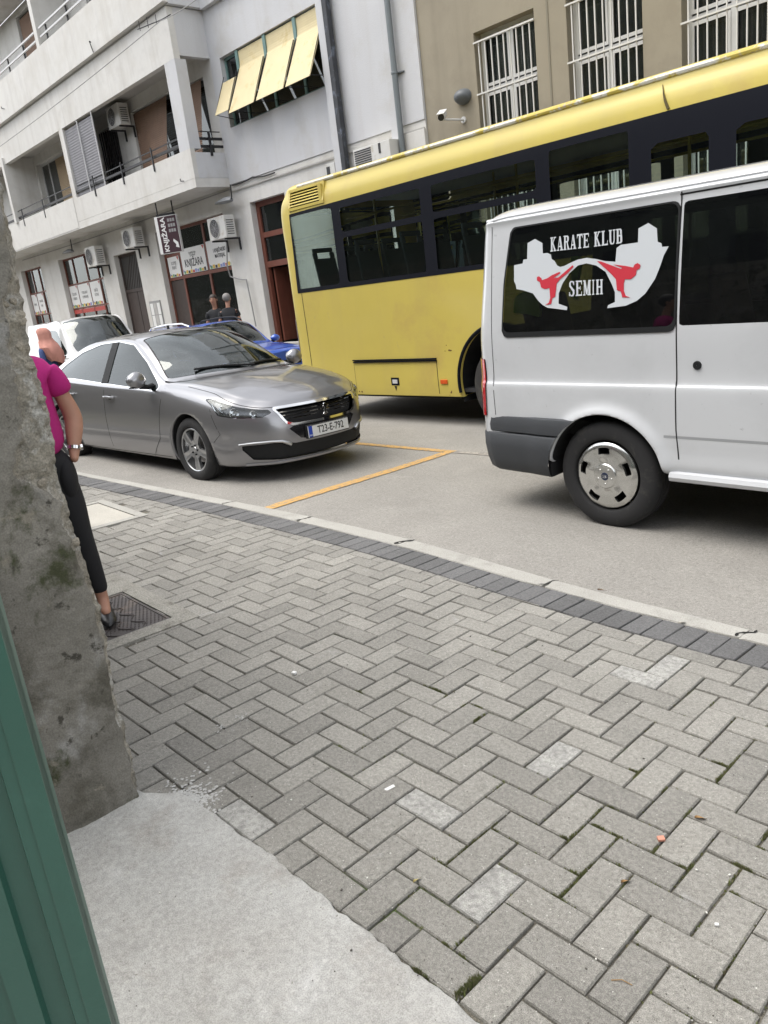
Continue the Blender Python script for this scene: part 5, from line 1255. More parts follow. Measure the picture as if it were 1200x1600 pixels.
def ribbon_st(skin, path, w, name, m, parent, lift=.0012):
    for sg in (1, -1):
        P_, N_ = [], []
        for a, b in zip(path, path[1:]):
            for k in range(8): q = np.array(a) + (np.array(b) - np.array(a)) * k / 8; P_.append(skin(*q)); N_.append(skin.normal(*q))
        P_.append(skin(*path[-1])); N_.append(skin.normal(*path[-1])); M_ = mb(); vs = []
        for i in range(len(P_)):
            t = P_[min(i + 1, len(P_) - 1)] - P_[max(0, i - 1)]; q = np.cross(N_[i], t); q /= (np.linalg.norm(q) + 1e-9)
            for k in (-1, 1): v = P_[i] + q * w / 2 * k + N_[i] * lift; vs.append((v[0], v[1] * sg, v[2]))
        M_.add(vs, [(2 * i, 2 * i + 1, 2 * i + 3, 2 * i + 2) for i in range(len(P_) - 1)]); M_.build(name, m, parent, weld=False)
ribbon_st(sk_s, hg, .006, 'bonnet_gap', m_gap, car)
ribbon_st(sk_s, [(9.98, 7.3), (10.4, 8.2), (10.3, 9.5), (10.25, 10)], .02, 'scuttle', m_trim, car, .002)
# door handles, mirrors
for sg in (1, -1):
    for x_, z_ in ((-1.50, .80), (-2.45, .815)):
        a, b = sk_s.find(XZ, (x_, z_), *side); p = sk_s(a, b)
        cup = mb(); cup.ball((x_, (p[1] - .012) * sg, z_ - .006), (.075, .02, .030), 10); cup.build('handle_cup', m_under, car, smooth=True)
        mb().tube([(x_ - .10, (p[1] + .006) * sg, z_ + .002), (x_ - .085, (p[1] + .028) * sg, z_ + .004), (x_, (p[1] + .034) * sg, z_ + .004), (x_ + .085, (p[1] + .028) * sg, z_ + .002), (x_ + .10, (p[1] + .006) * sg, z_ - .002)], [.010, .012, .014, .012, .010], 8).build('door_handle', m_silver, car, smooth=True)
        mb().tube([(x_ - .08, (p[1] + .036) * sg, z_ + .010), (x_ + .08, (p[1] + .036) * sg, z_ + .009)], .005, 6).build('handle_trim', m_chrome, car, smooth=True)
def mirror(parent, loc, m_cap, sg, sz=(.09, .13, .085)):
    M_ = mb(); M_.ball((0, 0, 0), sz, 14); 
    M_.v = [((p[0] if p[0] > -.02 else -.02 - (abs(p[0] + .02)) * .35), p[1] * (1 - .15 * max(0, p[2]) / sz[2]), p[2] * (1 + .0 * p[1])) for p in M_.v]
    o = M_.build('wing_mirror', m_cap, parent, smooth=True); o.location = loc; o.rotation_euler = (0, 0, -sg * .12)
    mb().ball((-.052, 0, 0), (.003, sz[1] * .82, sz[2] * .78), 10).build('mirror_glass', m_chrome, o, smooth=True)
    mb().tube([(.0, -sg * sz[1] * .3, -sz[2] * .75), (-.01, -sg * sz[1] * 1.2, -sz[2] * 1.0), (-.01, -sg * (sz[1] * 1.2 + .07), -sz[2] * .95)], [.03, .024, .03], 8).build('mirror_arm', m_trim, o, smooth=True)
    mb().box(-.045, .03, -sz[1] * .7, sz[1] * .7, -sz[2] * .9, -sz[2] * .72).build('mirror_base', m_trim, o, bevel=.01)
    return o
for sg in (1, -1): mirror(car, (-.63, sg * 1.03, 1.01), m_silver, sg, (.065, .105, .085))
# B pillar, quarter light bar, interior
for sg in (1, -1):
    P_ = [];
    for (x0, x1, name_) in ((-1.72, -1.58, 'pillar'),):
        vs = []
        for z_ in np.linspace(.94, 1.36, 8):
            for x_ in (x0, x1):
                xx = x_ - (z_ - .94) * .06; a, b = sk_s.find(XZ, (xx, z_), 3, 12, 5.5, 7.6); p = sk_s(a, b); vs.append((p[0], (p[1] + .002) * sg, p[2]))
        M_ = mb(); M_.add(vs, [(2 * k, 2 * k + 1, 2 * k + 3, 2 * k + 2) for k in range(7)]); M_.build('door_pillar', m_trim, car)
mb().box(-2.4, -.62, -.66, .66, .16, .20).build('cabin_floor', m_under, car); mb().box(-3.3, .75, -.62, .62, .20, .24).build('underbody', m_under, car)
mb().box(-3.0, -2.45, -.70, .70, .6, .98).build('parcel_shelf', m_under, car)
db_ = mb(); db_.prism([(-.95, .55), (-.80, .93), (-.30, .96), (-.30, .55)], -.72, .72, 'y'); db_.build('dashboard', m_seat, car, bevel=.03)
for y_ in (.37, -.37): seat(car, -1.20, y_); 
for y_ in (.40, -.40): seat(car, -2.15, y_, zt=1.14)
mb().box(-.02, .02, -.24, .24, -.02, .02).build('x', m_under, car) if False else None
sw_ = mb(); sw_.tube([(-.98 + .05 * math.sin(t), .37 + .18 * math.cos(t), .93 + .17 * math.sin(t)) for t in np.linspace(0, 2 * PI, 25)], .014, 6); sw_.build('steering_wheel', m_trim, car, smooth=True)
mb().box(-1.02, -.99, -.08, .08, 1.28, 1.34).build('rear_view_mirror', m_trim, car, bevel=.01)
mb().box(-.52, -.36, .05, .30, .972, .976).build('paper', m_signw, car)
for (x_, y_) in ((0, .80), (0, -.80), (-2.817, .80), (-2.817, -.80)):
    alloy_wheel(car, (x_, y_, .317), .320, .215, .218, mirror=y_ > 0, rz=.5); liner(car, x_, .315, .366, math.copysign(.89, y_), math.copysign(.52, y_))
# wipers
for (y0, y1, x0, x1) in ((-.50, .12, -.38, -.20), (.10, .66, -.22, -.42)):
    a0, b0 = sk_s.find(XY, (x0 - .02, abs(y0)), 8.5, 10.6, 7, 10); a1, b1 = sk_s.find(XY, (x1 - .02, abs(y1)), 8.5, 10.6, 7, 10); p0, p1 = sk_s(a0, b0), sk_s(a1, b1)
    mb().tube([(p0[0] + .01, y0, p0[2] + .018), ((p0[0] + p1[0]) / 2 + .015, (y0 + y1) / 2, (p0[2] + p1[2]) / 2 + .03), (p1[0] + .01, y1, p1[2] + .018)], .012, 6).build('wiper', m_trim, car)
# ================================================================== WHITE MINIBUS
zv = [.40, .42, .58, .915, 1.005, 1.30, 1.66, 1.995, 2.075, 2.15, 2.185]
def VR(x, ys, zs=None, xs=None): return K(x, ys, zs or zv, xs)
yv = [.70, .955, .985, .985, .965, .958, .925, .885, .865, .62, 0]
class VanSkin(Skin):
    def __call__(s, A, B):
        P_ = Skin.__call__(s, A, B)
        for cx_ in (0., 2.93):
            r = np.hypot(P_[..., 0] - cx_, P_[..., 2] - .345); side_ = np.clip((np.abs(P_[..., 1]) - .8) / .1, 0, 1)
            b = .028 * np.exp(-(np.maximum(r - .43, 0) / .05) ** 2) * side_
            P_[..., 1] = P_[..., 1] + b
        return P_
vrows = [
    VR(-1.00, [0] * 11, [.40, .42, .58, .91, 1.0, 1.3, 1.66, 1.97, 2.06, 2.13, 2.16]),
    VR(-1.00, [.5, .55, .58, .58, .57, .56, .54, .52, .50, .36, 0], None, {7: -.985, 8: -.97, 9: -.95, 10: -.94}),
    VR(-.99, [.66, .82, .85, .85, .84, .83, .80, .77, .75, .52, 0], None, {7: -.97, 8: -.95, 9: -.90, 10: -.88}),
    VR(-.95, [.68, .905, .935, .935, .92, .912, .88, .845, .825, .58, 0], None, {7: -.92, 8: -.90, 9: -.84, 10: -.80}),
    VR(-.86, [.70, .945, .978, .98, .960, .953, .92, .88, .86, .61, 0], None, {8: -.84, 9: -.78, 10: -.74}),
    VR(-.70, yv), VR(-.2, yv), VR(.55, yv), VR(1.3, yv), VR(2.0, yv),
    VR(2.35, yv[:7] + [.875, .85, .60, 0], zv[:7] + [1.94, 2.02, 2.10, 2.12]),
    VR(2.75, yv[:6] + [.92, .86, .80, .55, 0], zv[:6] + [1.55, 1.66, 1.76, 1.84, 1.86]),
    VR(3.2, yv[:5] + [.955, .93, .88, .82, .5, 0], zv[:5] + [1.20, 1.27, 1.33, 1.38, 1.42, 1.44]),
    VR(3.55, [.6, .93, .97, .97, .955, .93, .89, .83, .76, .45, 0], zv[:4] + [.98, 1.06, 1.11, 1.14, 1.17, 1.20, 1.21]),
    VR(3.85, [.55, .80, .85, .85, .82, .78, .73, .66, .58, .32, 0], zv[:3] + [.85, .92, .97, 1.0, 1.03, 1.05, 1.07, 1.08]),
    VR(3.98, [.3, .45, .48, .48, .46, .43, .40, .36, .31, .17, 0], zv[:3] + [.82, .88, .92, .95, .97, .99, 1.0, 1.01]),
    VR(4.02, [0] * 11, zv[:3] + [.82, .87, .91, .94, .96, .98, .99, 1.0]),
]
for r_ in vrows:
    for k in range(1, 3):
        pass
sk_v = VanSkin(vrows)
m_vwhite = paint('minibus_white', (.56, .575, .595), 0, .32, 1., dirt=1)
m_black_glass = glass('tinted_glass', (.42, .47, .44), .006, .48, (.006, .007, .008), 1.45)
WINA = [(-.80, 1.315), (-.775, 1.64), (-.715, 1.995), (.475, 1.995), (.475, 1.315)]
WINB = [(.505, 1.315), (.505, 1.995), (1.92, 1.995), (1.92, 1.315)]
WINC = [(1.98, 1.32), (1.98, 1.99), (2.38, 1.93), (2.95, 1.32)]
archv = lambda P_, A, B: np.minimum(f_arch(0, .345, .43, .6)(P_, A, B), f_arch(2.93, .345, .43, .6)(P_, A, B))
VB = [(-1.2, .31), (-1.2, .715), (-.40, .695), (-.33, .60), (-.40, .3)]
regv = [('arch', archv), ('side_window', f_side(WINA, .05)), ('window_seal', f_side([(p[0] + (-.012 if p[0] < 0 else .012), p[1] + (-.035 if p[1] < 1.5 else .010)) for p in WINA], .05)), ('sliding_window', f_side(WINB, .02)), ('front_window', f_side(WINC, .04)),
        ('tail_lamp', lambda P_, A, B: np.where((A < 4.05) & (A > 2.0) & (B < 6), np.maximum(np.abs(P_[..., 2] - .925) - .205, (A - 3.72 - .10 * np.cos((P_[..., 2] - .925) * 6)) * .2), 1)),
        ('windscreen', f_st([(10.1, 8.0), (11, 8.1), (11.95, 8.3), (11.95, 12), (10.1, 12)], .02)),
        ('rear_window', lambda P_, A, B: np.where(A < 1.6, np.maximum(np.abs(P_[..., 1]) - .60, np.maximum(1.32 - P_[..., 2], P_[..., 2] - 1.92)), 1)),
        ('front_bumper', lambda P_, A, B: np.where(P_[..., 0] > 3.3, P_[..., 2] - .62, 1)), ('headlight', f_st([(13.1, 3.9), (13.2, 5.2), (14.6, 5.0), (14.6, 3.6)], .02)),
        ('front_grille', lambda P_, A, B: np.where(A > 14.8, np.abs(P_[..., 2] - .76) - .08, 1))]
for r_ in vrows:
    for k_ in range(11):
        if r_[k_][0] < -.8: r_[k_] = (r_[k_][0] - .06 - (.03 if k_ < 6 else 0), r_[k_][1], r_[k_][2])
sk_v = VanSkin(vrows)
ssv = np.concatenate([np.linspace(0, 4.9, 60), np.linspace(5, 8.1, 130), np.linspace(8.2, 16, 80)]); ttv = np.concatenate([np.linspace(0, 1.95, 16), np.linspace(2, 4, 56), np.linspace(4.12, 10, 56)])
spv = split(sk_v, 0, 0, regv, ss=ssv, tt=ttv)
VX, VY = -2.78, 5.35
van = thing('minibus', 'white minibus with black tinted windows and KARATE KLUB SEMIH sticker', 'minibus', (VX, VY, road_z(VX, 4.4) + .0), 0)
van.rotation_euler = (0, .010, 0)
vb = region_mesh(sk_v, spv['body'], 'body', m_vwhite, van)
def roll_arch(ob, arches, r, z0, depth=.03):
    bm = bmesh.new(); bm.from_mesh(ob.data)
    be = [e for e in bm.edges if len(e.link_faces) == 1 and all(any(abs(math.hypot(v.co.x - c_, v.co.z - z0) - r) < .005 for c_ in arches) and abs(v.co.y) > .4 for v in e.verts)]
    r_ = bmesh.ops.extrude_edge_only(bm, edges=be)
    for v in [g for g in r_['geom'] if isinstance(g, bmesh.types.BMVert)]: v.co.y -= math.copysign(depth, v.co.y)
    bm.to_mesh(ob.data); bm.free()
roll_arch(vb, (0, 2.93), .43, .345)
wa = region_mesh(sk_v, spv['side_window'], 'side_window', m_black_glass, van, 'each', push=.002)
region_mesh(sk_v, spv['window_seal'], 'window_seal', m_trim, van, 'each', push=.006)
region_mesh(sk_v, spv['sliding_window'], 'sliding_window', m_black_glass, van, 'each', push=-.002); region_mesh(sk_v, spv['front_window'], 'front_window', m_carglass, van, 'each')
m_redlamp = mat('red_lamp', (.42, .012, .016), .15, coat=1.)
region_mesh(sk_v, spv['tail_lamp'], 'tail_lamp', m_redlamp, van, 'each', push=.010, rim=.012); region_mesh(sk_v, spv['windscreen'], 'windscreen', m_wshield, van); region_mesh(sk_v, spv['rear_window'], 'rear_window', m_black_glass, van)
region_mesh(sk_v, spv['front_bumper'], 'front_bumper', m_trim, van, push=.02); region_mesh(sk_v, spv['headlight'], 'headlight', m_chrome, van, 'each'); region_mesh(sk_v, spv['front_grille'], 'front_grille', m_trim, van)
m_bump = mat('bumper_grey', (.042, .046, .052), .62, bump=.5, bscale=300, local=True)
# rear bumper wraps the corner: upper step and lower skirt
def wrap(zlist, off, name, m, xend=-.43, parent=van):
    """bumper shell from the centre rear round to the arch; zlist = [(z, extra push)]"""
    M_ = mb(); path = [(-1.09, 0), (-1.09, .4), (-1.09, .70), (-1.075, .83), (-1.03, .915), (-.94, .965), (-.7, .985), (-.55, .985), (xend, .985)]
    pts = []
    for a, b in zip(path, path[1:]):
        for k in range(5): pts.append((a[0] + (b[0] - a[0]) * k / 5, a[1] + (b[1] - a[1]) * k / 5))
    pts.append(path[-1]); full = [(x_, -y_) for x_, y_ in pts[::-1]] + pts[1:]; vs = []
    for i, (x_, y_) in enumerate(full):
        a = np.array(full[max(0, i - 1)]); b = np.array(full[min(len(full) - 1, i + 1)]); t = (b - a) / np.linalg.norm(b - a); n2 = np.array([-t[1], t[0]]); 
        if n2 @ (np.array([x_, y_]) - np.array([.3, 0])) < 0: n2 = -n2
        for z_, o_ in zlist:
            xe = 0
            if abs(y_) > .98:  # follow the arch at the end
                lim = -math.sqrt(max(0, .428 ** 2 - max(0, z_ - .345) ** 2)); xx = -.7 + (lim + .7) * (x_ + .7) / (xend + .7)
            else: xx = x_
            if abs(y_) > .98: n2 = np.array([0., math.copysign(1, y_)])
            of2 = off + .022 * sm(-.66, -.46, xx) * (abs(y_) > .98)
            vs.append((xx + n2[0] * (of2 + o_), y_ + n2[1] * (of2 + o_), z_))
    m_ = len(zlist); M_.add(vs, [(i * m_ + k, (i + 1) * m_ + k, (i + 1) * m_ + k + 1, i * m_ + k + 1) for i in range(len(full) - 1) for k in range(m_ - 1)]); o = M_.build(name, m, parent, smooth=True)
    return o
wrap([(.728, -.03), (.722, -.004), (.712, .0), (.66, .006), (.615, .004), (.606, -.004), (.602, -.02)], .018, 'bumper_top', m_bump)
wrap([(.603, -.02), (.600, .008), (.592, .014), (.50, .016), (.40, .002), (.325, -.022), (.305, -.045), (.30, -.09)], .018, 'bumper_lower', m_bump)
mb().tube([(.46, -.975, .405), (2.45, -.975, .405)], .035, 8).build('sill', m_vwhite, van, smooth=True); mb().tube([(.46, .975, .405), (2.45, .975, .405)], .035, 8).build('sill', m_vwhite, van, smooth=True)
mb().box(-.9, 3.6, -.60, .60, .34, .46).build('underbody', m_under, van)
for sg in (1, -1): mb().box(-.452, -.425, sg * .70, sg * .985, .305, .60).build('bumper_end', m_under, van)
mb().tube([(-.55, -.75, .40), (-.1, -.72, .38)], .035, 8).build('exhaust', mat('rusty_pipe', (.09, .05, .035), .8), van)
vr = (4.9, 12, .8, 8.2)
gapw = .008
ribbon(sk_v, [(.49, 2.06), (.485, 1.60), (.49, 1.30), (.495, 1.0), (.50, .70), (.515, .52), (.54, .425)], gapw, 'door_gap', m_gap, van, rng=(5, 9, .8, 8.1))
ribbon(sk_v, [(.545, .43), (1.2, .428), (1.98, .428)], .006, 'door_gap', m_gap, van, rng=(5, 11, .8, 8.1))
ribbon(sk_v, [(-.895, 2.03), (-.90, 1.6), (-.905, 1.3), (-.905, 1.02), (-.90, .88), (-.895, .73)], .005, 'corner_gap', m_gap, van, rng=(2.4, 6, .8, 8.1))
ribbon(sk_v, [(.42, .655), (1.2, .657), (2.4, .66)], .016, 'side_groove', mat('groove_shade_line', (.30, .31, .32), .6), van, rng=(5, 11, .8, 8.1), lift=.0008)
ribbon(sk_v, [(.48, 2.035), (.9, 2.037), (1.9, 2.035)], .010, 'slide_rail', m_gap, van, rng=(5, 10.5, 6, 8.1))
# rain gutter: white bead along the roof edge
P_ = []
for x_ in np.linspace(-.97, 2.3, 34):
    a, b = sk_v.find(XZ, (x_, 2.08 if x_ > -.8 else 2.07), 2.2, 11, 7, 9); p = sk_v(a, b); P_.append((x_, p[1] + .004, p[2]))
for sg in (1, -1): mb().tube([(p[0], p[1] * sg, p[2]) for p in P_], .014, 8).build('rain_gutter', m_vwhite, van, smooth=True)
# lock, fuel flap
for sg in (1, -1):
    a, b = sk_v.find(XZ, (.62, 1.085), *vr); p = sk_v(a, b)
    mb().lathe([(.001, -.010), (.022, -.010), (.026, -.004), (.026, .0)], 20, 'y', (p[0], p[1] * sg if sg < 0 else p[1], p[2])).build('door_lock', m_trim, van, smooth=True)
def steel_wheel(parent, loc, mirror=False):
    root = tyre(parent, .366, .22, .238, m_tyre, 'wheel'); root.location = loc
    if mirror: root.rotation_euler = (0, 0, PI)
    h = .11
    m_cap = MATS.get('hubcap_silver') or mat('hubcap_silver', (.60, .60, .58), .16, .9, var=.1, vscale=14, local=True, stain=((.30, .28, .25), 18, .58, .75))
    def hole(a, th):
        th = (th - 1.62) % (2 * PI / 5); th = min(th, 2 * PI / 5 - th)
        return max(abs(a - .172) - .022, abs(a * math.sin(th)) - .042 if th < 1 else 1)
    def zf(a, th):
        a = np.asarray(a); th2 = (np.asarray(th) - 1.62) % (2 * PI / 5); th2 = np.minimum(th2, 2 * PI / 5 - th2)
        lob = .006 * np.clip(1 - np.abs(a * np.sin(th2)) / .05, 0, 1) * (a > .10)
        return h * .98 + .012 * np.cos(a / .21 * 1.4) + lob - .012 * np.clip((a - .207) / .016, 0, 1) + .006 * (a < .082) 
    disc_clip(root, [.001, .03, .05, .07, .079, .085, .10, .12, .14, .15, .155, .165, .175, .182, .19, .20, .212, .225], 90, zf, hole, m_cap, 'hubcap', back=.022)
    mb().lathe([(.001, h * .45), (.226, h * .45)], 24).build('wheel_void', m_under, root)
    mb().lathe([(.001, -h * .98 - .020), (.026, -h * .98 - .020), (.030, -h * .98 - .014)], 24).build('badge', mat('badge_dark', (.012, .02, .05), .3) if 'badge_dark' not in MATS else MATS['badge_dark'], root, smooth=False)
    o_ = mb(); o_.tube([(.021 * math.cos(t), -h * .98 - .0205, .010 * math.sin(t)) for t in np.linspace(0, 2 * PI, 21)], .0012, 4)
    o_.tube([(-.012 + .003 * math.sin(t * 9), -h * .98 - .0205, .005 * math.sin(t * 6)) if False else (-.014 + .028 * t, -h * .98 - .0205, .004 * math.sin(t * 12)) for t in np.linspace(0, 1, 16)], .0012, 4)
    o_.build('badge_mark', m_chrome, root); 
    for k in range(5): a_ = 1.62 + PI / 5 + 2 * PI * k / 5; mb().ball((.052 * math.cos(a_), -h * .98 - .016, .052 * math.sin(a_)), .007, 6).build('wheel_nut', m_cap, root, smooth=True)
    return root
for (x_, y_) in ((0, -.865), (0, .865), (2.93, -.865), (2.93, .865)): steel_wheel(van, (x_, y_, .356), y_ > 0); liner(van, x_, .345, .436, math.copysign(.975, y_), math.copysign(.45, y_), lo=.03, hi=.93)
for y_ in (-.5, .5):
    for x_ in (-.4, .5, 1.4, 2.2): seat(van, x_, y_, zs=.75, zt=1.62)
mb().box(-.9, 3.0, -.88, .88, .6, .7).build('cabin_floor', m_under, van)
mb().box(-.97, 2.9, .80, .84, 1.2, 1.3).build('inner_lining', m_under, van)
for sg in (1, -1): mirror(van, (2.75, sg * 1.12, 1.42), m_trim, sg, (.08, .12, .17))
# window sticker: flat vinyl on the glass plane
WN = np.array([0, -(1.955 - 1.315), -(.885 - .958) * -1.0]); 
pA = sk_v(*sk_v.find(XZ, (-.2, 1.34), *vr)); pB = sk_v(*sk_v.find(XZ, (-.2, 1.93), *vr))
dy, dz_ = (pB[1] - pA[1]), (pB[2] - pA[2])      # dy < 0: glass leans in
wy0 = VY - pA[1] - .004; wz0 = van.location.z + pA[2]; nn_ = np.array([0, -dz_, -dy * 1.0]); nn_ = np.array([0, dz_, dy]) # plane: dz*(y-y0) + dy*(z-z0) = 0 with y mirrored
def glass_pt(cx_, cy_, lift=0.):
    u, v = 740 + cx_ / 2.6087, 240 + cy_ / 2.6087; p = on(u, v, nn_, nn_ @ np.array([0, wy0 - lift, wz0])); 
    q = van.matrix_basis.inverted() @ Vector(p); return q
m_vinyl = mat('vinyl_white', (.56, .59, .62), .5); m_vinr = mat('vinyl_red', (.52, .025, .045), .5)
from mathutils.geometry import tessellate_polygon
def decal(poly, m, name, lift, parent):
    vs = [glass_pt(x_, y_, lift) for x_, y_ in poly]; tr = tessellate_polygon([[Vector((v.x, v.z, 0)) for v in vs]]); vf = [tuple(v) for v in vs]; vb_ = [(v.x, v.y + .0015, v.z) for v in vs]; n_ = len(vs)
    M_ = mb(); M_.add(vf + vb_, [tuple(t) for t in tr] + [tuple(i + n_ for i in t[::-1]) for t in tr] + [(i, (i + 1) % n_, n_ + (i + 1) % n_, n_ + i) for i in range(n_)]); return M_.build(name, m, parent, weld=False)
sticker = decal([(165, 455), (200, 448), (203, 432), (218, 430), (220, 365), (250, 348), (280, 365), (282, 407), (300, 405), (315, 412), (318, 430), (330, 438), (340, 456), (352, 462), (370, 458), (395, 445), (425, 432), (460, 425), (500, 430), (535, 438), (578, 441), (583, 385), (600, 372), (670, 362), (672, 305), (712, 283), (747, 305), (750, 360), (765, 365), (768, 380), (795, 378), (775, 415), (760, 460), (740, 510), (700, 570), (665, 600), (620, 620), (545, 630), (548, 618), (576, 605), (576, 565), (562, 530), (538, 482), (500, 456), (460, 447), (425, 456), (388, 490), (362, 530), (347, 570), (346, 612), (382, 625), (380, 638), (300, 628), (280, 616), (262, 598), (242, 570), (205, 558), (175, 552), (172, 535), (165, 520)], m_vinyl, 'sticker', .009, van)
for poly in ([(258, 503), (266, 500), (276, 508), (278, 516), (300, 508), (320, 495), (350, 482), (353, 487), (325, 508), (345, 505), (380, 475), (403, 455), (407, 460), (385, 485), (352, 512), (338, 530), (335, 560), (332, 583), (320, 590), (316, 613), (292, 617), (306, 608), (312, 588), (309, 548), (290, 552), (275, 545), (270, 524), (258, 517)],
             [(503, 438), (520, 440), (560, 455), (600, 470), (606, 466), (570, 452), (620, 458), (650, 464), (656, 452), (668, 446), (680, 454), (677, 468), (664, 475), (661, 495), (640, 512), (616, 512), (612, 530), (612, 560), (620, 580), (637, 586), (606, 586), (600, 562), (584, 556), (580, 512), (560, 490), (530, 462)]):
    decal(poly, m_vinr, 'kicking_figure', .0118, sticker)
# serifed, condensed letters drawn from strokes
def slab_text(word, x0, x1, y_top0, y_bot0, y_top1, y_bot1, name):
    """letters of width 1 x height 1 from rectangles/polygons, laid along a band given in crop pixels"""
    n_ = len(word); out = []
    G_ = {}
    def stem(x, w=.26): return [(x, 0), (x + w, 0), (x + w, 1), (x, 1)]
    def serif(x, w=.46): return [[(x - (w - .26) / 2, 0), (x + .26 + (w - .26) / 2, 0), (x + .26 + (w - .26) / 2, .08), (x - (w - .26) / 2, .08)], [(x - (w - .26) / 2, .92), (x + .26 + (w - .26) / 2, .92), (x + .26 + (w - .26) / 2, 1), (x - (w - .26) / 2, 1)]]
    top = lambda p: [(x, 1 - y) for x, y in p]
    G_['K'] = [stem(.1)] + serif(.1) + [[(.36, .42), (.36, .60), (.62, .98), (.78, .98)], [(.36, .56), (.46, .64), (.90, .04), (.62, .04)], [(.54, .92), (.92, .92), (.92, 1), (.54, 1)], [(.54, 0), (.98, 0), (.98, .08), (.54, .08)]]
    G_['A'] = [[(.12, .04), (.24, .04), (.52, 1), (.40, 1)], [(.40, 1), (.60, 1), (.92, .04), (.62, .04)], [(.26, .25), (.72, .25), (.70, .35), (.29, .35)], [(.0, 0), (.36, 0), (.36, .08), (.0, .08)], [(.52, 0), (1, 0), (1, .08), (.52, .08)]]
    G_['R'] = [stem(.1)] + serif(.1) + [[(.36, .92), (.36, 1), (.68, 1), (.84, .90), (.62, .88)], [(.58, .90), (.84, .92), (.86, .66), (.60, .66)], [(.36, .52), (.36, .60), (.62, .66), (.86, .68), (.70, .52)], [(.50, .54), (.66, .54), (.92, .06), (.66, .06)], [(.62, 0), (1, 0), (1, .08), (.62, .08)]]
    G_['T'] = [stem(.37)] + [[(.24, 0), (.76, 0), (.76, .08), (.24, .08)], [(.04, .88), (.96, .88), (.96, 1), (.04, 1)], [(.04, .72), (.10, .72), (.16, .9), (.04, .9)], [(.90, .72), (.96, .72), (.96, .9), (.84, .9)]]
    G_['E'] = [stem(.1)] + serif(.1) + [[(.3, .90), (.90, .90), (.90, 1), (.3, 1)], [(.3, 0), (.92, 0), (.92, .10), (.3, .10)], [(.3, .46), (.68, .46), (.68, .56), (.3, .56)], [(.84, .74), (.90, .74), (.90, .92), (.78, .92)], [(.78, .08), (.86, .08), (.92, .28), (.86, .28)], [(.62, .38), (.70, .38), (.70, .64), (.62, .64)]]
    G_['L'] = [stem(.12)] + serif(.12) + [[(.3, 0), (.94, 0), (.94, .10), (.3, .10)], [(.80, .08), (.88, .08), (.94, .32), (.88, .32)]]
    G_['U'] = [[(.1, .22), (.36, .16), (.36, 1), (.1, 1)], [(.70, .2), (.84, .2), (.84, 1), (.70, 1)], [(.1, .24), (.2, .06), (.34, .0), (.64, .0), (.78, .06), (.84, .24), (.70, .22), (.60, .10), (.44, .10), (.36, .20)], [(0, .92), (.46, .92), (.46, 1), (0, 1)], [(.58, .92), (.98, .92), (.98, 1), (.58, 1)]]
    G_['B'] = [stem(.1)] + serif(.1) + [[(.36, .92), (.36, 1), (.66, 1), (.82, .9), (.60, .88)], [(.56, .90), (.82, .92), (.82, .62), (.58, .64)], [(.36, .48), (.36, .56), (.6, .60), (.82, .64), (.88, .44), (.60, .46)], [(.60, .48), (.88, .48), (.90, .1), (.62, .12)], [(.36, 0), (.36, .08), (.60, .13), (.90, .12), (.74, 0)]]
    G_['S'] = [[(.12, .66), (.36, .66), (.36, .84), (.14, .90)], [(.13, .86), (.30, 1), (.64, 1), (.70, .92), (.40, .91), (.35, .80)], [(.60, .94), (.84, .98), (.84, .72), (.76, .72)], [(.12, .68), (.34, .72), (.88, .40), (.64, .30)], [(.64, .18), (.90, .14), (.90, .42), (.64, .36)], [(.90, .18), (.74, 0), (.38, 0), (.32, .08), (.58, .09), (.66, .20)], [(.12, .02), (.22, .02), (.26, .28), (.12, .28)], [(.20, .10), (.40, .0), (.40, .09), (.24, .2)]]
    G_['M'] = [[(.1, .04), (.2, .04), (.2, 1), (.1, 1)], [(.2, 1), (.1, 1), (.34, .10), (.52, .10)], [(.1, 1), (.30, 1), (.56, .12), (.42, .05)], [(.66, 1), (.80, 1), (.54, .06), (.44, .06)], [(.66, .04), (.92, .04), (.92, 1), (.66, 1)], [(0, 0), (.30, 0), (.30, .08), (0, .08)], [(.56, 0), (1, 0), (1, .08), (.56, .08)], [(0, .92), (.28, .92), (.28, 1), (0, 1)], [(.68, .92), (1, .92), (1, 1), (.68, 1)]]
    G_['I'] = [stem(.30)] + [[(.16, 0), (.70, 0), (.70, .08), (.16, .08)], [(.16, .92), (.70, .92), (.70, 1), (.16, 1)]]
    G_['H'] = [stem(.08), stem(.66)] + [[(.3, .45), (.7, .45), (.7, .56), (.3, .56)]] + [[(0, a), (.44, a), (.44, a + .08), (0, a + .08)] for a in (0, .92)] + [[(.56, a), (1, a), (1, a + .08), (.56, a + .08)] for a in (0, .92)]
    wd = {'I': .6, ' ': .45, 'M': 1.15}; tot = sum(wd.get(c_, 1) for c_ in word); cur = 0; M_ = mb()
    for c_ in word:
        w_ = wd.get(c_, 1)
        for pi_, poly in enumerate(G_.get(c_, [])):
            pts = []
            for a, b in poly:
                u_ = (cur + w_ * (.03 + .94 * a)) / tot; X_ = x0 + (x1 - x0) * u_; yt = y_top0 + (y_top1 - y_top0) * u_; yb_ = y_bot0 + (y_bot1 - y_bot0) * u_; pts.append(glass_pt(X_, yb_ + (yt - yb_) * b, .0112))
            M_.add([(p.x, p.y - .00008 * pi_, p.z) for p in pts], [list(range(len(pts)))])
        cur += w_
    return M_.build(name, m_vinyl, sticker, weld=False, kind='stuff' if False else None)
slab_text('KARATE', 312, 473, 342, 400, 323, 382, 'lettering'); slab_text('KLUB', 490, 610, 320, 380, 304, 364, 'lettering')
slab_text('SEMIH', 385, 528, 520, 583, 512, 573, 'lettering')

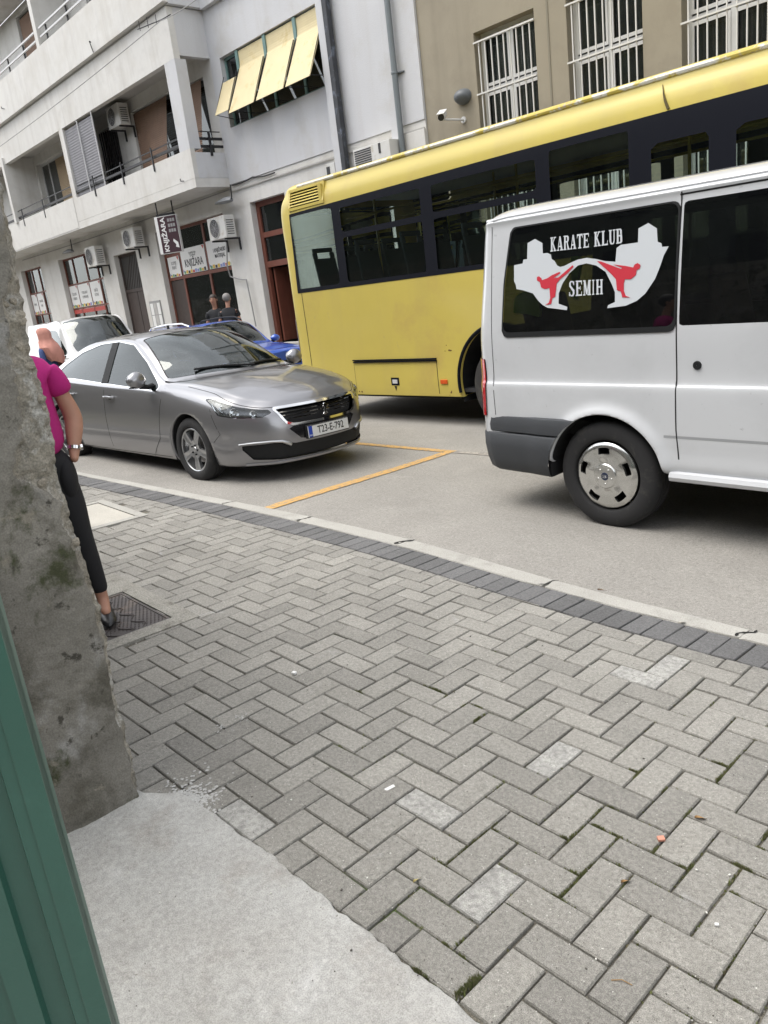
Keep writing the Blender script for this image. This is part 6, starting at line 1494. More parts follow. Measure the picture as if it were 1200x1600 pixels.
# ================================================================== YELLOW BUS
BX, BYC, BZ = -5.65, 8.13, -.15
zB = [.40, .38, .42, .9, 1.30, 1.80, 2.30, 2.88, 3.09, 3.22, 3.26, 3.29]
yB = [.9, 1.20, 1.25, 1.25, 1.25, 1.25, 1.245, 1.238, 1.19, 1.10, .7, 0]
def BR(x, ys, xs=None, zs=None): return K(x, ys, zs or zB, xs)
brow = [BR(-3.66, [0] * 12), BR(-3.66, [.6, .8, .85, .85, .85, .85, .85, .84, .81, .75, .5, 0], {8: -3.64, 9: -3.6, 10: -3.57, 11: -3.56}),
        BR(-3.645, [.8, 1.03, 1.08, 1.08, 1.08, 1.08, 1.075, 1.07, 1.03, .95, .6, 0], {8: -3.61, 9: -3.55, 10: -3.5, 11: -3.48}),
        BR(-3.60, [.85, 1.14, 1.19, 1.19, 1.19, 1.19, 1.185, 1.18, 1.13, 1.04, .66, 0], {8: -3.57, 9: -3.5, 10: -3.44, 11: -3.42}),
        BR(-3.50, [.88, 1.185, 1.237, 1.237, 1.237, 1.237, 1.232, 1.225, 1.178, 1.09, .69, 0], {9: -3.42, 10: -3.38, 11: -3.36}), BR(-3.30, yB)]
for x_ in (-2.5, -1.5, -.5, .5, 1.5, 3, 4.5, 6, 7.4, 7.9): brow.append(BR(x_, yB))
brow += [BR(8.15, [y * .93 for y in yB]), BR(8.28, [y * .7 for y in yB]), BR(8.32, [0] * 12)]
for r_ in brow:
    for k_ in range(12):
        if r_[k_][0] < -3.32: r_[k_] = (r_[k_][0] - .19 + (.05 if k_ > 7 else 0), r_[k_][1], r_[k_][2])
sk_b = Skin(brow)
m_yellow = paint('bus_yellow', (.50, .395, .075), 0, .42, .5)
ty = m_yellow.node_tree
m_yellow2 = mat('bus_yellow_dirty', (.56, .45, .095), .45, 0, coat=.35, coat_rough=.15, var=.06, vscale=1.1, stain=[((.50, .37, .10), 1.3, .55, .75), ((.42, .33, .14), 6, .66, .8)], streak=((.44, .34, .12), .35, 2.2), local=True, bump=.08, bscale=8)
m_bglass = glass('bus_glass', (.78, .87, .83), .006, .10, (.012, .016, .015))
m_band = mat('bus_black_frame', (.009, .010, .015), .55, spec=.1)
wz = BZ
def W2(x0, x1, z0, z1, dx=0): return [(x0 - BX, z0 - wz), (x0 - BX + dx, z1 - wz), (x1 - BX + dx, z1 - wz), (x1 - BX, z0 - wz)]
wins = [W2(-9.17, -8.27, 1.70, 2.66), W2(-8.10, -6.66, 1.70, 2.26), W2(-8.10, -6.66, 2.33, 2.62), W2(-6.47, -5.03, 1.70, 2.26), W2(-6.47, -5.03, 2.33, 2.62), W2(-4.86, -4.0, 1.70, 2.66), W2(-3.78, -3.26, 1.20, 2.50), W2(-3.03, -2.5, 1.2, 2.5), W2(-2.3, -.9, 1.70, 2.26), W2(-2.3, -.9, 2.33, 2.62), W2(-.75, .7, 1.7, 2.62), W2(.9, 2.2, 1.7, 2.62)]
def f_multi(ps, r): return lambda P_, A, B: np.minimum.reduce([f_side(p, r)(P_, A, B) for p in ps])
band = [(-9.24 - BX, 1.645 - wz), (-9.19 - BX, 2.70 - wz), (-5.3 - BX, 2.735 - wz), (2.45 - BX, 2.745 - wz), (2.45 - BX, 1.645 - wz)]
doorband = [(-3.98 - BX, .35), (-3.98 - BX, 2.86), (-2.42 - BX, 2.86), (-2.42 - BX, .35)]
archb = lambda P_, A, B: np.minimum(f_arch(0, .55, .64, .8)(P_, A, B), f_arch(5.9, .55, .64, .8)(P_, A, B))
regb = [('arch', archb)] + [('window%d' % i, f_side(p, .02)) for i, p in enumerate(wins)] + [('band', lambda P_, A, B: np.minimum(f_side(band)(P_, A, B), f_side(doorband)(P_, A, B))),
    ('vent', f_side([(-9.17 - BX, 2.735 - wz), (-9.15 - BX, 3.005 - wz), (-8.40 - BX, 2.985 - wz), (-8.40 - BX, 2.735 - wz)])),
    ('rear_lamp', lambda P_, A, B: np.where((A > 2.2) & (A < 3.9), np.maximum(np.abs(P_[..., 2] - 1.19) - .25, (np.abs(A - 3.05) - .55) * .1), 1)),
    ('rear_window', lambda P_, A, B: np.where(A < 2, np.maximum(np.abs(P_[..., 1]) - 1.08, np.maximum(1.62 - P_[..., 2], P_[..., 2] - 2.95)), 1)),
    ('windscreen', lambda P_, A, B: np.where(A > 16.3, np.maximum(1.1 - P_[..., 2], P_[..., 2] - 2.8), 1))]
spb = split(sk_b, 260, 132, regb)
bus = thing('city_bus', 'yellow city bus with black window band and dented panels passing behind the minibus', 'bus', (BX, BYC, BZ), 0)
bo = region_mesh(sk_b, spb['body'], 'body', m_yellow2, bus); roll_arch(bo, (0, 5.9), .64, .55, .05)
for i, w_ in enumerate(wins):
    for sg in (1, -1):
        M_ = mb(); vs = []
        za, zb2 = w_[0][1] - .02, w_[1][1] + .02; xa, xb2 = w_[0][0] - .02, w_[3][0] + .02
        for k in range(5):
            z_ = za + (zb2 - za) * k / 4; yy = float(np.interp(z_, [.42, 1.8, 2.3, 2.88], [1.25, 1.25, 1.245, 1.238])) - .014
            for x_ in (xa, xb2): vs.append((x_, yy * sg, z_))
        M_.add(vs, [(2 * k, 2 * k + 1, 2 * k + 3, 2 * k + 2) for k in range(4)]); M_.build('window', m_bglass, bus, smooth=True, weld=False)
region_mesh(sk_b, spb['band'], 'window_frame', m_band, bus, 'each', push=.003, rim=.03)
region_mesh(sk_b, spb['rear_lamp'], 'rear_lamp', mat('lamp_brownred', (.17, .035, .03), .3, coat=.6), bus, 'each', push=.012, rim=.012)
region_mesh(sk_b, spb['rear_window'], 'rear_window', m_bglass, bus); region_mesh(sk_b, spb['windscreen'], 'windscreen', m_wshield, bus)
region_mesh(sk_b, spb['vent'], 'vent_recess', m_gap, bus, 'each', push=-.035)
for sg in (-1,):
    f_ = mb(); x0, x1, z0, z1 = -3.53, -2.745, 2.885, 3.155
    def vy(z_): return -(1.262 - .05 * sm(2.95, 3.15, z_) - .012)
    for (a, b, c, d) in ((x0, x1, z0, z0 + .035), (x0, x1, z1 - .035, z1), (x0, x0 + .035, z0 + .036, z1 - .036), (x1 - .035, x1, z0 + .036, z1 - .036)):
        f_.add([(a, vy(c), c), (b, vy(c), c), (b, vy(d), d), (a, vy(d), d), (a, vy(c) + .04, c), (b, vy(c) + .04, c), (b, vy(d) + .04, d), (a, vy(d) + .04, d)], [(0, 1, 2, 3), (0, 4, 5, 1), (2, 6, 7, 3), (1, 5, 6, 2), (0, 3, 7, 4)])
    f_.build('vent_frame', m_yellow2, bus)
    for k in range(5):
        z_ = z0 + .052 + k * .037; mb().add([(x0 + .03, vy(z_) + .004, z_), (x1 - .09, vy(z_) + .004, z_), (x1 - .09, vy(z_ + .02) + .018, z_ + .018), (x0 + .03, vy(z_ + .02) + .018, z_ + .018), (x0 + .03, vy(z_) + .03, z_ - .002), (x1 - .09, vy(z_) + .03, z_ - .002)], [(0, 1, 2, 3), (0, 4, 5, 1)]).build('vent_slat', m_yellow2, bus)
    mb().box(x1 - .092, x1 - .03, -1.245, -1.215, z0 + .03, z1 - .03).build('vent_end', m_yellow2, bus)
br = (4.6, 15, .6, 9)
ribbon(sk_b, [(-9.215 - BX, 1.79), (-9.215 - BX, .9), (-9.215 - BX, .45)], .012, 'panel_gap', m_gap, bus, rng=br, sides=(-1, 1))
for a_, b_ in (((-8.20, .645), (-6.64, .67)),): 
    mb().box(a_[0] - BX, b_[0] - BX, -1.268, -1.249, .80, .815).box(a_[0] - BX, b_[0] - BX, -1.275, -1.249, .826, .84).build('flap_seal', m_band, bus)
ribbon(sk_b, [(-6.645 - BX, .80), (-6.645 - BX, .40)], .010, 'panel_gap', m_gap, bus, rng=br, sides=(-1, 1)); ribbon(sk_b, [(-8.20 - BX, .80), (-8.20 - BX, .40)], .008, 'panel_gap', mat('gap_soft', (.22, .17, .05), .8), bus, rng=br, sides=(-1, 1))
mb().box(-7.49 - BX, -7.34 - BX, -1.256, -1.248, .50, .60).build('flap_latch', m_band, bus); mb().box(-7.46 - BX, -7.37 - BX, -1.262, -1.2565, .525, .575).build('latch_handle', m_alu, bus)
mb().add([(-7.44 - BX, -1.2555, .49), (-7.39 - BX, -1.2555, .49), (-7.415 - BX, -1.2555, .43)], [(0, 1, 2)]).build('arrow_mark', m_pt, bus)
mb().box(-6.60 - BX, -6.49 - BX, -1.268, -1.249, .525, .575).build('side_reflector', mat('reflector_orange', (.62, .10, .02), .3), bus, bevel=.004)
# scuffs and rust chips
random.seed(3); m_rust = mat('rust_chip', (.12, .055, .02), .9)
for (x_, z_, n_) in ((-6.42, .50, 7), (-6.50, .42, 5), (-6.45, .95, 4), (-8.12, .40, 3)):
    for k in range(n_):
        xx, zz = x_ - BX + random.gauss(0, .045), z_ + random.gauss(0, .03); r = random.uniform(.004, .013); q_ = [(xx + r * random.uniform(.6, 1.6) * math.cos(a_), -1.2515, max(.385, zz + r * random.uniform(.6, 1.4) * math.sin(a_))) for a_ in np.linspace(0, 5.4, 7)]
        mb().add(q_, [list(range(7))]).build('rust_chip', m_rust, bus, weld=False)
M_ = mb(); 
for (cx_, cz, l_, a0) in ((-3.67 - BX, 3.08, .20, 1.0),):
    pts = [(-3.69 - BX, -1.19, 3.11), (-3.665 - BX, -1.228, 3.04), (-3.645 - BX, -1.238, 2.97), (-3.615 - BX, -1.244, 2.90)]; M_.tube(pts, [.003, .006, .012, .014], 5)
M_.build('dent_crease', mat('crease', (.10, .075, .03), .9), bus)
# roof-edge highlight put into the colour of a patchy white tube
m_edgehl = mat('edge_highlight', (.66, .65, .60), .6, var=.1, vscale=10, stain=[((.56, .45, .095), 3.0, .52, .56), ((.5, .42, .3), 20, .55, .65)], local=True)
P_ = [(x_, -1.150, 3.172) for x_ in np.linspace(-3.35, 8, 60)]; mb().tube([(p[0], p[1] - .020, p[2] + .004) for p in P_], .024, 8).build('roof_rail', m_edgehl, bus, smooth=True)
m_bwheel = mat('bus_wheel_grey', (.10, .10, .10), .6, .2, var=.2, vscale=9, local=True, stain=((.16, .13, .10), 8, .5, .7))
for (x_, y_) in ((0, -1.06), (0, 1.06), (5.9, -1.06), (5.9, 1.06)):
    w_ = tyre(bus, .485, .30, .30, m_tyred, 'wheel'); w_.location = (x_, y_, .485)
    if y_ > 0: w_.rotation_euler = (0, 0, PI)
    mb().lathe([(.001, .02), (.12, .02), (.13, -.03), (.17, -.03), (.18, .04), (.26, .05), (.285, -.08), (.305, -.12)], 36).build('rim', m_bwheel, w_, smooth=True)
    for k in range(8): a_ = k * PI / 4; mb().lathe([(.001, -.05), (.012, -.05), (.012, .0)], 6, 'y', (.15 * math.cos(a_), 0, .15 * math.sin(a_))).build('wheel_nut', m_bwheel, w_)
    liner(bus, x_, .55, .66, math.copysign(1.235, y_), math.copysign(.6, y_))
    mb().tube([(x_ + .645 * math.cos(t), math.copysign(1.262, y_), .55 + .645 * math.sin(t)) for t in np.linspace(-.2, PI + .2, 34)], .022, 6).build('arch_edge', m_band, bus, smooth=True)
mb().box(-3.5, 8.1, -1.0, 1.0, .30, .42).build('underbody', m_under, bus)
mb().box(-3.55, -.9, -1.2, 1.2, 1.0, 1.05).build('floor_rear', m_seat, bus); mb().box(-.9, 8.0, -1.2, 1.2, .42, .46).build('floor_front', m_seat, bus)
for yy in (-1.22, 1.22): mb().box(-3.5, 8.0, yy - .01, yy + .01, .45, 1.78).build('inner_panel', m_seat, bus) if False else None
m_bseat = mat('bus_seat_blue_grey', (.07, .09, .10), .7)
def bus_seat(x, y, zf_):
    # moulded shell with a grab slot at the top
    q = []; hw = .185
    M_ = mb(); 
    def slab(xa, za, xb, zb, y0, y1, t=.035): 
        d = np.array([xb - xa, 0, zb - za]); n2 = np.array([-d[2], 0, d[0]]); n2 = n2 / np.linalg.norm(n2) * t; p = [np.array([xa, 0, za]), np.array([xb, 0, zb])]
        vs = [(p[0][0], y0, p[0][2]), (p[1][0], y0, p[1][2]), (p[1][0], y1, p[1][2]), (p[0][0], y1, p[0][2])]; vs += [(v[0] + n2[0], v[1], v[2] + n2[2]) for v in vs]
        M_.add(vs, [(0, 3, 2, 1), (4, 5, 6, 7), (0, 1, 5, 4), (1, 2, 6, 5), (2, 3, 7, 6), (3, 0, 4, 7)])
    slab(x, zf_ + .42, x + .42, zf_ + .45, y - hw, y + hw); slab(x, zf_ + .44, x - .10, zf_ + .98, y - hw, y + hw)
    slab(x - .10, zf_ + .981, x - .118, zf_ + 1.06, y - hw, y - .115); slab(x - .10, zf_ + .981, x - .118, zf_ + 1.06, y + .115, y + hw); slab(x - .119, zf_ + 1.061, x - .13, zf_ + 1.12, y - hw * .93, y + hw * .93)
    s_ = M_.build('seat', m_bseat, bus, bevel=.012); mb().tube([(x + .15, y, zf_), (x + .15, y, zf_ + .42)], .03, 6).build('pedestal', m_seat, s_)
for x_ in (-3.1, -2.2, -1.35): 
    for y_ in (-.98, -.50): bus_seat(x_ + .0, y_, 1.24)
for y_ in (-.02,): bus_seat(-3.1, y_, 1.24)
for x_ in (-.35, .5, 3.0, 3.8, 4.6, 5.4, 6.2):
    for y_ in (-.98, -.50): bus_seat(x_, y_, 1.2 if x_ < 1 else .5)
m_ypole = mat('yellow_pole', (.42, .33, .05), .4)
for (x_, y_) in ((-2.75, -.35), (-1.2, .35), (-.3, -.35), (1.9, -.6), (2.45, -.95), (3.3, .4)): mb().tube([(x_, y_, .45), (x_, y_, 3.05)], .017, 8).build('grab_pole', m_ypole, bus)
mb().tube([(-3.2, -.5, 2.72), (7.5, -.5, 2.72)], .016, 8).build('grab_rail', m_ypole, bus); mb().tube([(-3.2, .5, 2.72), (7.5, .5, 2.72)], .016, 8).build('grab_rail', m_ypole, bus)
mb().box(-3.4, 8, -1.1, 1.1, 2.98, 3.0).build('ceiling_lining', mat('bus_ceiling', (.62, .63, .60), .8), bus)

# ================================================================== FAR CARS
def far_car(label, cat, p, m, group=None, name='parked_car'):
    L_, W_, H_, belt, hood = p['L'], p['W'] / 2, p['H'], p['belt'], p['hood']; wb, wt, ra, rb = p['wb'], p['wt'], p['ra'], p['rb']; hf = p.get('fo', .85); rl = L_ - hf
    def sec(kind, x, f=1.0, top=None, zt=None):
        ys = [.5, W_ * .88, W_ * .96, W_, W_ * .995, W_ * .965, W_ * .92]; zs = [.2, .19, .3, .5, .72, belt - .07, belt]
        if kind == 'roof': ys += [W_ * .74, W_ * .66, W_ * .36, 0]; zs += [H_ - .10, H_ - .05, H_ - .005, H_]
        elif kind == 'hood': z = zt; ys = ys[:5] + [W_ * .955, W_ * .89, W_ * .82, W_ * .73, W_ * .38, 0]; zs = zs[:4] + [.66, z - .11, z - .06, z - .03, z - .01, z + .02, z + .025]
        elif kind == 'mid': z = zt; ys += [W_ * .87 + (W_ * .74 - W_ * .87) * ((z - belt) / (H_ - .05 - belt)), W_ * .80 + (W_ * .66 - W_ * .8) * ((z - belt) / (H_ - .05 - belt)), W_ * .42, 0]; zs += [z - .06, z - .03, z, z + .01]
        ys = [y * f for y in ys]; return ys, zs
    R_ = []
    ys, zs = sec('roof', 0) if p['rear'] == 'box' else sec('mid', 0, zt=belt + .1)
    zr = zs
    R_.append(K(-rl, [0] * 11, zr)); R_.append(K(-rl + .02, [y * .55 for y in ys], zr)); R_.append(K(-rl + .08, [y * .88 for y in ys], zr)); R_.append(K(-rl + .25, ys, zr))
    for x_, kd, zt in p['st']:
        ys, zs = sec(kd, x_, zt=zt); off = {7: .02, 8: .05, 9: .15, 10: .19} if kd == 'mid' or x_ >= wt - .05 and kd == 'roof' else {}
        R_.append(K(x_, ys, zs, {k: x_ + v for k, v in off.items()}))
    i_ws = len(R_) - sum(1 for s_ in p['st'] if s_[1] == 'hood') - 1
    ys, zs = sec('hood', 0, zt=hood - .10); R_.append(K(hf - .25, [y * .97 for y in ys], zs)); R_.append(K(hf - .08, [y * .82 for y in ys], [min(z, hood - .16 + .012 * i) for i, z in enumerate(zs)])); R_.append(K(hf, [y * .5 for y in ys], [min(z, hood - .20 + .01 * i) for i, z in enumerate(zs)])); R_.append(K(hf + .03, [0] * 11, [min(z, hood - .22 + .01 * i) for i, z in enumerate(zs)]))
    sk = Skin(R_); wbase = p['wheelbase']; ar = p.get('ar', .36)
    iroof = 4 + [i for i, s_ in enumerate(p['st']) if s_[1] == 'roof'][-1]; ihood = 4 + [i for i, s_ in enumerate(p['st']) if s_[1] == 'hood'][0]
    rg = [('arch', lambda P_, A, B: np.minimum(f_arch(0, .31, ar)(P_, A, B), f_arch(-wbase, .31, ar)(P_, A, B)))]
    rg += [('side_window', lambda P_, A, B: np.minimum.reduce([f_side(w_, .03)(P_, A, B) for w_ in p['wins']]))]
    rg += [('windscreen', f_st([(iroof + .06, 8.0), (ihood - .04, 8.1), (ihood - .04, 12), (iroof + .06, 12)], .02)),
           ('headlight', f_st([(len(R_) - 4.6, 5.3), (len(R_) - 2.9, 5.0), (len(R_) - 2.5, 4.2), (len(R_) - 4.2, 4.2)], .02)),
           ('grille', lambda P_, A, B: np.where((A > len(R_) - 2.9), np.maximum(np.abs(P_[..., 2] - (hood - .33)) - .05, np.abs(P_[..., 1]) - .40), 1)),
           ('intake', lambda P_, A, B: np.where((A > len(R_) - 3.2), np.maximum(np.abs(P_[..., 2] - .33) - .07, np.abs(P_[..., 1]) - .55), 1))]
    sp_ = split(sk, 80, 44, rg); t = thing(name, label, cat, (0, 0, 0), 0, group)
    bo_ = region_mesh(sk, sp_['body'], 'body', m, t); region_mesh(sk, sp_['side_window'], 'side_window', p.get('glass', m_carglass), t, 'each'); region_mesh(sk, sp_['windscreen'], 'windscreen', m_wshield, t); region_mesh(sk, sp_['headlight'], 'headlight', m_chrome, t, 'each'); region_mesh(sk, sp_['grille'], 'grille', m_trim, t); region_mesh(sk, sp_['intake'], 'lower_intake', m_trim, t)
    for (x_, y_) in ((0, W_ - .10), (0, -W_ + .10), (-wbase, W_ - .10), (-wbase, -W_ + .10)):
        alloy_wheel(t, (x_, y_, .31), .31, .2, .20, mirror=y_ > 0); liner(t, x_, .31, ar, math.copysign(W_ - .02, y_), math.copysign(.45, y_))
    for y_ in (.36, -.36): seat(t, wt - .35, y_, zs=belt - .6, zt=belt + .28)
    for y_ in (.36, -.36): seat(t, wt - 1.25, y_, zs=belt - .6, zt=belt + .28)
    mb().prism([(wt + .1, belt - .35), (wt + .25, belt - .02), (wb + .1, belt - .02), (wb + .1, belt - .35)], -W_ * .8, W_ * .8, 'y').build('dashboard', m_seat, t, bevel=.02)
    mb().box(-rl + .3, hf - .2, -W_ * .8, W_ * .8, .2, .26).build('underbody', m_under, t)
    for sg in (1, -1): mirror(t, (wb - .22, sg * (W_ + .09), belt + .06), p.get('mcap', m), sg, (.07, .10, .07))
    mb().tube([(wb + .02, -.5, belt + .05), (wb + .12, .1, belt + .09)], .012, 6).build('wiper', m_trim, t)
    return t, sk
m_blue_p = paint('car_blue', (.03, .10, .48), .15, .35, 1.); m_white_p = paint('car_white', (.46, .46, .455), 0, .35, 1.)
p_wag = dict(L=4.25, W=1.70, H=1.46, belt=.96, hood=.96, wb=-.50, wt=-1.25, ra=0, rb=0, rear='box', wheelbase=2.55, fo=.80,
             st=[(-2.6, 'roof', 0), (-1.9, 'roof', 0), (-1.25, 'roof', 0), (-.85, 'mid', 1.22), (-.50, 'hood', 1.0), (-.1, 'hood', .96), (.3, 'hood', .91)],
             wins=[[(-3.15, 1.0), (-3.05, 1.32), (-2.45, 1.34), (-2.45, 1.0)], [(-2.38, .99), (-2.38, 1.345), (-1.60, 1.345), (-1.60, .98)], [(-1.52, .98), (-1.52, 1.345), (-1.25, 1.33), (-.62, .98)]])
blue, skw = far_car('bright blue estate car with bowed roof rails parked across the road', 'car', p_wag, m_blue_p)
blue.location = (-12.75, 8.36, -.15)
for sg in (1, -1): mb().tube([(-3.1, sg * .60, 1.42), (-2.95, sg * .61, 1.50), (-2.2, sg * .62, 1.535), (-1.6, sg * .61, 1.525), (-1.35, sg * .60, 1.455)], .017, 8).build('roof_rail', m_chrome if sg < 0 else m_trim, blue, smooth=True)
for x_ in (-2.2,): mb().box(x_ - .03, x_ + .03, -.63, -.60, 1.43, 1.53).build('rail_foot', m_trim, blue)
p_mpv = dict(L=4.4, W=1.82, H=1.84, belt=1.10, hood=1.06, wb=-.35, wt=-1.15, ra=0, rb=0, rear='box', wheelbase=2.75, fo=.85,
             st=[(-2.7, 'roof', 0), (-1.9, 'roof', 0), (-1.15, 'roof', 0), (-.78, 'mid', 1.50), (-.35, 'hood', 1.16), (.0, 'hood', 1.10), (.35, 'hood', 1.03)],
             wins=[[(-1.75, 1.14), (-1.75, 1.66), (-1.20, 1.63), (-.52, 1.14)]])
mpv, skm = far_car('white small van with dark open driver window behind the silver saloon', 'van', p_mpv, m_white_p, name='small_van')
mpv.location = (-15.9, 6.95, -.10); mpv.rotation_euler = (0, 0, math.radians(-3))
mb().box(-.9, -.6, -.2, .1, 1.105, 1.115).build('paper', m_signw, mpv)
# hi-vis vest thrown in the back of the minibus, seen through the tint
vest = thing('safety_vest', 'yellow green safety vest lying behind the tinted rear window of the minibus', 'vest', (VX, VY, van.location.z))
m_vest = mat('hi_vis', (.36, .62, .06), .8)
def vest_poly(poly, dx, name):
    vs = []
    for cx_, cy_ in poly: q = glass_pt(cx_, cy_, 0); vs.append((q.x, q.y + dx, q.z))
    M_ = mb(); n_ = len(vs); M_.add(vs + [(v[0], v[1] + .03, v[2]) for v in vs], [list(range(n_))[::-1], list(range(n_, 2 * n_))] + [(i, (i + 1) % n_, n_ + (i + 1) % n_, n_ + i) for i in range(n_)]); return M_.build(name, m_vest, vest, bevel=.006)
vest_poly([(148, 600), (160, 575), (190, 560), (215, 565), (245, 590), (255, 640), (252, 668), (200, 655), (146, 650)], .06, 'cloth'); vest_poly([(372, 420), (405, 418), (412, 450), (400, 520), (392, 600), (368, 585), (372, 520)], .09, 'sleeve')
# ================================================================== PEOPLE
def skin_body(name, nodes, edges, root, m, parent, sub=2, name_rad=None):
    """one continuous surface grown over a skeleton: nodes = {key: (pos, radius or (rx, ry))}"""
    keys = list(nodes); me = bpy.data.meshes.new(name); me.from_pydata([nodes[k][0] for k in keys], [(keys.index(a), keys.index(b)) for a, b in edges], [])
    o = bpy.data.objects.new(name, me); C.objects.link(o)
    md = o.modifiers.new('skin', 'SKIN'); md.use_smooth_shade = True; md.branch_smoothing = .6
    if not me.skin_vertices:
        bm = bmesh.new(); bm.from_mesh(me); bm.verts.layers.skin.verify(); bm.to_mesh(me); bm.free()
    for k, sv in zip(keys, me.skin_vertices[0].data):
        r = nodes[k][1]; sv.radius = r if isinstance(r, tuple) else (r, r); sv.use_root = (k == root)
    ms = o.modifiers.new('sub', 'SUBSURF'); ms.levels = sub; ms.render_levels = sub
    dg = bpy.context.evaluated_depsgraph_get(); m2 = bpy.data.meshes.new_from_object(o.evaluated_get(dg)); bpy.data.objects.remove(o)
    m2.materials.clear(); m2.materials.append(m); m2.polygons.foreach_set('use_smooth', [True] * len(m2.polygons))
    o = bpy.data.objects.new(name, m2); C.objects.link(o); o.parent = parent; return o
m_skin = mat('skin', (.42, .22, .15), .55, var=.06, vscale=20, local=True)
m_magenta = mat('magenta_knit', (.42, .012, .17), .85, bump=.5, bscale=300, var=.08, vscale=12, local=True)
m_trouser = mat('black_cloth', (.010, .010, .012), .85, bump=.4, bscale=200, local=True)
m_shoe = mat('black_shoe', (.012, .012, .013), .35)
m_hairb = mat('dark_hair', (.03, .02, .015), .6, bump=.5, bscale=90); m_hairg = mat('grey_hair', (.22, .21, .20), .7, bump=.5, bscale=90)
m_scarf = mat('salmon_scarf', (.50, .235, .19), .85, var=.12, vscale=9, bump=.4, bscale=60, local=True); m_navy = mat('blue_jacket', (.045, .075, .20), .8, var=.1, vscale=9, local=True)
m_tee = mat('black_tshirt', (.014, .015, .018), .85, local=True)
def V(*a): return np.array(a, float)
def person(label, loc, face, h, parts, top, bottom, hair, group=None, long_hair=False, scarf=None, arms=None, heavy=1., legs=None, shoe=None):
    """face = heading in degrees (0 = +x). Local frame: +x forward, +y left."""
    t = thing('person', label, 'person', loc, math.radians(face), group); k = h / 1.75
    P = dict(pel=V(0, 0, .95), sp1=V(.01, 0, 1.10), sp2=V(0, 0, 1.28), ch=V(0, 0, 1.40), nk=V(-.005, 0, 1.49), nk2=V(.008, 0, 1.545))
    for s_, q in ((1, 'l'), (-1, 'r')):
        P['sh' + q] = V(-.01, .17 * s_ * heavy ** .5, 1.405); P['hip' + q] = V(0, .09 * s_, .90); P['kn' + q] = V(.02, .095 * s_, .49); P['an' + q] = V(-.02, .10 * s_, .09)
        P['el' + q] = V(-.03, .245 * s_, 1.12); P['wr' + q] = V(.06, .25 * s_, .88)
    if arms: 
        for a, b in arms.items(): P[a] = V(*b)
    if legs:
        for a, b in legs.items(): P[a] = V(*b)
    P = {a: b * k for a, b in P.items()}; H = heavy
    # body: head-neck-arms-hands, legs
    hd = P['nk2'] + V(.015, 0, .115) * k
    nodes = dict(pel=(P['pel'], .11 * k), ch=(P['ch'], .05 * k), nk=(P['nk'], .055 * k), nk2=(P['nk2'], .052 * k), jaw=(hd + V(.022, 0, -.045) * k, (.066 * k, .058 * k)), hd=(hd + V(-.005, 0, .018) * k, (.080 * k, .092 * k)), crown=(hd + V(-.012, 0, .075) * k, (.060 * k, .072 * k)))
    edges = [('pel', 'ch'), ('ch', 'nk'), ('nk', 'nk2'), ('nk2', 'jaw'), ('jaw', 'hd'), ('hd', 'crown')]
    for q in 'lr':
        nodes['sh' + q] = (P['sh' + q] - V(0, 0, .02), .034 * k); nodes['el' + q] = (P['el' + q], .043 * k * H); nodes['fm' + q] = (P['el' + q] * .6 + P['wr' + q] * .4, .041 * k * H); nodes['wr' + q] = (P['wr' + q], .027 * k * H ** .5)
        d = P['wr' + q] - P['el' + q]; d = d / np.linalg.norm(d); nodes['pm' + q] = (P['wr' + q] + d * .06 * k, (.034 * k, .020 * k))
        edges += [('ch', 'sh' + q), ('sh' + q, 'el' + q), ('el' + q, 'fm' + q), ('fm' + q, 'wr' + q), ('wr' + q, 'pm' + q)]
        nodes['hip' + q] = (P['hip' + q], .07 * k); nodes['kn' + q] = (P['kn' + q], .048 * k); nodes['an' + q] = (P['an' + q], .034 * k); edges += [('pel', 'hip' + q), ('hip' + q, 'kn' + q), ('kn' + q, 'an' + q)]
        # foot
        nodes['ft' + q] = (P['an' + q] + V(.11, 0, -.055) * k, (.036 * k, .026 * k)); edges.append(('an' + q, 'ft' + q))
    skin_body('body', nodes, edges, 'pel', m_skin, t)
    # five fingers per hand
    for q in ('r' if arms else 'lr'):
        d = P['wr' + q] - P['el' + q]; d /= np.linalg.norm(d); pm = P['wr' + q] + d * .085 * k; fwd = V(1, 0, 0) - d * d[0]; fwd /= np.linalg.norm(fwd); nrm = np.cross(d, fwd)
        for i, L_ in enumerate((.058, .066, .062, .048)):
            b = pm + fwd * (.027 - .018 * i) * k - d * .01; mid = b + d * L_ * .55 * k + nrm * .004; e = b + d * L_ * k * .95 - fwd * 0 + nrm * .016 * (1 if q == 'l' else -1) * -1
            mb().tube([b, mid, e], [.0085 * k, .008 * k, .006 * k], 7).build('finger', m_skin, t, smooth=True)
        b = P['wr' + q] + d * .03 * k + fwd * .026 * k; mb().tube([b, b + (d * .7 + fwd * .7) * .035 * k, b + (d * .95 + fwd * .55) * .06 * k], [.011 * k, .0095 * k, .0075 * k], 7).build('thumb', m_skin, t, smooth=True)
    # face
    f0 = hd + V(.072, 0, 0) * k
    mb().tube([hd + V(.080, 0, .028) * k, hd + V(.100, 0, -.008) * k, hd + V(.084, 0, -.016) * k], [.006 * k, .013 * k, .008 * k], 8).build('nose', m_skin, t, smooth=True)
    for s_ in (1, -1):
        mb().ball(hd + V(.077, .030 * s_, .022) * k, (.010 * k, .015 * k, .007 * k), 8).build('eye', m_shoe, t, smooth=True); mb().ball(hd + V(-.01, .083 * s_, .0) * k, (.018 * k, .010 * k, .030 * k), 8).build('ear', m_skin, t, smooth=True)
        mb().tube([hd + V(.082, .015 * s_, .042) * k, hd + V(.078, .045 * s_, .042) * k], .004 * k, 5).build('eyebrow', hair or m_hairb, t)
